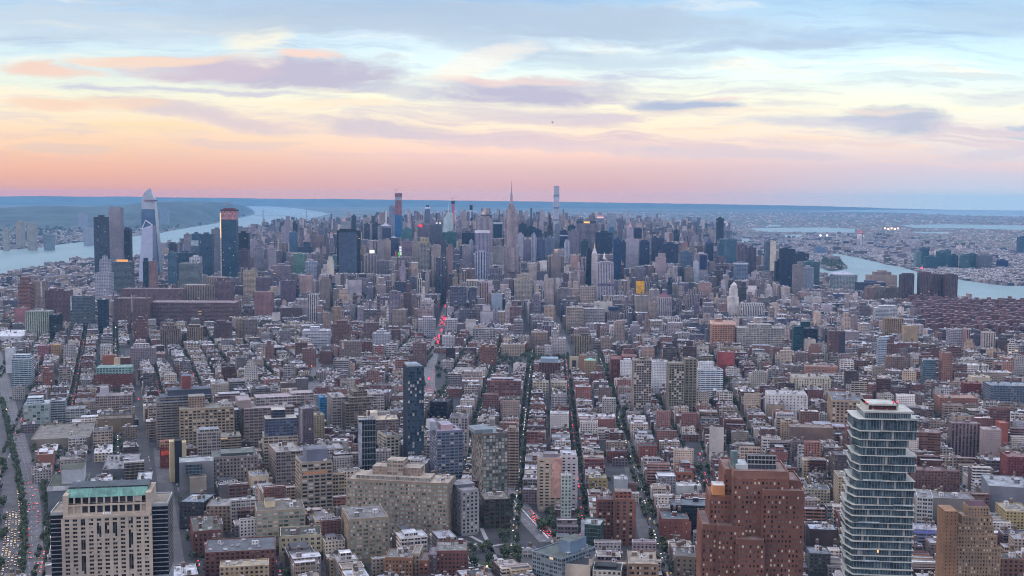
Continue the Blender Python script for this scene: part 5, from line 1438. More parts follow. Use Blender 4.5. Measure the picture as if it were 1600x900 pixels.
T(lb, 'loft building', 561, 623, 658, 694, 60, 40, H_ + 8, 'l', '94807c', '4c444c', 'cfc0a4', 'brown loft with a pale cream roof and satellite dome', [('pent', 574, 590, 645, 12, 'd4cabc', 'b')])
T(lb, 'apartment building', 560, 587, 657, 735, 82, 20, H_ + 8, 'G', '8c9498', '2c3c44', 'a8acb0', 'thin pale and black glass slab building', [('panel', 560, 566, 660, 730, 'a8acb4')])
T(lb, 'loft building', 604, 623, 682, 716, 60, 40, H_ - 6, 'L', 'd0c6b0', '403c3c', '3c3c44', 'cream framed loft with black roof beside the dark blue hotel', [], rel=(6.0, 4.6, .68, .6, False))
T(lb, 'loft building', 588, 611, 706, 724, 54, 16, H_ + 8, 'm', 'c0b8b4', '504c50', 'b0acb0', 'small blank white stair block by the dark blue hotel')
T('black_wedge_building', 'building', 672, 699, 628, 657, 30, 40, 12.0, 'd', '23283a', '181c2c', '34384a', 'black wedge-shaped building beside the pale avenue')
T('pink_apartment_building', 'apartment building', 842, 877, 717, 796, 66, 26, V_ - 4, 'M', 'c3b096', '4c4440', '8c8890', 'cream apartment building with a pink blank wall', [('panel', 862, 877, 716, 778, 'c89c8c'), ('pent', 850, 872, 709, 8, '8c8084', 'b')], rel=(7.0, 3.9, .62, .45, False))
T('white_apartment_building', 'apartment building', 877, 901, 712, 790, 68, 26, V_ - 2, 'M', 'd4ccd0', '584c54', 'b4b8c4', 'white stepped apartment building beside the pink wall', [('t', 878, 893, 708, 6)], rel=(7.0, 3.9, .5, .45, False))
T(ab, 'apartment building', 877, 893, 744, 812, 56, 10, V_ - 2, 'M', 'bcccc4', '5c7470', 'b8c0c0', 'pale green slim front of stacked balconies below the white stepped one')
T('brick_apartment_building', 'apartment building', 935, 961, 782, 842, 50, 26, V_ - 2, 'M', '7c4a3c', '2c2428', '7c7078', 'brown brick block with a dense grid of dark windows', [], rel=(4.4, 3.9, .6, .6, False))
T('brick_apartment_building', 'apartment building', 961, 991, 781, 846, 52, 24, V_, 'M', '90604c', '302428', '8c7c78', 'orange brick tower wing joined to the dark window grid', [('t', 961, 987, 768, 6, '94543c')], rel=(7.0, 4.2, .4, .6, False))
T(lb, 'loft building', 921, 948, 748, 768, 34, 20, V_, 'M', 'b39f62', '3c3832', 'a8a490', 'mustard yellow tenement with small dark windows', [], rel=(6.2, 4.6, .5, .45, True))
T(lb, 'loft building', 960, 981, 750, 770, 32, 20, V_, 'b', 'b0b8bc', '505050', 'c4c8cc', 'pale blank grey wall building by the mustard tenement')
T('slate_glass_building', 'apartment building', 909, 938, 820, 858, 34, 26, 14, 'g', '54706c', '3c5c58', 'a8b4b8', 'slim pale and green glass infill building with white roof pods', [('panel', 908, 913, 812, 850, 'a8b4c4')])
T('industrial_loft', 'loft building', 1035, 1077, 812, 848, 26, 36, V_, 'm', '95574a', '3c2828', '5c6870', 'bright red brick building with grey roof plant', [], rel=(6.0, 5.0, .2, .3, False))
T(lb, 'loft building', 1048, 1106, 790, 832, 34, 30, V_ + 4, 'g', '343c48', '28343f', '64707c', 'black modern block behind the bright red brick building')
T(lb, 'loft building', 1056, 1102, 870, 905, 30, 30, V_ + 6, 'M', '8c7c68', '282420', '605c5c', 'olive stone tenement with square dark windows beside the brown tower', [], rel=(5.4, 4.6, .36, .45, False))
T(lb, 'loft building', 1058, 1096, 760, 772, 26, 16, V_, 'b', 'ccd2d0', '606060', 'c0c4c8', 'white blank wall beneath the orange window house')
T(lb, 'loft building', 1057, 1082, 739, 754, 28, 16, V_, 'M', 'b0643c', '302c2c', '5c5c5c', 'orange house with three tall windows', [], rel=(7.0, 7.0, .5, .6, False))
T(lb, 'loft building', 1028, 1056, 745, 760, 26, 24, V_, 'm', 'a4a4ac', '50505c', 'd4d8dc', 'grey house under a white hipped roof', [('pyr', 1026, 1054, 748, 742, 'd8dce0')])
T('modern_framed_building', 'office building', 832, 878, 862, 905, 40, 52, 42.0, 'l', '7c94a4', '40484c', '5c6864', 'steel blue framed building with planted roof terraces', [('pent', 873, 891, 842, 18, '6c8ca8', 'b')])
T(lb, 'loft building', 878, 922, 882, 905, 34, 26, 12.0, 'b', 'd2c8b4', '807868', '3c4048', 'cream blank-walled building with chimney stack', [('t', 920, 925, 873, 2)])
T(lb, 'loft building', 926, 971, 892, 905, 30, 26, 8.0, 'M', 'd4d0c4', '383838', '34383c', 'white cornice building with black roof enclosure', [('pent', 931, 963, 884, 8, '2c2c34', 'b')])
T('corner_brick_building', 'office building', 982, 1027, 881, 905, 40, 40, 4.0, 'M', 'a08468', '54403c', '9c9488', 'large red brick corner building with cream cornice', [('panel', 981, 1028, 879, 882, 'd0c4ac')], rel=(6.6, 5.0, .6, .5, True))
T('brick_row_building', 'loft building', 602, 644, 872, 905, 26, 30, 3.0, 'M', 'a0724c', '34302c', '7c7c78', 'orange brick six-storey tenement facing the plaza', [], rel=(3.4, 4.2, .5, .5, False))
T('brick_row_building', 'loft building', 644, 655, 866, 905, 27, 30, 3.0, 'M', 'c0b49c', '383430', '8c8880', 'narrow cream tenement between orange and red ones', [], rel=(3.4, 4.2, .5, .5, False))
T('brick_row_building', 'loft building', 655, 669, 877, 905, 24, 30, 3.0, 'M', '845038', '2c2828', '6c6460', 'narrow brown tenement beside the cream one', [], rel=(4.2, 4.2, .6, .5, False))
T('brick_row_building', 'loft building', 669, 682, 868, 905, 26, 30, 2.0, 'M', '6c5a60', '9aa0a8', '7c7880', 'mauve tenement with blue white windows', [])
T('brick_row_building', 'loft building', 682, 730, 862, 896, 27, 34, -3.0, 'M', '85534a', '484048', '80807c', 'red brick tenement ending at the plaza corner', [], rel=(4.0, 4.6, .4, .5, False))
T(lb, 'loft building', 303, 345, 832, 892, 27, 60, H_, 'M', '80524a', '382c2c', '5c6058', 'long red brick loft building with planted roof deck', [], rel=(5.0, 5.0, .4, .5, False))
T(lb, 'loft building', 320, 430, 865, 905, 30, 46, H_ + 8, 'M', '7e504a', '382c2c', '5c6068', 'second red brick loft building with skylights and grey decks')
T(lb, 'loft building', 343, 420, 888, 905, 30, 20, H_ + 8, 'M', 'b8a078', '403830', 'a89c84', 'cream tan loft with terrace near the lower frame')
T(lb, 'loft building', 438, 502, 839, 862, 34, 34, H_ + 8, 'M', 'c2b894', '34342f', '4c5048', 'cream tenement row with dark cluttered roof', [], rel=(6.0, 5.0, .5, .5, True))
T(lb, 'loft building', 322, 360, 792, 816, 30, 34, -4.0, 'M', '94806c', '403838', '8c8c8c', 'tan curved corner loft with metal roof')
T(lb, 'loft building', 280, 318, 785, 812, 32, 40, 6.0, 'M', '3c3c44', '282c34', '7c8c98', 'dark brick triangular block with bright roof lights')
T(lb, 'office building', 332, 402, 716, 756, 40, 46, H_ + 3, 'M', '9c8e88', '504c50', '68706c', 'grey stone bank building with deep white cornice', [('pent', 345, 396, 709, 8, '545c58', 'b')], rel=(4.6, 4.6, .5, .6, False))
T(lb, 'loft building', 309, 345, 678, 716, 50, 34, H_, 'L', 'a49c94', '48484c', '8c949c', 'pale grey loft with glass roof line', [('t', 312, 342, 672, 6)])
T(lb, 'loft building', 345, 377, 684, 704, 46, 34, H_, 'r', 'bca888', '484040', '8c8c84', 'cream banded loft joined to the pale grey loft')
T(lb, 'apartment building', 280, 334, 724, 782, 46, 30, H_ + 3, 'b', '8c9094', '505458', 'a0a8ac', 'blank pale grey wall building with glass front extension', [('t', 290, 316, 742, -10, '5c7c88', 'g')])
T(lb, 'apartment building', 265, 273, 692, 740, 60, 20, H_, 'b', 'd8c690', '807850', 'c8b888', 'pale yellow half of a three striped blank tower')
T(lb, 'apartment building', 273, 284, 690, 742, 62, 20, H_, 'b', '2c2a38', '202028', '343040', 'black middle stripe of a three striped blank tower')
T(lb, 'apartment building', 284, 291, 693, 718, 58, 20, H_, 'b', 'd8cc9c', '807850', 'c8b888', 'pale yellow far half of a three striped blank tower')
T(lb, 'apartment building', 250, 266, 700, 730, 30, 20, H_, 'm', '8a3c30', '402c2c', '905048', 'dark red brick house with a red orange billboard', [('panel', 252, 266, 705, 711, 'e0502c'), ('t', 250, 265, 690, 4, 'b0805c', 'L')])
T('curved_condominium', 'apartment building', 37, 76, 633, 662, 46, 40, H_ * .8, 'g', 'a8b8bc', '5c7c84', 'c0c8d0', 'pale glass apartment block with rounded white frame', [('t', 42, 66, 622, 10, 'b4c4cc', 'r')], rel=(6.0, 5.0, .8, .8, False, 'green'))
T('curved_condominium', 'apartment building', 77, 101, 628, 656, 48, 34, H_ * .8, 'r', 'a0acb0', '3c4c54', '9ca8b0', 'dark ribbon windowed wing of the pale glass apartment block')
T(lb, 'apartment building', 102, 132, 640, 656, 40, 30, H_ * .8, 'L', 'b0b4b0', '3c444c', 'a4a8ac', 'grey gridded block at the end of the pale glass apartments')
T(lb, 'loft building', 153, 207, 650, 666, 30, 34, H_ * .7, 'b', '8c7a5c', '404040', '3c4048', 'low tan building with a broad dark roof', [('panel', 154, 207, 651, 653, 'b8b0a0')])
T(lb, 'loft building', 149, 205, 620, 636, 30, 34, H_ * .7, 'L', 'a8948c', '4c4444', '908c90', 'tan gridded loft row with white penthouse', [('pent', 156, 168, 606, 10, 'c4c4cc', 'b')])
T('pier_shed', 'building', 48, 140, 688, 704, 14, 120, H_ * .8, 'b', '8c8478', '505050', '7c7870', 'wide beige flat depot roof with small sheds beside the highway')
T('green_roof_building', 'office building', 74, 133, 764, 800, 34, 70, H_ * .8, 'b', '707c84', '384850', '4c5444', 'grey modern garage with planted green roof and white frame', [('pent', 96, 130, 735, 20, 'b8c0c8', 'b'), ('panel', 73, 134, 761, 764.5, 'c4c8cc')])
T('parking_building', 'car park', 160, 215, 735, 752, 12, 95, H_ * .8, 'b', '787c84', '484c50', '8c8c90', 'rooftop car park filled with rows of parked cars')
T(lb, 'building', 178, 213, 764, 790, 20, 20, H_ * .8, 'm', '909aa8', '343c48', '8898a8', 'small grey house-like block on the pale roofs behind green gable')
T(lb, 'building', 213, 236, 756, 775, 16, 60, H_ * .8, 'b', 'a8b0b4', '606468', 'b8c0c4', 'low white flat roof beside the car park')
T('shore_tower', 'apartment tower', 4, 12, 357, 372, 7600, 30, N_, 'r', 'b8b09c', '707880', 'a8a49c', 'thin cream tower on the western bank')
T('shore_tower', 'apartment tower', 42, 54, 349, 378, 7700, 40, N_, 'r', 'b4ac98', '707880', 'a8a49c', 'cream slab on the western bank, one of a pair, closer to the dark riverside tower')
T('shore_tower', 'apartment tower', 24, 35, 346, 374, 7950, 40, N_, 'r', 'b4ac98', '707880', 'a8a49c', 'cream slab on the western bank, one of a pair, farther from the dark riverside tower')
T('shore_tower', 'apartment tower', 68, 82, 367, 376, 7700, 40, N_, 'g', '8c9ca0', '708890', '98a4a8', 'squat grey green block on the wooded western bank')
T('shore_tower', 'apartment tower', 130, 145, 357, 366, 8400, 40, N_, 'v', 'b0b8c4', '60789c', 'b0b4c0', 'wide white block on the western bank near the dark riverside tower')
T('shore_tower', 'apartment tower', 122, 135, 333, 341, 12000, 40, N_, 'r', 'a8aec0', '7c88a0', 'a8a8b4', 'pale apartment blocks high on the wooded western ridge')
T('shore_tower', 'apartment tower', 250, 263, 327, 335, 13000, 40, N_, 'r', '90a4b4', '7088a0', '90a4b4', 'hazy pale block on the ridge beside the sloped skyscraper')

# ------------------------------------------------------------------ landmarks with a shape of their own


def crane(px, py0, D, h, jib, side, label):
    X, Z = XZ(px, py0, D)
    root = tag(empty('tower_crane', X, D, Z), label, 'crane', 'tower cranes on the unfinished towers')
    red = (0.30, 0.22, 0.24)
    m = Mesh()
    m.tube((X, D, Z), (X, D, Z + h), 1.3, red, 4)
    m.build('mast', root)
    m = Mesh()
    m.tube((X - side * jib * 0.25, D, Z + h * 0.85), (X + side * jib, D, Z + h * 1.5), 0.9, red, 4)
    m.build('jib', root)
    m = Mesh()
    m.box(X - side * jib * 0.25, D, Z + h * 0.7, Z + h * 0.95, 6, 5, 0, (0.3, 0.3, 0.3))
    m.build('counterweight', root)


def frame_site(x0, x1, yt, D, dep, label, yb, name, cat, ang=-1.7):
    s = Site(x0, x1, yt, D, dep, ang)
    s.register(label, yb)
    return s, tag(empty(name, *s.pt(s.w / 2, 0)), label, cat)


def loft_between(m, rings, cols, mat=0):
    for (r0, r1), c in zip(zip(rings, rings[1:]), cols):
        m.prism(r0, r1, c, mat, cap=False)


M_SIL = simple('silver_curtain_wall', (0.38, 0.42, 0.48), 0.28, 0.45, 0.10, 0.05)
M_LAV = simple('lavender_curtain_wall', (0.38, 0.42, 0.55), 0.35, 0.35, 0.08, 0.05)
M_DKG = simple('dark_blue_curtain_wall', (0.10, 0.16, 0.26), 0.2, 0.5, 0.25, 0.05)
M_GRN = simple('pale_green_curtain_wall', (0.42, 0.53, 0.53), 0.3, 0.4, 0.12, 0.04)


def poly_part(name, root, polys, mat):
    return flat_mesh(name, polys, mat, root)


def sloped_tower():            # tallest of the rail yard, tapering with a cut peak and a jutting deck
    D = 4690
    lab = 'tall silver tapering skyscraper with slanted peak and triangular viewing deck'
    s, root = frame_site(219, 255, 312, D, 50, lab, 420, 'sloped_skyscraper', 'skyscraper')

    def q(px, py, v=0.0):
        X, Z = XZ(px, py, D + v)
        return (X, D + v, Z)
    # front shaft (dark), crown (silver), bright right-hand flank
    base = q(220, 425)[2]
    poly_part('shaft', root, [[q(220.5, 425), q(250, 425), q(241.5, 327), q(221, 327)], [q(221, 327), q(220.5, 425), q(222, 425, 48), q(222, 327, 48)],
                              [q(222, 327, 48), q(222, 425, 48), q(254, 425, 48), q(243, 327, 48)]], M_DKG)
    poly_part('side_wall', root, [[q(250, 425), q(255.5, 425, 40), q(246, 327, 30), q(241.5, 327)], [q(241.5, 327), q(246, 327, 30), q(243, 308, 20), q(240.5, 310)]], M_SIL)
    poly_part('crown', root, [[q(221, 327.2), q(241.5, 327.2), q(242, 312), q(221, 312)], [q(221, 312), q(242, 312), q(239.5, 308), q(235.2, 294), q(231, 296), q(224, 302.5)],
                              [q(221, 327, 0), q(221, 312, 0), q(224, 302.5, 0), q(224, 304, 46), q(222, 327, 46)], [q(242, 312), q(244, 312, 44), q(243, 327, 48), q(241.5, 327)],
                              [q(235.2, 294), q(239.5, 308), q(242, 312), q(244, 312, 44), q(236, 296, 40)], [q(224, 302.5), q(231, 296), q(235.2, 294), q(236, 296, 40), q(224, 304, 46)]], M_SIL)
    m = Mesh()
    X0, Z0 = XZ(225, 312, D - 6)
    X1, _ = XZ(245, 313, D - 24)
    m.poly([(X0, D - 2, Z0), (X1, D - 20, Z0), (X1 - 8, D + 6, Z0)], (0.16, 0.13, 0.16))
    m.poly([(X0, D - 2, Z0 - 6), (X1, D - 20, Z0 - 2), (X1 - 8, D + 6, Z0 - 6)], (0.16, 0.13, 0.16))
    m.poly([(X0, D - 2, Z0 - 6), (X1, D - 20, Z0 - 2), (X1, D - 20, Z0), (X0, D - 2, Z0)], (0.22, 0.15, 0.18))
    m.poly([(X1, D - 20, Z0 - 2), (X1 - 8, D + 6, Z0 - 6), (X1 - 8, D + 6, Z0), (X1, D - 20, Z0)], (0.22, 0.15, 0.18))
    m.build('observation_deck', root)
    # second, nearer tower of the pair
    D2 = 4420
    lab = 'pale lavender skyscraper widening downward with an open triangular peak'
    s, root = frame_site(218, 240, 352, D2, 40, lab, 410, 'tapered_skyscraper', 'skyscraper')

    def r(px, py, v=0.0):
        X, Z = XZ(px, py, D2 + v)
        return (X, D2 + v, Z)
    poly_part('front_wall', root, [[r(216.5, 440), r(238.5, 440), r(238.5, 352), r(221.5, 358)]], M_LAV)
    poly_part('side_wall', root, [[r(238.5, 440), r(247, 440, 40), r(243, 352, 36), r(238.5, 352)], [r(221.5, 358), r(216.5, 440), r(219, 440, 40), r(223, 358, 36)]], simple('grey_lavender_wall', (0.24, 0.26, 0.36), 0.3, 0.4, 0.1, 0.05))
    m = Mesh()
    for a, b_ in (((221.5, 358), (227.5, 344)), ((227.5, 344), (238.5, 352)), ((238.5, 352), (221.5, 358))):
        m.tube(r(*a, 2), r(*b_, 2), 2.2, (0.62, 0.64, 0.72), 4)
    m.tube(r(227.5, 344, 2), r(230, 346, 30), 2.0, (0.5, 0.52, 0.6), 4)
    m.build('peak_frame', root)
    poly_part('roof', root, [[r(221.5, 358, 1), r(238.5, 352, 1), r(243, 352, 36), r(223, 358, 36)], [r(224, 356.5, 6), r(236, 352.5, 6), r(228, 346, 6)]], M_DKG)


def red_crowned():
    D = 4500
    lab = 'dark blue glass tower under construction with red and white netted crown'
    s, root = frame_site(345.5, 368.5, 343, D, 44, lab, 434, 'unfinished_glass_tower', 'skyscraper')
    ring = lambda z, k, i=0: [(*s.pt(s.w / 2 + sx * s.w / 2 * k, s.dep / 2 + sy * s.dep / 2 * k), z) for sx, sy in ((-1, -1), (1, -1), (1, 1), (-1, 1))]
    H = s.H
    m = Mesh()
    cx, cyy = s.pt(s.w / 2, s.dep / 2)
    m.box(cx, cyy, 0, H, s.w * 1.10, s.dep * 1.1, s.th, hx('3c5468'), STY['g'], (*hx('2c5068'), 0.01), top=(0.91, 0.91))
    m.build('glass_shaft', root)
    m = Mesh()
    s.box(m, 0, s.w, 0, s.dep, H, H + 33, hx('a8605c'), (5.0, 8.0, 0.55, 0.7, 0.1), (*hx('c8c0c8'), 0.0))
    m.build('netted_storeys', root)
    m = Mesh()
    s.box(m, -2, s.w + 2, -2, s.dep + 2, H + 33, H + 39, hx('4c2c38'))
    s.box(m, 8, s.w - 8, 8, s.dep - 8, H + 39, H + 44, hx('6c3840'))
    m.build('roof_deck', root)
    m = Mesh()
    s.box(m, -3.5, 0.5, -4, -1, 40, H + 30, hx('c8bcb8'), (2, 10, 0.6, 0.4, 0), (*hx('8c5c54'), 0))
    m.build('hoist', root)
    m = Mesh()
    s.box(m, -3.6, 0.6, -4.6, -4.1, H - 70, H + 26, (1.0, 0.7, 0.35), plain=2)
    m.build('hoist_lights', root)
    crane(355, 328, D + 15, 28, 34, 1, 'tower crane on the red and white netted crown')


def spired():
    D = 4602
    lab = 'limestone art deco skyscraper with stepped shoulders, mast and tall antenna'
    s, root = frame_site(788, 810, 385, D, 46, lab, 436, 'spired_skyscraper', 'skyscraper')
    wall, gl = hx('aa9c9e'), (*hx('5a5262'), 0.01)
    win = (4.6, 4.0, 0.5, 1.01, 0.2)
    tiers = [('podium', 785.5, 812.5, 425, 0, 50), ('lower_shaft', 787.5, 810.5, 384, 0, 48), ('shaft', 789, 809, 341, 2, 44), ('upper_shaft', 791, 807, 327, 4, 38), ('shoulders', 793.2, 805, 322.5, 8, 28), ('crown', 795, 803, 318.5, 12, 20)]
    z = 0
    for nm, a, b_, y, v0, dd in tiers:
        m = Mesh()
        u0, z1 = s.hit(a, y, v0)
        u1, _ = s.hit(b_, y, v0)
        s.box(m, u0, u1, v0, v0 + dd, z, z1, wall, win, gl, hx('b0a6a8'))
        if nm in ('shaft', 'lower_shaft'):
            w = u1 - u0
            s.box(m, u0 + w * .2, u0 + w * .8, v0 - 4, v0 - 0.1, z, z1 - 6, wall, win, gl, wall)
        m.build(nm, root)
        z = z1 - 0.2
    cxu = s.along(799, z, 22)
    X, Y = s.pt(cxu, 22)
    zz = lambda py: s.hit(799, py, 22)[1]
    rg_ = lambda r, h, n=12: [(X + r * math.cos(6.283 * i / n), Y + r * math.sin(6.283 * i / n), h) for i in range(n)]
    m = Mesh()
    m.prism(rg_(5.6, z), rg_(5.0, zz(306)), hx('9a90a0'))
    m.prism(rg_(5.0, zz(306)), rg_(1.8, zz(300)), hx('8a8494'))
    m.build('mooring_mast', root)
    m = Mesh()
    m.prism(rg_(1.6, zz(300.5), 6), rg_(1.1, zz(292), 6), hx('7c7888'))
    m.prism(rg_(1.0, zz(292), 6), rg_(0.4, zz(282.5), 6), hx('7c7888'))
    m.build('antenna', root)


def pencil():
    D = 6475
    lab = 'very tall white square pencil tower rising above the horizon'
    s, root = frame_site(865.6, 874.0, 290.5, D, 28, lab, 384, 'pencil_tower', 'skyscraper')
    m = Mesh()
    s.box(m, 0, s.w, 0, s.w, 0, s.H, hx('b4b8c6'), (4.8, 4.8, 0.6, 0.62, 0.4), (*hx('8c98b0'), 0.0), hx('a0a4b0'))
    m.build('shaft', root)
    for y in (307, 326, 345, 364):
        m = Mesh()
        z = s.hit(870, y)[1]
        s.box(m, -0.2, s.w + 0.2, -0.2, s.w + 0.2, z, z + 9, hx('6c7890'))
        m.build('open_storey', root)


def scaffolded():
    D = 6900
    lab = 'unfinished skyscraper with red brown upper storeys above bright blue glass'
    s, root = frame_site(617.2, 627.6, 336, D, 36, lab, 372, 'unfinished_skyscraper', 'skyscraper')
    m = Mesh()
    s.box(m, 0, s.w, 0, s.dep, 0, s.H, hx('3c78b0'), STY['g'], (*hx('2c6cac'), 0.0))
    s.box(m, -18, 0, 6, s.dep, 0, s.hit(620, 349)[1], hx('3c78b0'), STY['g'], (*hx('2c6cac'), 0.0))
    m.build('glass_shaft', root)
    z1 = s.hit(620, 313)[1]
    m = Mesh()
    s.box(m, 1, s.w - 1, 1, s.dep, s.H, z1, hx('8a545c'), (9, 12, 0.3, 0.8, 0), (*hx('604850'), 0))
    m.build('bare_storeys', root)
    m = Mesh()
    s.box(m, 0, s.w, 0, s.dep, z1, s.hit(620, 308)[1], hx('9a98a4'))
    m.build('white_netting', root)
    m = Mesh()
    s.box(m, -1, s.w + 1, -1, s.dep, s.hit(620, 308)[1], s.hit(620, 301.5)[1], hx('6c4c54'), (8, 10, 0.5, 0.5, 0), (*hx('b87c70'), 0.0))
    m.build('formwork_crown', root)
    crane(619, 301.5, D + 15, 22, 26, 1, 'tower crane on the red brown unfinished skyscraper')
    # the slimmer one, rose coloured, with a wide head
    D = 6700
    lab = 'very slim unfinished tower with pink netting and dark wider head'
    s, root = frame_site(705.8, 710.0, 318.5, D, 16, lab, 362, 'unfinished_slim_tower', 'skyscraper')
    m = Mesh()
    s.box(m, 0, s.w, 0, s.dep, 0, s.H, hx('6c5870'), (4, 6, 0.6, 0.6, 0.2), (*hx('44405c'), 0))
    m.build('shaft', root)
    m = Mesh()
    s.box(m, 2.4, s.w + 0.6, -0.8, -0.2, s.hit(707, 350)[1], s.H, hx('b8607c'))
    m.build('pink_netting', root)
    m = Mesh()
    s.box(m, -3, s.w + 3, -3, s.dep + 3, s.hit(707, 318.5)[1], s.hit(707, 314)[1], hx('3c3444'))
    m.build('formwork_crown', root)
    crane(707.5, 314, D + 8, 18, 22, 1, 'tower crane on the very slim pink netted tower')
    D = 6600
    lab = 'thin white unfinished tower topped by black formwork'
    s, root = frame_site(733.8, 736.2, 328, D, 16, lab, 352, 'unfinished_slim_tower', 'skyscraper')
    m = Mesh()
    s.box(m, 0, s.w, 0, s.dep, 0, s.H, hx('c4c8d4'), (4, 6, 0.3, 0.5, 0.2), (*hx('8890a8'), 0))
    m.build('shaft', root)
    m = Mesh()
    s.box(m, 0, s.w + 8, -2, s.dep, s.H, s.hit(735, 320.5)[1], hx('20242e'))
    s.box(m, 4, s.w + 12, -2, s.dep, s.hit(735, 345)[1], s.hit(735, 340.5)[1], hx('20242e'))
    m.build('formwork_crown', root)
    crane(737.5, 320.5, D + 8, 14, 18, -1, 'tower crane on the thin white unfinished tower')


def crystal():
    D = 5600
    lab = 'pale green faceted glass skyscraper with leaning edges and a thin spire'
    s, root = frame_site(689, 709, 340, D, 46, lab, 366, 'crystal_skyscraper', 'skyscraper')

    def q(px, py, v=0.0):
        X, Z = XZ(px, py, D + v)
        return (X, D + v, Z)
    poly_part('front_wall', root, [[q(689, 425), q(702, 425), q(701, 330.5), q(693.5, 340)], [q(702, 425), q(708.5, 425, 10), q(708, 333, 10), q(701, 330.5)]], M_GRN)
    poly_part('side_wall', root, [[q(689, 425), q(693.5, 340), q(694, 341, 44), q(690, 425, 44)], [q(708.5, 425, 10), q(709, 425, 44), q(708.5, 335, 44), q(708, 333, 10)],
                                  [q(693.5, 340), q(701, 330.5), q(702, 333, 44), q(694, 341, 44)], [q(701, 330.5), q(708, 333, 10), q(708.5, 335, 44), q(702, 333, 44)]], M_GRN)
    m = Mesh()
    m.tube(q(701, 333, 8), q(701.3, 316.5, 8), 1.6, (0.6, 0.66, 0.68), 5, r2=0.5)
    m.build('spire', root)


def clock_towers():
    D = 4000
    lab = 'white marble clock tower with steep pyramid and golden lantern'
    s, root = frame_site(925.3, 933.5, 396, D, 20, lab, 448, 'clock_tower', 'tower')
    m = Mesh()
    s.box(m, 0, s.w, 0, s.w, 0, s.H, hx('bcb6b8'), STY['m'], (*hx('70708a'), 0.01))
    m.build('shaft', root)
    m = Mesh()
    cx, cyy = s.pt(s.w / 2, s.w / 2)
    m.box(cx, cyy, s.H, s.hit(929, 386, 8)[1], s.w * .84, s.w * .84, s.th, hx('c8c4c8'), top=(0.2, 0.2))
    m.build('pyramid_roof', root)
    m = Mesh()
    z = s.hit(929, 386, 8)[1]
    m.tube((cx, cyy, z), (cx, cyy, z + 7), 2.0, (0.9, 0.62, 0.18), 8)
    m.tube((cx, cyy, z + 7), (cx, cyy, z + 15), 1.6, (0.9, 0.62, 0.18), 8, r2=0.1)
    m.build('golden_lantern', root)
    D = 3620
    lab = 'white stone clock tower with columned lantern and pyramid top'
    s, root = frame_site(1139.5, 1154.5, 464, D, 30, lab, 496, 'clock_tower', 'tower')
    wall = hx('c6c2c0')
    z0 = 0
    for nm, a, b_, y, v0 in (('shaft', 1139.5, 1154.5, 464, 0), ('belfry', 1141.5, 1153, 451, 3), ('lantern', 1142.8, 1151.8, 446, 5)):
        m = Mesh()
        u0, z1 = s.hit(a, y, v0)
        u1, _ = s.hit(b_, y, v0)
        s.box(m, u0, u1, v0, v0 + (u1 - u0), z0, z1, wall, STY['m'], (*hx('84848c'), 0.02))
        m.build(nm, root)
        z0 = z1
    m = Mesh()
    cx, cyy = s.pt(s.along(1147.3, z0, 12), 5 + 9)
    m.box(cx, cyy, z0, s.hit(1147, 440.5, 12)[1], 16, 16, s.th, hx('ccc8c4'), top=(0.15, 0.15))
    m.build('pyramid_roof', root)
    LM('utility_hall', 'office building', 1155, 1195, 478, 496, 3600, 40, N_, 'v', 'c4c0be', '5c5c6c', 'b0aeb0', 'white stone hall with tall columns joined to the white clock tower', [('t', 1158, 1194, 474, 6)])
    LM('domed_tower', 'office tower', 862, 876, 400, 435, 4350, 24, N_, 'm', 'a08e8c', '5c545c', '9c9090', 'mauve stone tower with a glowing white domed lantern',
       [('t', 864.5, 874, 394.5, 4), ('t', 867, 872, 391, 8, 'd8b0a0', 'b'), ('sign', 867.5, 871, 389.5, 391.5, 'ffb8a0', 1.0, -8)])


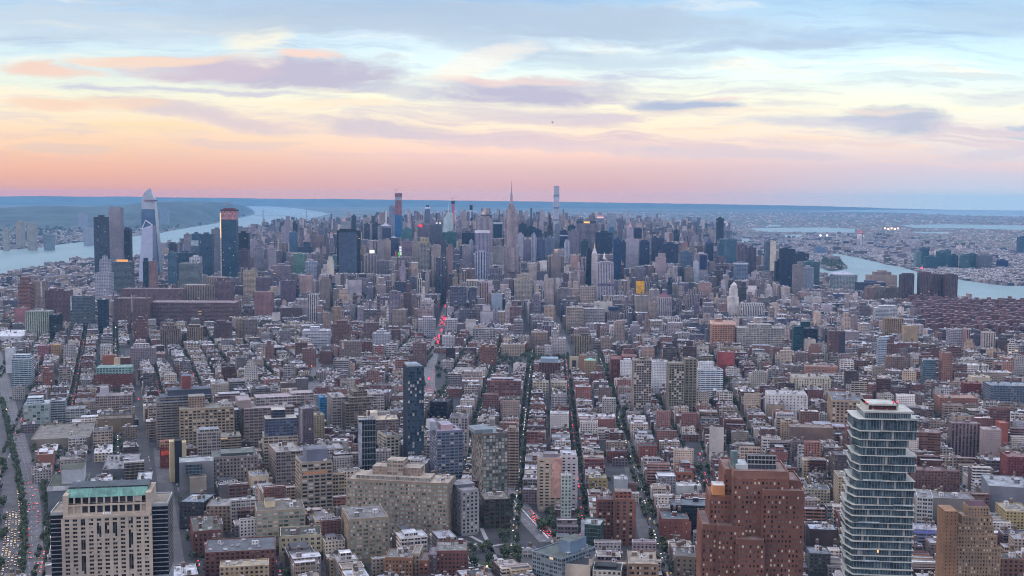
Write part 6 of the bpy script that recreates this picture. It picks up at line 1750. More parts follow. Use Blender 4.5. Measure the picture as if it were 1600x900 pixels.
def stacked_glass():
    """the tower of shifting glass floors with pale slabs"""
    D = 815.0
    lab = 'tall tower of stacked glass floors with jutting pale balcony slabs'
    s, root = frame_site(1348, 1426, 660, D, 34, lab, 905, 'stacked_glass_tower', 'apartment tower', ang=5.0)
    rg = random.Random(31)
    slab_c, top_z = tone(hx('c2c6be'), .75, 0), s.hit(1385, 655, 0)[1]
    # rows of (y of slab edge, left px, right px) read off the photograph
    rows = [(655, 1337, 1434), (673, 1338, 1434), (687, 1338, 1420), (699, 1340, 1417), (712, 1337, 1431), (726, 1336, 1431), (737, 1337, 1417), (751, 1333, 1429), (764, 1331, 1429), (776, 1330, 1428),
            (789, 1327, 1428), (796, 1326, 1428), (806, 1326, 1427), (817, 1326, 1427), (826, 1326, 1427), (837, 1327, 1426), (846, 1326, 1426), (858, 1325, 1426), (868, 1326, 1426), (877, 1326, 1425), (889, 1327, 1425), (898, 1327, 1425), (909, 1327, 1425), (919, 1328, 1424), (930, 1328, 1424)]
    M_SLAB = simple('pale_concrete', slab_c, 0.7, 0, 0.1, 0.3)
    zs = [s.hit(1380, y, 0)[1] for y, a, b_ in rows]
    gm = simple('floor_glass', (0.07, 0.115, 0.145), 0.12, 0.45, 0.6, 0.22)
    for k, ((y, a, b_), z) in enumerate(zip(rows, zs)):
        zb = zs[k + 1] if k + 1 < len(zs) else z - 4.3
        u0, u1 = s.hit(a + 5, y, 0)[0], s.hit(b_ + 1.5, y, 0)[0]
        w = u1 - u0
        n = 3
        cuts = [0, rg.uniform(.22, .36), rg.uniform(.6, .75), 1]
        offs = [rg.uniform(-1.6, 0.3) for _ in range(3)]
        out = [(u0 - 4.0, 10.0)]
        outline = [(u0 - rg.uniform(2.6, 4.2), 11 + rg.uniform(-1, 2)), (u0 - 1.0, 2.0)]
        for i in range(3):
            outline += [(u0 + w * cuts[i], offs[i]), (u0 + w * cuts[i + 1], offs[i])]
        outline += [(u1 + rg.uniform(-0.4, 1.0), 12), (u1, s.dep), (u0 - 2, s.dep)]
        sh = rg.uniform(0.35, 0.6)
        m = Mesh()
        r0 = [(*s.pt(u, v), z - sh) for u, v in outline]
        r1 = [(*s.pt(u, v), z) for u, v in outline]
        m.prism(r0, r1, slab_c)
        m.poly(list(reversed(r0)), slab_c)
        m.build('floor_slab', root, (M_SLAB,))
        # glazing of the storey below this slab
        m = Mesh()
        ins = [(u + (1.0 if u < u0 + 2 else -1.0 if u > u1 - 2 else 0), v + (1.5 if v < 12 else -1)) for u, v in outline]
        m.prism([(*s.pt(u, v), zb) for u, v in ins], [(*s.pt(u, v), z - sh) for u, v in ins], (0, 0, 0), cap=False)
        o = m.build('storey_glazing', root, (gm,))
        m = Mesh()
        s.box(m, u0 + 0.5, u1, min(offs) + 1.3, min(offs) + 1.4, zb, zb + .12, (0.2, 0.22, 0.23))
        for i in range(3):
            a0, a1 = u0 + w * cuts[i] + 0.5, u0 + w * cuts[i + 1]
            nn = max(2, int((a1 - a0) / 1.9))
            for j in range(nn):
                t = a0 + (a1 - a0) * (j + .5) / nn
                s.box(m, t - 0.09, t + 0.09, offs[i] + 1.35, offs[i] + 1.47, zb, z - sh, (0.2, 0.22, 0.23))
                if rg.random() < 0.16:
                    s.box(m, t - 0.8, t + 0.7, offs[i] + 1.42, offs[i] + 1.46, zb + 0.1, z - sh, rg.choice([(0.18, 0.2, 0.2), (0.3, 0.3, 0.29), (0.1, 0.16, 0.18)]))
        m.build('mullions', root)
        if k in (0, 4, 7, 10, 13, 16, 19):
            m = Mesh()
            bx = u1 - w * .35 if k % 2 == 0 else u0 + w * .1
            q = [(bx, -1.9), (bx + w * .33, -1.9), (bx + w * .33, -1.8), (bx, -1.8)]
            m.prism([(*s.pt(u, v), z) for u, v in q], [(*s.pt(u, v), z + 1.1) for u, v in q], (0.35, 0.42, 0.43))
            m.build('glass_balustrade', root)
    # crown blocks
    for a, b_, y, v0, zc in ((1352, 1428, 642, 2, zs[0]), (1353, 1404, 631, 6, None)):
        m = Mesh()
        u0, z1 = s.hit(a, y, v0)
        u1, _ = s.hit(b_, y, v0)
        z0 = zc if zc is not None else s.hit(1360, 642, 2)[1]
        if zc is not None:
            s.box(m, u0, u1 - 2, v0, 30, z0, z1 - 1.2, (0.2, 0.26, 0.3), (2.4, 6, 0.9, 0.98, 0.4), (0.10, 0.15, 0.18, 0))
            s.box(m, u0 - 0.6, u1, v0 - 0.8, 31, z1 - 1.2, z1, slab_c)
        else:
            s.box(m, u0, u0 + 2, v0, 26, z0, z1, slab_c)
            s.box(m, u0, u1, v0, 26, z1 - 1, z1, slab_c)
            s.box(m, u1 - 1, u1, v0, 26, z0, z1, slab_c)
            s.box(m, u0 + 2, u1 - 1, v0 + 3, 25, z0, z1 - 1, hx('6c3838'), (2.6, 3, 0.5, 0.7, 0.2), (*hx('342430'), 0.05))
        m.build('crown_block', root)
    for px in (1354, 1396, 1403):
        m = Mesh()
        u, z = s.hit(px, 629.5, 6)
        s.box(m, u - 0.3, u + 0.3, 6.2, 6.8, z - 1.6, z, (0.2, 0.2, 0.2), plain=1)
        s.box(m, u - 0.45, u + 0.45, 6.0, 6.9, z, z + 0.9, (2.6, 0.05, 0.12), plain=2)
        m.build('warning_lamp', root)
    m = Mesh()
    u, z = s.hit(1371.5, 861, 0)
    s.box(m, u - .5, u + .5, -0.4, -0.2, z - 1, z + 1, (1.6, 0.75, 0.25), plain=2)
    m.build('lit_window', root)


def brown_tower():
    lab = 'massive stepped brown brick tower with hundreds of small windows'
    D = 905.0
    s, root = frame_site(1155, 1233, 738, D, 60, lab, 905, 'stepped_brick_tower', 'office tower', ang=4.0)
    col = tone(hx('835a4e'), .78, .08)
    m = Mesh()
    rl = Relief(root, m, s, col, M_PANE_REFL, 100)
    zz = lambda y, v=0: s.hit(1190, y, v)[1]
    uu = lambda x, y, v=0: s.hit(x, y, v)[0]
    zt = s.H
    # main shaft, right wing standing forward, left shoulders, lower blocks
    blocks = [(uu(1147, 740), uu(1232, 740), 0, 40, zt), (uu(1193, 768, -8), uu(1256, 768, -8), -8, 34, zz(768, -8)), (uu(1196, 750, 4), uu(1252, 752, 4), 4, 38, zz(752, 4)),
              (uu(1133, 730, 14), uu(1156, 730, 14), 14, 58, zz(737, 14)), (uu(1110, 778, 10), uu(1148, 778, 10), 10, 46, zz(778, 10)), (uu(1098, 822, 2), uu(1136, 822, 2), 2, 50, zz(824, 2)),
              (uu(1122, 826, -4), uu(1164, 826, -4), -4, 40, zz(826, -4)), (uu(1152, 844, -13), uu(1194, 844, -13), -13, 30, zz(846, -13))]
    for i, (a, b_, v0, v1, z1) in enumerate(blocks):
        s.box(m, a, b_, v0, v1, 0, z1, col, None, roof=hx('7c6a66'))
        parapet(m, s, a, b_, v0, v1, z1, tone(hx('8c6050')), 1.4, 0.6)
        zb = max(2.0, zz(908, v0))
        if z1 - zb > 8:
            z0 = z1 - 2.5 - 3.9 * int((z1 - 2.5 - zb) / 3.9)
            rl.face('f', a, b_, v0, z0, z1 - 2.5, 2.95, 3.9, 0.46, 0.52, False, proud=0.28)
            rl.face('l', v0, v1, a, z0, z1 - 2.5, 2.95, 3.9, 0.42, 0.52, False, proud=0.28)
    rl.finish()
    m.build('wall', root)
    m = Mesh()
    a, b_, v0, v1, z1 = blocks[0]
    s.box(m, a - .5, b_ + .5, -.5, 0.6, z1 - 5, z1 + 0.5, tone(hx('8c6456'), .8, .1))
    s.box(m, a - .5, a + .6, 0.6, 40, z1 - 5, z1 + 0.5, tone(hx('8c6456'), .8, .1))
    m.build('terracotta_frieze', root)
    m = Mesh()
    u0, u1 = uu(1168, 715, 14), uu(1213, 715, 14)
    z0 = z1
    s.box(m, uu(1150, 730, 10), u0, 10, 30, z0, zz(727, 10), (0.40, 0.46, 0.46))
    s.box(m, u0, u1, 14, 34, z0, zz(726, 14), hx('3c4450'))
    m.build('plant_room', root)
    m = Mesh()
    for k in range(9):
        u = u0 + (u1 - u0) * k / 8
        s.box(m, u - .2, u + .2, 14, 14.4, z0, zz(711, 14), (0.28, 0.29, 0.3))
    for y in (711, 718, 725):
        s.box(m, u0, u1, 13.8, 14.5, zz(y, 14) - .6, zz(y, 14), (0.34, 0.35, 0.36))
    s.box(m, u0, u1, 18, 26, z0, zz(713, 18), (0.03, 0.03, 0.04))
    m.build('cooling_frame', root)
    m = Mesh()
    X, Y = s.pt(uu(1147, 712, 16), 16)
    m.prism([(X + 3 * math.cos(6.283 * i / 10), Y + 3 * math.sin(6.283 * i / 10), z0) for i in range(10)], [(X + 3 * math.cos(6.283 * i / 10), Y + 3 * math.sin(6.283 * i / 10), zz(705, 16)) for i in range(10)], hx('5c7074'))
    m.build('flue', root)
    m = Mesh()
    s.box(m, uu(1114, 764, 8), uu(1133, 764, 8), 10, 24, zz(778, 10), zz(760, 10), tone(hx('c8843c'), .8), roof=(0.5, 0.5, 0.5))
    m.build('orange_bulkhead', root)


def corner_tower():
    """cream masonry tower at the lower left with dark glass wings"""
    lab = 'cream stone office tower with green copper roof strip and dark glass wings'
    D = 640.0
    s, root = frame_site(97, 234, 783, D, 34, lab, 905, 'copper_roofed_tower', 'office tower', ang=-10.0)
    col = tone(hx('bcb09e'), .74, .15)
    m = Mesh()
    rl = Relief(root, m, s, col, M_PANE, 100)
    zz = lambda y, v=0, x=165: s.hit(x, y, v)[1]
    uu = lambda x, y, v=0: s.hit(x, y, v)[0]
    W = s.w
    z_top, z_arc, z_set, z_bot = zz(776, 4), zz(788, 2), zz(809, 0), max(2, zz(912, 0))
    s.box(m, 0, W, 1.2, 30, 0, z_set + 1.5, col, roof=hx('a09484'))
    s.box(m, W * .02, W * .98, 4, 28, z_set, z_arc, col, roof=hx('a09484'))
    s.box(m, W * .02, W * .98, 6, 26, z_arc, z_top - 0.3, col, roof=hx('a09484'))
    for a in (-0.2, W - 2.6):
        s.box(m, a, a + 2.8, 2.5, 27, z_set, z_top + 1.8, col, roof=hx('a09484'))
    # bays: eleven across, twin windows, tall strips in five of them
    n = 11
    bw = W / n
    fl = 2.35
    nf = int((z_set - z_bot) / fl)
    zb = z_set - nf * fl
    strips = lambda i, j: (i in (4, 5, 6) and nf - 5 <= j < nf - 1) or (i in (2, 8) and not (nf - 5 <= j < nf - 3 and i == 2)) and j % 6 != 1
    for i in range(n + 1):
        c = i * bw
        s.box(m, c - bw * .22, c + bw * .22, 0.5, 1.2, zb, z_set, col)
    for j in range(nf + 1):
        z = zb + j * fl
        for i in range(n):
            if j < nf and strips(i, j) and (j == 0 or strips(i, j - 1)):
                continue
            s.box(m, i * bw, (i + 1) * bw, 0.62, 1.2, max(0, z - fl * .21), z + fl * .21, col)
    for i in range(n):
        for j in range(nf):
            z = zb + (j + .5) * fl
            tall = strips(i, j)
            for dx in (-.14, .14):
                q = s.pt((i + .5 + dx) * bw, 1.05)
                rl.cells.append((q[0], q[1], z, bw * .24, fl * (1.0 if tall else .58), -s.th))
    s.box(m, 0, W, 0.3, 2.2, z_set, z_set + 1.4, col)
    # upper arcade storeys: big square openings between piers
    for k in range(12):
        c = W * (.03 + .94 * k / 11)
        s.box(m, c - .45, c + .45, 5.0, 6.0, z_arc, z_top - .4, col)
        s.box(m, c - .5, c + .5, 3.2, 4.0, z_set + 1.4, z_arc - .5, col)
    s.box(m, W * .02, W * .98, 3.0, 6.0, z_arc - .9, z_arc, col)
    s.box(m, W * .02, W * .98, 3.0, 4.0, z_set + 1.2, z_set + 2.4, col)
    for k in range(11):
        c = W * (.03 + .94 * (k + .5) / 11)
        q = s.pt(c, 5.8)
        rl.cells.append((q[0], q[1], (z_arc + z_top) / 2, W * .94 / 11 - 1.0, z_top - z_arc - .8, -s.th))
        if 2 <= k <= 9:
            q = s.pt(c, 3.85)
            rl.cells.append((q[0], q[1], (z_set + z_arc) / 2 + .4, W * .94 / 11 - 1.3, (z_arc - z_set) - 3.0, -s.th))
    rl.finish()
    m.build('wall', root)
    m = Mesh()
    # copper strip: sloping apron over the arcade, dark grille behind
    a0, a1 = W * .03, W * .955
    zr = zz(762, 10)
    c = tone(hx('6fa698'), .66, .05)
    nn = 26
    for k in range(nn):
        x0, x1 = a0 + (a1 - a0) * k / nn, a0 + (a1 - a0) * (k + .93) / nn
        cc = tuple(v * (0.92 + 0.16 * ((k * 7) % 5) / 4) for v in c)
        m.poly([(*s.pt(x0, 5), z_top - .3), (*s.pt(x1, 5), z_top - .3), (*s.pt(x1, 10), zr), (*s.pt(x0, 10), zr)], cc)
    m.poly([(*s.pt(a0, 5.05), z_top - .35), (*s.pt(a1, 5.05), z_top - .35), (*s.pt(a1, 10.05), zr - .05), (*s.pt(a0, 10.05), zr - .05)], tuple(v * .7 for v in c))
    m.build('copper_roof', root)
    m = Mesh()
    s.box(m, a0, a1, 10.2, 24, z_top, zr + .8, hx('3c4850'), (1.0, 6, .6, .9, .2), (0.03, 0.04, 0.05, 0))
    m.build('roof_grille', root)
    for nm, u0, u1, v0, v1, y in (('glass_wing', uu(232.5, 800, 6), uu(262, 800, 6), 6, 30, 788), ('glass_wing', uu(79, 812, 8), uu(98, 812, 8), 8, 30, 802)):
        m = Mesh()
        z1 = zz(y, v0, 245 if u0 > 0 else 90)
        s.box(m, u0, u1, v0, v1, 0, z1, hx('8c9498'), roof=hx('8c8478'))
        nfl = int((z1 - max(2, z_bot)) / 2.55)
        for j in range(nfl):
            zc = z1 - 1.2 - j * 2.55
            s.box(m, u0 - .12, u1 + .12, v0 - .12, v1 + .12, zc - 1.95, zc, hx('1c2029'), (1.5, 2.55, .9, 1.01, .45), (*hx('20283a'), .004))
        parapet(m, s, u0, u1, v0, v1, z1, hx('a0a4a4'), .9, .4)
        m.build(nm, root)
    m = Mesh()
    for k in range(5):
        s.box(m, W * (.45 + .02 * k), W * (.462 + .02 * k), 2.3, 3.6, z_set + 1.42, z_set + 2.6, (0.75, 0.76, 0.78))
    m.build('terrace_plant', root)


def deco_tower():
    lab = 'stepped tan art deco tower with reddish windows and dark hipped crown'
    D = 1010.0
    s, root = frame_site(1506, 1562, 820, D, 30, lab, 905, 'art_deco_tower', 'office tower', ang=3.0)
    col = tone(hx('a98c6c'), .72, .15)
    m = Mesh()
    rl = Relief(root, m, s, col, M_PANE_REFL, 100)
    zz = lambda y, v=0: s.hit(1530, y, v)[1]
    uu = lambda x, y, v=0: s.hit(x, y, v)[0]
    for a, b_, y, v0, v1 in ((1490, 1563, 856, 0, 30), (1493, 1557, 838, 2, 28), (1498, 1552, 822, 4, 26), (1504, 1550, 808, 6, 24), (1513, 1545, 793, 8, 22)):
        z1 = zz(y, v0)
        u0, u1 = uu(a, y, v0), uu(b_, y, v0)
        s.box(m, u0, u1, v0, v1, 0, z1, col, None, roof=hx('8c7c70'))
        parapet(m, s, u0, u1, v0, v1, z1, col, 1.0, .4)
        zb = max(2, zz(908, v0)) if y == 856 else zz({838: 856, 822: 838, 808: 822, 793: 808}[y], v0)
        rl.face('f', u0, u1, v0, zb, z1 - .4, 2.6, 3.3, .48, .58, proud=.35)
    rl.finish()
    m.build('wall', root)
    m = Mesh()
    z0 = zz(793, 8)
    cx, cyy = s.pt((uu(1513, 793, 8) + uu(1545, 793, 8)) / 2, 15)
    m.box(cx, cyy, z0, zz(782, 15), uu(1545, 793, 8) - uu(1513, 793, 8) - 1, 12, s.th, hx('5c4a52'), top=(.75, .4))
    m.build('hipped_crown', root)
    m = Mesh()
    s.box(m, uu(1477, 800, -2), uu(1497, 800, -2), -2, 20, 0, zz(800, -2), tone(hx('9c7450'), .8), (4.4, 3.4, .2, .4, .2), (*hx('5c3c24'), 0), hx('8c6c50'))
    m.build('orange_brick_slab', root)
    LM('brick_loft', 'loft building', 1520, 1600, 874, 905, 46, 24, 3.0, 'M', '8a5f4e', '3c3030', '50504c', 'brown brick building with planted roof in front of the art deco tower')


sloped_tower()
red_crowned()
spired()
pencil()
scaffolded()
crystal()
clock_towers()
stacked_glass()
brown_tower()
corner_tower()
deco_tower()


def far_bridge():
    root = tag(empty('suspension_bridge', *XZ(479, 337, 16200)[:1], 16200), 'long grey suspension bridge crossing the wide river far away', 'bridge')
    D = 16200
    c = (0.34, 0.36, 0.42)
    XA, Z = XZ(398, 337.2, D)
    XB, _ = XZ(483, 337.2, D)
    m = Mesh()
    m.box((XA + XB) / 2, D, Z - 4, Z + 4, XB - XA, 30, 0, c)
    m.build('deck', root)
    tops = []
    for px in (411, 479):
        X, Zt = XZ(px, 328.5, D)
        m = Mesh()
        for dy in (-13, 13):
            m.box(X, D + dy, 0, Zt, 9, 7, 0, c)
        m.box(X, D, Zt - 8, Zt, 9, 30, 0, c)
        m.box(X, D, Z - 30, Z - 20, 9, 30, 0, c)
        m.build('pylon', root)
        tops.append((X, Zt))
    for dy in (-13, 13):
        m = Mesh()
        (xa, za), (xb, zb) = tops
        pts = [(xa + (xb - xa) * t / 20, D + dy, Z + 8 + (za - Z - 8) * (2 * t / 20 - 1) ** 2) for t in range(21)]
        for p, q in zip(pts, pts[1:]):
            m.tube(p, q, 1.6, c, 4)
        m.build('main_cable', root)


far_bridge()


def brick_estate():
    """the large estate of red brown brick slabs by the eastern river"""
    rg = random.Random(44)
    n = 0
    for row, (py, D0) in enumerate([(466, 0), (470, 0), (475, 0), (480, 0), (486, 0), (492, 0), (499, 0), (507, 0)]):
        x = 1418 + row * 4 + rg.uniform(0, 10)
        while x < 1612:
            w = rg.uniform(13, 21)
            H = 39 + rg.uniform(-5, 4)
            yb = py + 1
            yy = py + (x - 1500) * 0.03 + rg.uniform(-2, 2)
            if in_park(x, yy + 10):
                x += w
                continue
            s = Site(x, x + w, yy, H, 18, N_)
            cx, cyy = s.pt(s.w / 2, 9)
            FOOT.append((cx, cyy, s.th, s.w / 2 + 4, 16))
            OCC.append((x, x + w, yb + 6, s.P0[1]))
            col = tone(hx(rg.choice(['7a5054', '74494c', '7e5558', '6e4a50', '82585a'])), .85, .32)
            root = tag(empty('estate_block', *s.pt(s.w / 2, 0)), 'red brown brick block of the big uniform estate by the eastern river', 'apartment building', 'identical brick blocks of the riverside estate')
            m = Mesh()
            s.box(m, 0, s.w, 0, 18, 0, H, col, STY['m'], (*hx('4c4048'), .002), hx('6c6068'))
            k = s.w / 2
            s.box(m, k - 8, k + 8, -9, 0, 0, H, col, STY['m'], (*hx('4c4048'), .002), hx('6c6068'))
            m.build('wall', root)
            m = Mesh()
            s.box(m, k - 5, k + 5, 2, 12, H, H + rg.uniform(5, 9), col, roof=hx(rg.choice(['74585c', '9c9098'])))
            m.build('bulkhead', root)
            n += 1
            x += w + rg.uniform(0.0, 2)


brick_estate()

# ------------------------------------------------------------------ the ordinary blocks of the city
ZONES = [
    ('west', -19.0, [(-700, 1600), (-700, 520), (0, 500), (240, 500), (420, 498), (515, 505), (508, 530), (494, 590), (478, 650), (545, 760), (590, 840), (740, 870), (900, 905), (1000, 1600)], 115, 78, 16, 15, 0.0),
    ('village', 1.8, [(478, 650), (494, 590), (508, 530), (515, 505), (690, 520), (900, 556), (1000, 545), (1062, 600), (1090, 700), (1150, 1600), (1000, 1600), (900, 905), (740, 870), (590, 840), (545, 760)], 150, 82, 15, 17, -38.7),
    ('east', 6.0, [(1000, 545), (1180, 548), (1620, 560), (2600, 590), (2600, 1600), (1150, 1600), (1090, 700), (1062, 600)], 120, 84, 14, 17, 20.0),
]
WESTPAL = ['8a5a4c', '9a6a5a', '7a4c44', 'a89078', 'b4a490', '8c8080', 'c0b4a4', '6c5450', '94908c', 'b0aca8', '7c7478', 'c8c4c0']
CITYPAL = {
    'west': WESTPAL + ['b09c80', 'c4b498'], 'village': ['8a5248', '9c6a5c', '7c4a46', 'a0887c', 'b8aca4', 'c4c0bc', 'b0a090', '84747c', 'a8a4a8', '6c4c4c', 'bcb4ac', '94605a'],
    'east': ['8c5a4e', '9c6c58', '764a46', 'a8907c', 'b0a494', 'a0a0a4', 'c4bcb0', '7c6c6c', '6c5458', 'b4a088', '90605a', 'ccc8c4'],
    'mid': ['a0908c', '8a7c80', 'b0a09c', '7c6c74', '94868c', 'a89484', 'bcb0ac', '6c6074', '8c7070', '585870', 'c4bcbc', '9c8c90', '807888', '4c5068', '9a7a72', 'a8a0ac'],
}
ROOFPAL = ['9aa0aa', 'a8aab0', '8a8c92', 'c4c8d0', 'b4b8c0', '6c6e76', '7c7c84', 'ccced4', '585a62', '94908c', '8c8078', 'a8a098', 'd4d6dc', '4c4e56', 'a4a8b4']
FT = np.array(FOOT)
OC = np.array(OCC + PARK_VIEW)
WP = [w for w in WATERS]


def blocked(x, y, r):
    dx, dy = x - FT[:, 0], y - FT[:, 1]
    ca, sa = np.cos(FT[:, 2]), np.sin(FT[:, 2])
    u, v = np.abs(dx * ca - dy * sa), np.abs(dx * sa + dy * ca)
    return bool(np.any((u < FT[:, 3] + r) & (v < FT[:, 4] + r)))


def cap_height(x, y, w, h):
    """keep ordinary buildings low where the photograph shows something taller behind them"""
    px, _ = P(x, y, 0)
    hw = w * 0.5 * F / y + 1
    hit = (OC[:, 3] > y + 5) & (px + hw > OC[:, 0] + 1) & (px - hw < OC[:, 1] - 1)
    if not hit.any():
        return h
    lim = OC[hit, 2].max()
    z = EYE + ray(px, lim)[2] / ray(px, lim)[1] * y
    return min(h, max(z, 7.0 if y < 3000 else 10.0))


def height_for(zone, px, py, y, rg):
    t = rg.random()
    if zone == 'west':
        if py > 620 and px > 230:
            return rg.uniform(16, 34) if t < .8 else rg.uniform(34, 52)
        return rg.uniform(10, 17) if t < .72 else rg.uniform(17, 28) if t < .96 else rg.uniform(32, 48)
    if zone == 'village':
        return rg.uniform(10, 21) if t < .72 else rg.uniform(21, 31) if t < .955 else rg.uniform(32, 46)
    if zone == 'east':
        return rg.uniform(10, 23) if t < .66 else rg.uniform(23, 35) if t < .94 else rg.uniform(36, 58)
    # midtown and Chelsea grid: by distance and by how central
    c = math.exp(-((px - 760) / 330.0) ** 2)
    if px > 1140 and y > 6300 or px < 260 and y > 7000:
        return rg.uniform(7, 16) if t < .95 else rg.uniform(20, 42)
    if px > 1290 and y > 5100:
        return rg.uniform(7, 18)
    if y < 3300:
        return rg.uniform(13, 24) if t < .7 else rg.uniform(24, 44) if t < .93 else rg.uniform(44, 70)
    if y < 4000:
        b = 22 + 36 * c
        return rg.uniform(.5, 1.25) * b if t < .85 else rg.uniform(1.3, 2.1) * b
    if y < 6600:
        b = 28 + 102 * c if y < 4900 else 44 + 128 * c
        if px > 1230 or px < 300:
            b = 24
        return rg.uniform(.35, 1.1) * b if t < .7 else rg.uniform(1.1, 1.75) * b
    b = 32 + 56 * math.exp(-((px - 800) / 420.0) ** 2)
    return rg.uniform(.5, 1.2) * b if t < .8 else rg.uniform(1.2, 2.3) * b


cand = []                         # x, y, w, d, ang, h, wall, roof, style, zone, kind
rg0 = random.Random(2024)


def add_lot(x, y, w, d, th, zone, rg, zone_poly=None):
    px, py = P(x, y, 0)
    if px < -220 or px > 1840 or py > 1010 or y < 560:
        return
    if zone_poly is not None:
        if not inpoly(px, py, zone_poly):
            return
    else:
        if py > 498 and any(inpoly(px, py, z[2]) for z in ZONES):
            return
    if blocked(x, y, min(w, d) * 0.38) or on_road(x, y, min(w, d) * 0.35) or in_park(px, py) or is_water(px, py):
        return
    h = height_for(zone, px, py, y, rg)
    h = cap_height(x, y, max(w, d), h)
    if py > 892:
        h = min(h, 24)
    h = min(h, 250)
    wl = rg.choice(CITYPAL[zone])
    k = rg.uniform(.82, 1.12)
    wc = tone(tuple(min(.85, c * k) for c in hx(wl)), rg.uniform(.5, 1.15) * (1.12 if zone == 'mid' else 1), rg.uniform(.05, .45))
    rf = rg.choice(ROOFPAL)
    t = rg.random()
    if zone == 'mid':
        sty = 'm' if t < .5 else 'w' if t < .62 else 'v' if t < .76 else 'l' if t < .88 else 'd' if t < .95 else 'g'
    elif h < 24:
        sty = 'm' if t < .62 else 'M' if t < .8 else 'l'
    else:
        sty = 'm' if t < .35 else 'L' if t < .55 else 'l' if t < .72 else 'w' if t < .86 else 'r' if t < .94 else 'g'
    if rg.random() < .08 and h > 12:
        sty = 'b'
    cand.append((x, y, w, d, th, h, wl, wc, rf, sty, zone))


def fill_zone(name, ang, poly, L, Wb, sa, sb, phase):
    rg = random.Random(len(name) * 17 + 5)
    th = R(ang)
    b, a = (math.cos(th), -math.sin(th)), (math.sin(th), math.cos(th))
    pts = [G(max(-320, min(1950, px)), max(min(py, 1000), 380)) for px, py in poly]
    us = [p[0] * b[0] + p[1] * b[1] for p in pts]
    vs = [p[0] * a[0] + p[1] * a[1] for p in pts]
    i0, i1 = math.floor((min(us) - phase) / Wb) - 1, math.ceil((max(us) - phase) / Wb) + 1
    v = min(vs) - L
    rows = []
    while v < max(vs) + L:
        l = L * rg.uniform(.8, 1.25)
        rows.append((v, l - sa))
        v += l
    for i in range(i0, i1):
        u0 = phase + i * Wb + sb / 2
        u1 = u0 + Wb - sb
        for v0, l in rows:
            big = rg.random() < .10
            for half in ((0,) if big else (0, 1)):
                if big:
                    ua, ub = u0, u1
                else:
                    mid = (u0 + u1) / 2
                    gap = rg.uniform(1.5, 5)
                    ua, ub = (u0, mid - gap) if half == 0 else (mid + gap, u1)
                v_ = v0
                while v_ < v0 + l - 5:
                    fr = rg.uniform(20, 38) if big else (rg.uniform(6, 10) if rg.random() < .62 else rg.uniform(10, 24))
                    if name == 'west' and not big and rg.random() < .3:
                        fr = rg.uniform(20, 40)
                    fr = min(fr, v0 + l - v_)
                    if fr > 5:
                        x = b[0] * (ua + ub) / 2 + a[0] * (v_ + fr / 2)
                        y = b[1] * (ua + ub) / 2 + a[1] * (v_ + fr / 2)
                        cut = rg.uniform(0, 9)
                        w = ub - ua - cut
                        sh = cut / 2 * (1 if half == 0 else -1)
                        add_lot(x - b[0] * sh, y - b[1] * sh, w, fr - .15, th, name, rg, poly)
                    v_ += fr


def fill_mid():
    """wide blocks, narrow streets, avenues 280 m apart"""
    rg = random.Random(99)
    th = R(N_)
    b, a = (math.cos(th), -math.sin(th)), (math.sin(th), math.cos(th))
    AV = 0.0
    # phase so that an avenue falls on the road of red lights
    gx, gy = G(705, 445)
    ph = gx * b[0] + gy * b[1]
    v = 2300.0
    while v < 11500:
        sc = 1.0 if v < 4200 else 1.25 if v < 6500 else 1.6
        for i in range(-14, 16):
            u = ph + i * 255 + 14
            ue = u + 255 - 28
            x0, y0 = b[0] * u + a[0] * v, b[1] * u + a[1] * v
            px, _ = P(x0, y0, 0)
            if px > 1700 or px < -330:
                continue
            for half in (0, 1):
                uu = u
                while uu < ue - 6:
                    fr = min(rg.choice([rg.uniform(8, 14), rg.uniform(14, 26), rg.uniform(26, 46)]) * sc, ue - uu)
                    if fr > 6:
                        d = rg.uniform(24, 30)
                        vv = v + (d / 2 if half == 0 else 61 - d / 2)
                        add_lot(b[0] * (uu + fr / 2) + a[0] * vv, b[1] * (uu + fr / 2) + a[1] * vv, fr - .3, d, th, 'mid', rg)
                    uu += fr
        v += 80


for z in ZONES:
    fill_zone(*z)
fill_mid()


def area_on_screen(c):
    x, y, w, d, th, h = c[:6]
    px, py = P(x, y, 0)
    top = P(x, y, h)[1]
    if px < 4 or px > 1596 or top > 892:
        return 0
    dist = math.hypot(x, y)
    return (w * h + w * d * 0.35) * (F / dist) ** 2


KIND_OF = lambda c: 'apartment_block' if c[5] > 32 else 'loft_block' if min(c[2], c[3]) > 19 else 'tenement_house' if c[5] > 17.5 else 'row_house'
CATS = {'apartment_block': 'apartment building', 'loft_block': 'loft building', 'tenement_house': 'tenement', 'row_house': 'row house'}
WORDS = {'apartment_block': 'apartment block', 'loft_block': 'loft block', 'tenement_house': 'tenement', 'row_house': 'row house'}
GROUPS = {'apartment_block': 'taller apartment blocks among the low roofs', 'loft_block': 'large loft blocks of the city', 'tenement_house': 'tenements of the near blocks', 'row_house': 'low row houses of the near blocks'}
order = sorted(range(len(cand)), key=lambda i: -area_on_screen(cand[i]))
chosen, per = [], {}
for i in order:
    k = KIND_OF(cand[i])
    if area_on_screen(cand[i]) <= 0:
        break
    if per.get(k, 0) < 230 and len(chosen) < 760:
        per[k] = per.get(k, 0) + 1
        chosen.append(i)
chosen_set = set(chosen)
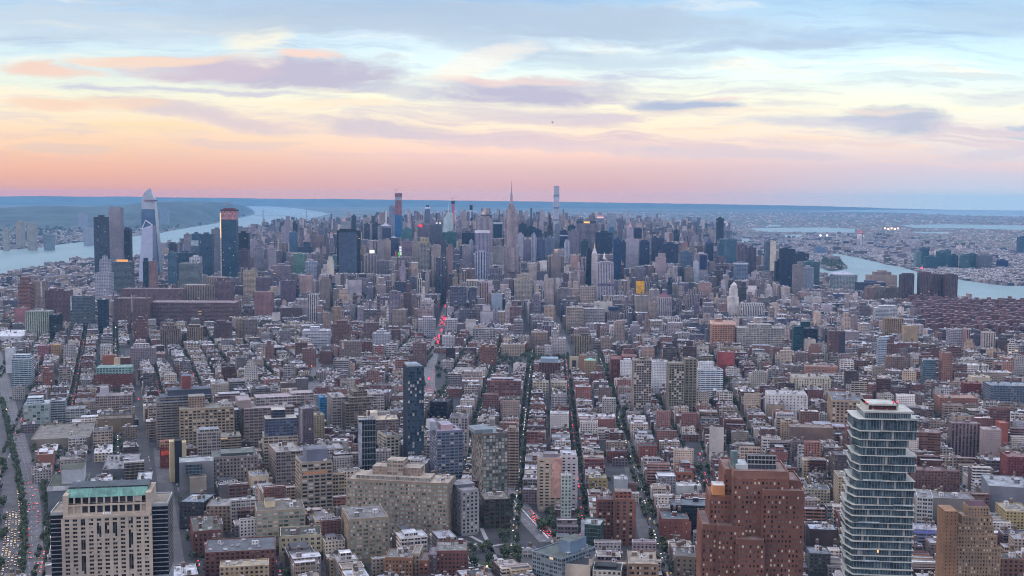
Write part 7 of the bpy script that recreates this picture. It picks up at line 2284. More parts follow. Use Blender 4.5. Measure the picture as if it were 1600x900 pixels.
TONES = {'b09c80': 'khaki', 'c4b498': 'straw coloured', 'a0908c': 'dull beige', '8a7c80': 'mauve', 'b0a09c': 'pinkish beige', '7c6c74': 'dark mauve', '94868c': 'mauve grey', 'a89484': 'sandy', 'bcb0ac': 'pale stone', '6c6074': 'violet grey', '8c7070': 'dusty red', '585870': 'slate blue',
         'c4bcbc': 'chalky', '9c8c90': 'rosy grey', '807888': 'lilac grey', '4c5068': 'dark blue', '9a7a72': 'faded brick', 'a8a0ac': 'silver grey', '8a5a4c': 'brown brick', '9a6a5a': 'rose brick', '7a4c44': 'dark red brick', 'a89078': 'tan', 'b4a490': 'sand coloured', '8c8080': 'grey mauve', 'c0b4a4': 'cream', '6c5450': 'dark brown', '94908c': 'grey', 'b0aca8': 'light grey',
         '7c7478': 'slate grey', 'c8c4c0': 'whitish', '8a5248': 'red brown brick', '9c6a5c': 'salmon brick', '7c4a46': 'maroon brick', 'a0887c': 'dusty tan', 'b8aca4': 'pale beige', 'c4c0bc': 'off white', 'b0a090': 'beige', '84747c': 'mauve grey',
         'a8a4a8': 'pale grey', '6c4c4c': 'dark plum', 'bcb4ac': 'ivory', '94605a': 'red brick', '8c5a4e': 'rust brown', '9c6c58': 'orange brown brick', '764a46': 'deep red', 'a8907c': 'buff', 'b0a494': 'stone coloured', 'a0a0a4': 'cool grey',
         'c4bcb0': 'light cream', '7c6c6c': 'taupe', '6c5458': 'plum brown', 'b4a088': 'yellowish tan', '90605a': 'brick red', 'ccc8c4': 'white'}
ROOFW = {'9aa0aa': 'grey roof', 'a8aab0': 'light grey roof', '8a8c92': 'grey tar roof', 'c4c8d0': 'silvery roof', 'b4b8c0': 'silver grey roof', '6c6e76': 'dark grey roof', '7c7c84': 'mid grey roof', 'ccced4': 'white roof', '585a62': 'charcoal roof',
         '94908c': 'warm grey roof', '8c8078': 'brownish roof', 'a8a098': 'beige roof', 'd4d6dc': 'bright white roof', '4c4e56': 'black roof', 'a4a8b4': 'bluish roof'}
ORD = ['', 'second', 'third', 'fourth', 'fifth', 'sixth', 'seventh', 'eighth', 'ninth', 'tenth', 'eleventh', 'twelfth', 'thirteenth', 'fourteenth', 'fifteenth', 'sixteenth', 'seventeenth', 'eighteenth', 'nineteenth', 'twentieth']
RELN = [r for r in REL if r[1] > 380]
seen_lab = {}


def describe(c, kind):
    px, py = P(c[0], c[1], c[5])
    best = sorted(RELN, key=lambda r: math.hypot((r[0] - px), 1.6 * (r[1] - py)))[0]
    dx, dy = px - best[0], py - best[1]
    rel = ('in front of' if dy > 0 else 'beyond') if abs(dy) * 1.3 > abs(dx) else ('to the right of' if dx > 0 else 'to the left of')
    base = f"{TONES.get(c[6], 'mauve')} {WORDS[kind]}"
    ref = best[2].replace('first', '').split()
    base2 = f"{base} with {ROOFW.get(c[8], 'grey roof')}"
    full = base2 if len(base2.split()) + len(rel.split()) + len(ref) <= 13 else base
    ref = ' '.join(ref[-8:] if len(ref) > 8 else ref)
    key = (full, rel, ref)
    n = seen_lab.get(key, 0)
    seen_lab[key] = n + 1
    pre = '' if n == 0 else f'{ORD[n]} largest '
    return ' '.join(f"{pre}{full} {rel} the {ref}".split()[:16])


def build_single(c, kind):
    x, y, w, d, th, h, wl, wc, rf, sty, zone = c
    s = Site.__new__(Site)
    s.th, s.b, s.a = th, (math.cos(th), -math.sin(th)), (math.sin(th), math.cos(th))
    s.P0 = (x - s.b[0] * w / 2 - s.a[0] * d / 2, y - s.b[1] * w / 2 - s.a[1] * d / 2)
    s.w, s.dep, s.H = w, d, h
    root = tag(empty(kind, x, y), describe(c, kind), CATS[kind], GROUPS[kind])
    rg = random.Random(int(x * 7 + y * 13))
    rc = tone(hx(rf), .82, 0)
    m = Mesh()
    gl = (*rg.choice([(.03, .035, .045), (.05, .055, .07), (.02, .022, .03)]), .002)
    s.box(m, 0, w, 0, d, 0, h, wc, None if sty == 'b' else STY[sty], gl, rc, has_top=0)
    parapet(m, s, 0, w, 0, d, h, wc, rg.uniform(.6, 1.3), .4, cop=tuple(min(.8, v * 1.3 + .05) for v in (wc if rg.random() < .6 else (.5, .5, .48))))
    if rg.random() < .5 and h > 9:
        cc = tuple(min(.8, v * 1.2 + .04) for v in wc)
        s.box(m, -.5, w + .5, -.5, 0, h - .9, h - .1, cc)
        s.box(m, -.5, 0, 0, d, h - .9, h - .1, cc)
    m.build('wall', root)
    m = Mesh()
    m.poly([(*s.pt(u, v), h + .03) for u, v in ((0, 0), (w, 0), (w, d), (0, d))], rc)
    m.build('roof', root)
    if w > 16 and d > 16 and rg.random() < .3:
        m = Mesh()
        a, b_ = rg.uniform(.1, .25) * w, rg.uniform(.6, .85) * w
        s.box(m, a, b_, d * .2, d * .85, h, h + rg.choice([3.5, 7]), tuple(min(.8, v * 1.15) for v in wc), STY['l'], gl, rc)
        m.build('penthouse', root)
    else:
        furnish(root, s, .6, w - .6, .6, d - .6, h + .03, rg, 1.3, wc, sizes=.85)


for i in chosen:
    build_single(cand[i], KIND_OF(cand[i]))


def build_mass():
    m = Mesh()
    rg = random.Random(77)
    for i, c in enumerate(cand):
        if i in chosen_set:
            continue
        x, y, w, d, th, h, wl, wc, rf, sty, zone = c
        rc = tone(hx(rf), rg.uniform(.45, .95), 0)
        gl = (.05, .055, .07, .002) if sty != 'd' else (.03, .04, .07, .001)
        if sty == 'd':
            wc = tuple(v * .45 for v in wc)
        b, a = (math.cos(th), -math.sin(th)), (math.sin(th), math.cos(th))
        m.box(x, y, 0, h, w, d, th, wc, None if sty == 'b' else STY[sty], gl, rc)
        n = 2 + int(w * d / (75 if y < 2600 else 220))
        if h > 45 and rg.random() < .55:
            k = rg.uniform(.45, .75)
            hh = h * rg.uniform(.12, .3)
            x2, y2 = x + b[0] * rg.uniform(-.1, .1) * w, y + a[1] * d * .08
            hh = cap_height(x2, y2, w * k, h + hh) - h
            if hh > 2:
                m.box(x2, y2, h, h + hh, w * k, d * k, th, wc, STY[sty] if sty != 'b' else None, gl, rc)
            continue
        for k in range(min(n, 10)):
            u, v = rg.uniform(-.38, .38) * w, rg.uniform(-.38, .38) * d
            bx, by = x + b[0] * u + a[0] * v, y + b[1] * u + a[1] * v
            t = rg.random()
            sz = rg.uniform(1.2, 5.0) * (1 if y < 3500 else 1.6)
            g = rg.choice([(.5, .5, .52), (.32, .31, .31), (.65, .66, .68), (.2, .17, .16), wc, wc])
            m.box(bx, by, h, h + rg.uniform(1.4, 4.2), min(sz, w * .5), min(sz * rg.uniform(.6, 1.4), d * .5), th, g, roof=rg.choice([(.34, .35, .38), (.46, .48, .52), (.24, .24, .26), (.12, .12, .13)]))
            if t < .16 and y < 3600:
                m.box(bx, by, h + 4, h + 7.6, 3.2, 3.2, th + .4, (.10, .075, .06), roof=(.16, .15, .15))
    # the far districts beyond the grid
    for k in range(30000):
        px = rg.uniform(-30, 1630)
        py = 331 + 72 * rg.random() ** 1.25 + (px - 800) * .006
        if px < 400:
            if py > 392 or py < 342 or rg.random() < .45:
                continue
        if px < 600 and py < 343 and px > 380:
            continue
        if is_water(px, py) or inpoly(px, py, ISLE_OF_TREES):
            continue
        x, y = G(px, py)
        if y < 6500 and px < 1180:
            continue
        if y < 5200 and px < 1400:
            continue
        if math.hypot(x, y) > RG - 1500 or blocked(x, y, 25):
            continue
        if math.hypot(x, y) > 15000 and rg.random() < .4:
            continue
        pxm = y / F
        w = pxm * rg.uniform(1.2, 4.2)
        d = w * rg.uniform(.5, 1.0)
        h = pxm * rg.uniform(.5, 1.5) * (2.0 if rg.random() < .07 else 1)
        h = min(cap_height(x, y, w, h), 60 + y * .001)
        col = hx(rg.choice(['a09090', '8c7474', 'b8acac', '948890', 'c4bcbc', '7c6c74', 'a0988c', '9c8078']))
        m.box(x, y, 0, h, w, d, R(rg.uniform(-30, 40)), col, STY['w'] if y < 9000 else None, roof=hx(rg.choice(ROOFPAL)))
    # the opposite bank of the eastern river, nearer and taller
    o = m.build('city_blocks')
    o['kind'] = 'stuff'


build_mass()


def pavements():
    """raised pavement slabs under the blocks nearest the viewer"""
    polys = []
    for name, ang, poly, L, Wb, sa, sb, phase in ZONES:
        pass
    for i, c in enumerate(cand):
        x, y, w, d, th, h = c[:6]
        if y > 2600 or c[10] == 'mid':
            continue
        b, a = (math.cos(th), -math.sin(th)), (math.sin(th), math.cos(th))
        z = .16 + .004 * (i % 9)
        ww, dd = w / 2 + 3.2, d / 2 + 1.5
        polys.append([(x + b[0] * ww * p + a[0] * dd * q, y + b[1] * ww * p + a[1] * dd * q, z) for p, q in ((-1, -1), (1, -1), (1, 1), (-1, 1))])
    structure(flat_mesh('pavement', polys, simple('concrete_pavement', (.08, .08, .09), .85, 0, .3, .3)))


pavements()
print('candidates', len(cand), 'single', len(chosen), per)


# ------------------------------------------------------------------ trees


def crown_mesh(seed, leaves=340, r=1.0):
    """leaf clumps spread through an uneven crown of unit radius; returned with its trunk mesh"""
    rg = random.Random(seed)
    lobes = [(rg.uniform(-.45, .45), rg.uniform(-.45, .45), rg.uniform(.75, 1.55), rg.uniform(.38, .62)) for _ in range(7)]
    vs, fs = [], []
    for _ in range(leaves):
        cx, cyy, cz, rr = rg.choice(lobes)
        d = Vector((rg.gauss(0, 1), rg.gauss(0, 1), rg.gauss(0, 1))).normalized()
        p = Vector((cx, cyy, cz)) + d * rr * rg.uniform(.55, 1.0) ** .5
        n = (d + Vector((rg.uniform(-.6, .6), rg.uniform(-.6, .6), rg.uniform(-.3, .9)))).normalized()
        t = n.orthogonal().normalized()
        b_ = n.cross(t)
        sz = rg.uniform(.07, .16)
        k = len(vs)
        for i in range(5):
            a = 6.283 * i / 5 + rg.uniform(-.3, .3)
            vs.append(tuple(p + (t * math.cos(a) + b_ * math.sin(a)) * sz * rg.uniform(.7, 1.2)))
        fs.append(tuple(range(k, k + 5)))
    me = bpy.data.meshes.new('crown')
    me.from_pydata(vs, [], fs)
    me.materials.append(M_LEAF)
    tk = Mesh()
    tk.tube((0, 0, 0), (0.02, 0.01, .8), .07, (0, 0, 0), 6, r2=.045)
    for i in range(4):
        cx, cyy, cz, rr = lobes[i]
        tk.tube((0.02, 0.01, .72), (cx * .8, cyy * .8, cz), .035, (0, 0, 0), 5, r2=.012)
    o = tk.build('trunk_source', None, (M_BARK,))
    t = o.data
    t.name = 'trunk'
    bpy.data.objects.remove(o)
    return me, t, vs, fs


TREES = [crown_mesh(10 + i) for i in range(5)]
trees_at = []


def tree_ok(x, y):
    return not blocked(x, y, 1.0)


def scatter_trees():
    rg = random.Random(12)

    def along(line, off, step, jit, rad, label, d0=0):
        pts = [G(px, py) for px, py in line]
        for (x0, y0), (x1, y1) in zip(pts, pts[1:]):
            d = math.hypot(x1 - x0, y1 - y0)
            nx, ny = -(y1 - y0) / d, (x1 - x0) / d
            t = rg.uniform(0, step)
            while t < d:
                o = off + rg.uniform(-jit, jit)
                trees_at.append((x0 + (x1 - x0) * t / d + nx * o, y0 + (y1 - y0) * t / d + ny * o, rg.uniform(*rad), label))
                t += step * rg.uniform(.7, 1.4)
    A, B = ROADS[0][1], ROADS[1][1]
    along(A[:7], 21, 9, 4, (4, 6.5), 'tree in the dense row on the river side of the highway')
    along(A[:7], 30, 9, 5, (4, 6.5), 'tree in the dense row on the river side of the highway')
    med = [(33, 905), (36, 860), (38, 810), (32, 760), (22, 712), (12, 665), (3, 625)]
    along(med, 0, 7, 2.5, (3.4, 5), 'median tree between the two carriageways of the highway')
    along(B[:6], -17, 12, 2, (3.4, 5.2), 'pavement tree along the city side of the highway')
    for poly, n, lab in ((PARKS[0], 90, 'tree in the square around the marble arch'), (PARKS[1], 26, 'tree beside the concrete towers'), (PARKS[2], 40, 'tree below the concrete towers'), (PARKS[3], 30, 'tree on the green strip by the pale curving avenue'),
                         (PARKS[4], 10, 'tree in the small courtyard below the crowned loft'), (PARKS[5], 16, 'tree in the plaza by the tunnel road'), (PARKS[6], 16, 'tree between white apartments and framed building'), (PARKS[8], 12, 'tree in the eastern blocks'),
                         (PARKS[9], 4, 'tree in the eastern blocks'), (PARKS[10], 14, 'tree in the pocket park'), (PARKS[11], 16, 'tree in the pocket park')):
        xs, ys = [p[0] for p in poly], [p[1] for p in poly]
        k = tries = 0
        while k < n and tries < n * 30:
            tries += 1
            px, py = rg.uniform(min(xs), max(xs)), rg.uniform(min(ys), max(ys))
            if inpoly(px, py, poly) and py < 915:
                x, y = G(px, py)
                if not blocked(x, y, 1):
                    trees_at.append((x, y, rg.uniform(4, 7.5), lab))
                    k += 1
    # street trees between the blocks
    for name, ang, poly, L, Wb, sa, sb, phase in ZONES:
        th = R(ang)
        b, a = (math.cos(th), -math.sin(th)), (math.sin(th), math.cos(th))
        for i in range(-30, 40):
            u = phase + i * Wb
            dens = {'west': .34, 'village': .62, 'east': .22}[name]
            v = 1000.0
            while v < 3600:
                v += rg.uniform(6, 12)
                for sgn in (-1, 1):
                    if rg.random() > dens * (.55 + .75 * math.sin(v * .021 + i * 1.7) ** 2):
                        continue
                    x, y = b[0] * (u + sgn * 5.2) + a[0] * v, b[1] * (u + sgn * 5.2) + a[1] * v
                    px, py = P(x, y, 0)
                    if 0 < px < 1600 and py < 910 and inpoly(px, py, poly) and not blocked(x, y, 0):
                        trees_at.append((x, y, rg.uniform(2.8, 5), 'street tree in the dark row between blocks'))
    # yards between the rows and scattered greenery
    for c in cand:
        if c[10] in ('west', 'village', 'east') and rg.random() < (.16 if c[10] != 'east' else .08) and c[5] < 26:
            th = c[4]
            b = (math.cos(th), -math.sin(th))
            s_ = rg.choice((-1, 1)) * (c[2] / 2 + 2.5)
            x, y = c[0] + b[0] * s_, c[1] + b[1] * s_
            trees_at.append((x, y, rg.uniform(3, 5.5), 'yard tree between low roofs'))
        elif c[10] == 'mid' and c[1] < 3600 and rg.random() < .05:
            trees_at.append((c[0], c[1] + 18, rg.uniform(4, 7), 'yard tree between low roofs'))


scatter_trees()
vis = []
for x, y, r, lab in trees_at:
    px, py = P(x, y, r)
    if -5 < px < 1605 and py < 905:
        vis.append((r / math.hypot(x, y), x, y, r, lab))
vis.sort(key=lambda t: -t[0] * (1.6 if 'highway' in t[4] or 'square' in t[4] or 'plaza' in t[4] or 'towers' in t[4] else 1))
for k, (q, x, y, r, lab) in enumerate(vis[:280]):
    crown, trunk = TREES[k % 5][:2]
    grp = lab.replace('tree', 'trees', 1)
    root = tag(empty('tree', x, y), 'dark green ' + lab, 'tree', grp)
    for nm, me in (('trunk', trunk), ('crown', crown)):
        o = bpy.data.objects.new(nm, me)
        COL.objects.link(o)
        o.parent = root
        o.rotation_euler = (0, 0, k * 1.3)
        o.scale = (r, r, r * 1.08)
rgf = random.Random(8)
V_list, F_list, off = [], [], 0
base = []
for i in range(5):
    rg = random.Random(60 + i)
    me, t, vs, fs = crown_mesh(60 + i, 62)
    base.append(np.array(vs))


def far_trees(name, spots, big=2.2):
    """many small crowns nobody could count, as one mesh of leaf clumps"""
    Vs = []
    for x, y, z, r in spots:
        c = base[rgf.randrange(5)].copy().reshape(-1, 5, 3)
        ctr = c.mean(1, keepdims=True)
        c = ctr + (c - ctr) * big
        c = c.reshape(-1, 3)
        a = rgf.uniform(0, 6.28)
        X = c[:, 0] * math.cos(a) - c[:, 1] * math.sin(a)
        Y = c[:, 0] * math.sin(a) + c[:, 1] * math.cos(a)
        Vs.append(np.stack([X * r + x, Y * r + y, c[:, 2] * r + z], 1))
    V = np.vstack(Vs)
    n = len(V) // 5
    me = bpy.data.meshes.new(name)
    me.vertices.add(len(V))
    me.vertices.foreach_set('co', V.reshape(-1).astype(np.float32))
    me.loops.add(n * 5)
    me.loops.foreach_set('vertex_index', np.arange(n * 5, dtype=np.int32))
    me.polygons.add(n)
    me.polygons.foreach_set('loop_start', (np.arange(n) * 5).astype(np.int32))
    me.materials.append(M_LEAF)
    me.update(calc_edges=True)
    o = link(name, me)
    o['kind'] = 'stuff'


far_trees('distant_trees', [(x, y, 0, r) for q, x, y, r, lab in vis[280:]])
woods = []
for _ in range(1500):
    px, py = rgf.uniform(-20, 395), rgf.uniform(338, 388)
    if is_water(px, py) or py > 400 - px * .1:
        continue
    x, y = G(px, py)
    g = math.sin(x * .0011) + math.sin(y * .0009 + 2)
    if g > -.2 and not blocked(x, y, 20):
        woods.append((x, y, -2, y / F * rgf.uniform(1.2, 2.8)))
for _ in range(420):
    px, py = rgf.uniform(1284, 1318), rgf.uniform(403, 424)
    if inpoly(px, py, ISLE_OF_TREES):
        x, y = G(px, py)
        woods.append((x, y, 0, rgf.uniform(8, 13)))
for _ in range(1400):
    px, py = rgf.uniform(1180, 1600), rgf.uniform(345, 410)
    if is_water(px, py) or not (inpoly(px, py, [(1180, 378), (1250, 376), (1290, 384), (1290, 390), (1200, 388)]) or inpoly(px, py, [(1325, 394), (1420, 399), (1440, 415), (1412, 416), (1364, 405), (1330, 399)])
                            or inpoly(px, py, [(1200, 372), (1218, 370), (1220, 376), (1202, 378)]) or inpoly(px, py, [(1260, 364), (1400, 366), (1480, 372), (1500, 378), (1280, 376)]) and rgf.random() < .5):
        continue
    x, y = G(px, py)
    woods.append((x, y, 0, y / F * rgf.uniform(.9, 1.8)))
for _ in range(900):
    px, py = rgf.uniform(1300, 1612), rgf.uniform(470, 530)
    x, y = G(px, py)
    if not blocked(x, y, 1) and not is_water(px, py) and rgf.random() < .5 and py < 520 and px > 1430:
        woods.append((x, y, 0, rgf.uniform(5, 8)))
far_trees('distant_woods', woods)
structure(flat_mesh('island', [[(*G(px, py), 4.0) for px, py in ISLE_OF_TREES]], M_GROUND))

def plaza_paths():
    polys = []
    for i, (a, b_) in enumerate([((700, 846), (772, 903)), ((735, 838), (800, 872)), ((722, 862), (790, 850)), ((752, 826), (790, 905)), ((690, 868), (800, 898))]):
        (x0, y0), (x1, y1) = G(*a), G(*b_)
        d = math.hypot(x1 - x0, y1 - y0)
        nx, ny = -(y1 - y0) / d * 2.2, (x1 - x0) / d * 2.2
        z = .34 + i * .02
        polys.append([(x0 + nx, y0 + ny, z), (x0 - nx, y0 - ny, z), (x1 - nx, y1 - ny, z), (x1 + nx, y1 + ny, z)])
    structure(flat_mesh('path', polys, simple('pale_concrete_path', (.28, .28, .29), .85, 0, .25, .4)))
    cx, cyy = G(768, 884)
    structure(flat_mesh('lawn', [[(cx + 17 * math.cos(6.283 * i / 24), cyy + 17 * math.sin(6.283 * i / 24), .28) for i in range(24)]], simple('short_grass', (.035, .055, .025), .9, 0, .5, .3)))


plaza_paths()

# ------------------------------------------------------------------ vehicles


def car_mesh(name, L, W, H, body, lights, van=False, glow=True):
    m = Mesh()
    h1 = H * .55
    m.box(0, 0, .28, h1, W, L, 0, body, plain=1, top=(.96, .98))
    if van:
        m.box(0, .1, h1, H, W * .94, L * .92, 0, body, plain=1, top=(.92, .97))
        m.box(0, -.02 * L, h1 + .1, H * .82, W * .96, L * .9, 0, (.03, .035, .045), plain=1, top=(.97, .97))
    else:
        m.box(0, L * .03, h1, H, W * .86, L * .55, 0, (.03, .035, .045), plain=1, top=(.82, .62), roof=body)
    for sx in (-1, 1):
        for sy in (-.31, .31):
            m.tube((sx * W * .5 - .1 * sx, sy * L, .32), (sx * W * .5 + .04 * sx, sy * L, .32), .32, (.02, .02, .02), 8)
        c = tuple(v * lights[1] for v in lights[0])
        m.box(sx * W * .33, -L * .5 - .03, .5, .85, .48, .1, 0, c, plain=2 if glow else 1)
    o = m.build(name + '_source')
    me = o.data
    me.name = name
    bpy.data.objects.remove(o)
    return me


HEAD, TAIL = ((1.0, .72, .48), 2.4), ((1.0, .05, .07), 5.0)
BODY = [(.5, .5, .52), (.03, .03, .035), (.25, .26, .28), (.6, .6, .6), (.10, .04, .04), (.05, .07, .12), (.6, .42, .05)]
CARH = [car_mesh('car', 4.6, 1.9, 1.5, b_, HEAD) for b_ in BODY]
CART = [car_mesh('car', 4.6, 1.9, 1.5, b_, TAIL) for b_ in BODY]
CARP = [car_mesh('car', 4.6, 1.9, 1.5, b_, ((.3, .3, .3), 1), glow=False) for b_ in BODY]
VANP = car_mesh('van', 6.2, 2.2, 2.7, (.62, .63, .64), ((.3, .3, .3), 1), True, False)
CN = ['silver', 'black', 'grey', 'white', 'dark red', 'navy', 'yellow']
spots_used = []


def drive(line, lanes, step, meshes, where, grp, flip, occ, n_max, rg, ylim=(0, 9e9)):
    pts = [G(px, py) for px, py in line]
    n = 0
    for (x0, y0), (x1, y1) in zip(pts, pts[1:]):
        d = math.hypot(x1 - x0, y1 - y0)
        ux, uy = (x1 - x0) / d, (y1 - y0) / d
        for off in lanes:
            t = rg.uniform(0, step)
            while t < d and n < n_max:
                if rg.random() < occ:
                    x, y = x0 + ux * t - uy * off, y0 + uy * t + ux * off
                    px, py = P(x, y, 0)
                    if -2 < px < 1602 and py < 904 and ylim[0] < y < ylim[1] and all(math.hypot(x - a, y - b_) > 3.0 for a, b_ in spots_used[-260:]):
                        k = rg.choice([0, 0, 1, 1, 2, 3, 3, 4, 5, 6])
                        rz = math.atan2(-ux, uy) + (math.pi if flip else 0)
                        o = link('car', meshes[k], None, (x, y, .62), rz)
                        tag(o, f'{CN[k]} {where}', 'car', f'{CN[k]} {grp}')
                        spots_used.append((x, y))
                        n += 1
                t += step * rg.uniform(.85, 1.5)
    return n


rv = random.Random(5)
A, B = ROADS[0][1], ROADS[1][1]
n1 = drive(A, (-10, -6.4, -2.8, .8, 4.4, 8), 7.6, CARH, 'car with headlights on in the packed highway traffic', 'cars in the packed highway traffic', False, .74, 160, rv)
n2 = drive(B, (-7, -3, 3, 7), 20, CART, 'car on the emptier carriageway of the highway', 'cars on the emptier carriageway', False, .32, 26, rv)
L6 = ROADS[2][1]
n3 = drive([(858, 843), (825, 808), (800, 780)], (-9.5, -6, -2.6), 6.2, CART, 'car in the queue of red tail lights by the tunnel road', 'cars queueing by the tunnel road', False, .97, 42, rv)
n4 = drive(L6[5:], (-8, -4, 0, 4, 8), 30, CART, 'car with red tail lights on the straight avenue', 'cars on the avenue of red lights', False, .95, 34, rv)
n5 = drive(ROADS[8][1], (-3.4, 0), 8.5, CART, 'car with red tail lights on the narrow street by the brick tower', 'cars on the narrow street by the brick tower', False, .62, 16, rv, (1150, 1600))
n6 = drive(ROADS[3][1], (-6, 0, 6), 30, CARH, 'car with headlights on the pale avenue through the village', 'cars on the pale village avenue', False, .5, 14, rv)
n7 = drive(ROADS[4][1], (-6.5, 6.5), 9, CARP, 'parked car at the kerb of the dark western street', 'cars parked on the dark western street', False, .6, 10, rv)
s = Site(160, 215, 735, 12, 95, H_ * .8)
kk = 0
for u in (4, 22, 32, s.w - 5):
    for j in range(15):
        if rv.random() < .55 and kk < 22:
            x, y = s.pt(u + rv.uniform(-.4, .4), 6 + j * 5.9)
            px, py = P(x, y, 12)
            k = rv.choice([0, 1, 2, 3, 5])
            o = link('car', CARP[k], None, (x, y, 12.04), -s.th + 1.57)
            tag(o, f'{CN[k]} car parked on the rooftop car park', 'car', f'{CN[k]} cars on the rooftop car park')
            kk += 1
for px, py, lab in ((43, 803, 'white van on the wide highway crossing'), (742, 855, 'white van at the plaza kerb'), (612, 905 - 60, 'white van beside the long beige office building')):
    o = link('van', VANP, None, (*G(px, py), .62), rv.uniform(0, 3))
    tag(o, lab, 'van')
(x0, y0), (x1, y1) = G(858, 843), G(800, 780)
d = math.hypot(x1 - x0, y1 - y0)
o = 0.5
m = Mesh()
m.box((x0 + x1) / 2 - (y1 - y0) / d * o, (y0 + y1) / 2 + (x1 - x0) / d * o, .1, 1.6, 1.1, d, math.atan2(x1 - x0, y1 - y0), (.72, .72, .74), plain=1)
tag(m.build('traffic_barrier'), 'long white barrier beside the queue of red tail lights', 'barrier')
print('cars', n1, n2, n3, n4, n5, n6, n7, kk)



def far_traffic():
    """cars too many and too small to count, standing and driving in the streets between the blocks"""
    rg = random.Random(21)
    m = Mesh()
    for name, ang, poly, L, Wb, sa, sb, phase in ZONES:
        th = R(ang)
        b, a = (math.cos(th), -math.sin(th)), (math.sin(th), math.cos(th))
        for i in range(-30, 40):
            u = phase + i * Wb
            v = 1000.0
            flow = rg.random() < .5
            while v < 3300:
                v += rg.uniform(5.6, 8.5)
                for off in (-3.9, 3.9, 0):
                    if rg.random() > (.62 if off else .2):
                        continue
                    x, y = b[0] * (u + off) + a[0] * v, b[1] * (u + off) + a[1] * v
                    px, py = P(x, y, 0)
                    if not (0 < px < 1600 and py < 905 and inpoly(px, py, poly)) or blocked(x, y, 1):
                        continue
                    c = BODY[rg.choice([0, 0, 1, 2, 3, 3, 4, 5, 6])]
                    m.box(x, y, .2, .85, 1.9, 4.6, th, c, plain=1)
                    m.box(x + a[0] * .2, y + a[1] * .2, .85, 1.45, 1.6, 2.5, th, (.03, .035, .045), roof=c, plain=1, top=(.85, .75))
                    if off == 0 or rg.random() < .05:
                        q = (3.4, .16, .2) if flow else (2.4, 2.0, 1.6)
                        m.box(x - a[0] * 2.35, y - a[1] * 2.35, .45, .85, 1.6, .12, th, q, plain=2)
    L6 = ROADS[2][1][5:]
    pts = [G(px, py) for px, py in L6]
    for (x0, y0), (x1, y1) in zip(pts, pts[1:]):
        d = math.hypot(x1 - x0, y1 - y0)
        t = 0
        while t < d:
            t += rg.uniform(3, 8)
            o = rg.choice((-8, -4, 0, 4, 8))
            if y0 + t > 3080 and math.sin((y0 + t) * .011) > -.1:
                x, y = x0 + (x1 - x0) * t / d + o, y0 + (y1 - y0) * t / d
                m.box(x, y, .3, 1.5, 1.9, 4.6, 0, BODY[rg.randrange(6)], plain=1)
                m.box(x, y - 2.4, .5, 1.1, 1.8, .12, 0, (5, .12, .25), plain=2)
    o = m.build('distant_traffic')
    o['kind'] = 'stuff'


far_traffic()

# traffic lights far off along the avenues read as coloured lamps


def signal(px, py, col, r, label):
    x, y = G(px, py)
    root = tag(empty('traffic_light', x, y), label, 'traffic light')
    m = Mesh()
    m.tube((x, y, 0), (x, y, 6.5), .14, (.2, .2, .2), 6)
    m.build('pole', root)
    m = Mesh()
    m.box(x, y, 6.5, 6.5 + r * 1.6, r, r, 0, (.1, .1, .08))
    m.box(x, y - r * .55, 6.6, 6.5 + r * 1.5, r * .8, r * .1, 0, col, plain=2)
    m.build('signal_head', root)


for i, (px, py, r) in enumerate([(701, 478, 5), (703, 481, 3.2), (712, 437, 4), (717, 405, 5), (695, 503, 3.4), (690, 521, 3), (686, 530, 3), (684, 540, 3.2), (671, 598, 2.2), (707, 455, 4)]):
    signal(px, py, (3.6, .06, .2), r * 1.5, 'red signal lamp on the straight avenue, ' + ['beside the white loft buildings', 'just above the white loft buildings', 'halfway to the towers', 'at the foot of the towers', 'between the two white lofts', 'below the two white lofts', 'under the white tower block', 'where the avenue bends', 'by the tall dark blue hotel', 'level with the cream store'][i])
signal(217, 630, (2.2, .06, .2), 2.0, 'red signal lamp on the dark western street')
signal(20, 505, (2.2, .1, .3), 5.0, 'red signal lamp where the highway bends by the white shed')
signal(487, 578, (2.2, .2, .2), 2.4, 'red signal lamp on the pale village avenue')
signal(181, 516, (2.4, 2.2, 2.4), 2.2, 'bright white lamp on a brick building near the river')


def lamp(px, py, z, col, r, label):
    x, y = G(px, py, z)
    root = tag(empty('street_lamp', x, y), label, 'lamp')
    m = Mesh()
    m.tube((x, y, 0), (x, y, z), .2, (.2, .2, .2), 5)
    m.build('pole', root)
    m = Mesh()
    m.tube((x, y, z), (x, y, z + r), r * .6, col, 8, mat=2)
    m.build('lamp_head', root)


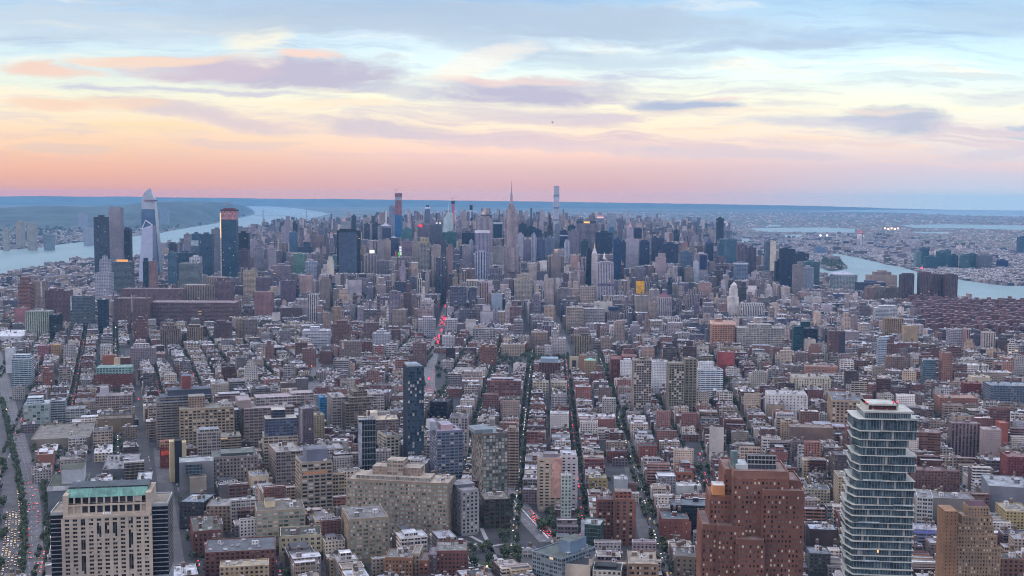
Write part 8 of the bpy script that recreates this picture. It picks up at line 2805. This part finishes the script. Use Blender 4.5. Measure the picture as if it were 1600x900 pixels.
lamp(1075, 463, 30, (3, 1.4, .7), 5, 'bright orange floodlight among roofs east of the tall white tower')
lamp(1082, 546, 24, (2.2, 1.1, .3), 6, 'orange glowing floodlight on a roof above the white slabs')
lamp(1282, 369, 60, (2.4, 2.4, 2.4), 12, 'white bridge lamp on the far shore, first of two')
lamp(1292, 369, 60, (2.4, 2.4, 2.4), 12, 'white bridge lamp on the far shore, second of two')
for i, px in enumerate((1383, 1388, 1393, 1398, 1403)):
    lamp(px, 358 + (i % 2), 40, (2.6, 1.5, .9), 16, 'orange floodlight of the far airport, ' + ['nearest the striped chimneys', 'second from the striped chimneys', 'in the middle of the row', 'fourth from the striped chimneys', 'farthest from the striped chimneys'][i])
lamp(1440, 420, 20, (1.5, .15, .3), 9, 'big red neon lamp on the eastern river bank')
lamp(802, 746, 9, (2, 1.2, .4), 1.6, 'orange street lamp at the corner of the tan rounded tower')
lamp(761, 886, 8, (2, 1.5, .5), 1.4, 'yellow lamp in the middle of the plaza')
lamp(15, 494, 12, (2, 1.7, 1.0), 5, 'warm highway lamp by the white shed')
lamp(10, 640, 9, (2, 1.4, .8), 1.4, 'warm lamp over the highway traffic')

# ------------------------------------------------------------------ a helicopter high over the roofs
X, Z = XZ(863, 191, 2200)
hel = tag(empty('helicopter', X, 2200, Z), 'tiny dark helicopter in the sky above the pencil tower', 'helicopter')
m = Mesh()
m.box(X, 2200, Z - 1, Z + 1, 1.3, 2.6, .6, (.05, .05, .06), top=(.6, .7))
m.build('cabin', hel)
m = Mesh()
m.tube((X, 2200, Z + .3), (X + 2.5, 2197, Z + .7), .2, (.05, .05, .06), 6, r2=.1)
m.build('tail_boom', hel)
for t in (0, 1.57):
    m = Mesh()
    m.box(X, 2200, Z + 1.4, Z + 1.5, 5, .3, t + .3, (.08, .08, .08))
    m.build('rotor_blade', hel)

# ------------------------------------------------------------------ the air


def air():
    m = bpy.data.materials.new('evening_air')
    m.use_nodes = True
    w = NT(m.node_tree)
    out = w.n('ShaderNodeOutputMaterial')
    v = w.n('ShaderNodeVolumePrincipled')
    v.inputs['Color'].default_value = (0.20, 0.46, 0.76, 1)
    v.inputs['Density'].default_value = 2.9e-5
    v.inputs['Anisotropy'].default_value = 0.2
    w.t.links.new(v.outputs[0], out.inputs['Volume'])
    r, z0, z1 = 39500.0, -35.0, 464.0
    vs = [(x, y, z) for z in (z0, z1) for x, y in ((-r, -r), (r, -r), (r, r), (-r, r))]
    me = bpy.data.meshes.new('haze')
    me.from_pydata(vs, [], [(3, 2, 1, 0), (4, 5, 6, 7), (0, 1, 5, 4), (1, 2, 6, 5), (2, 3, 7, 6), (3, 0, 4, 7)])
    me.materials.append(m)
    o = link('haze', me)
    o['kind'] = 'stuff'


air()
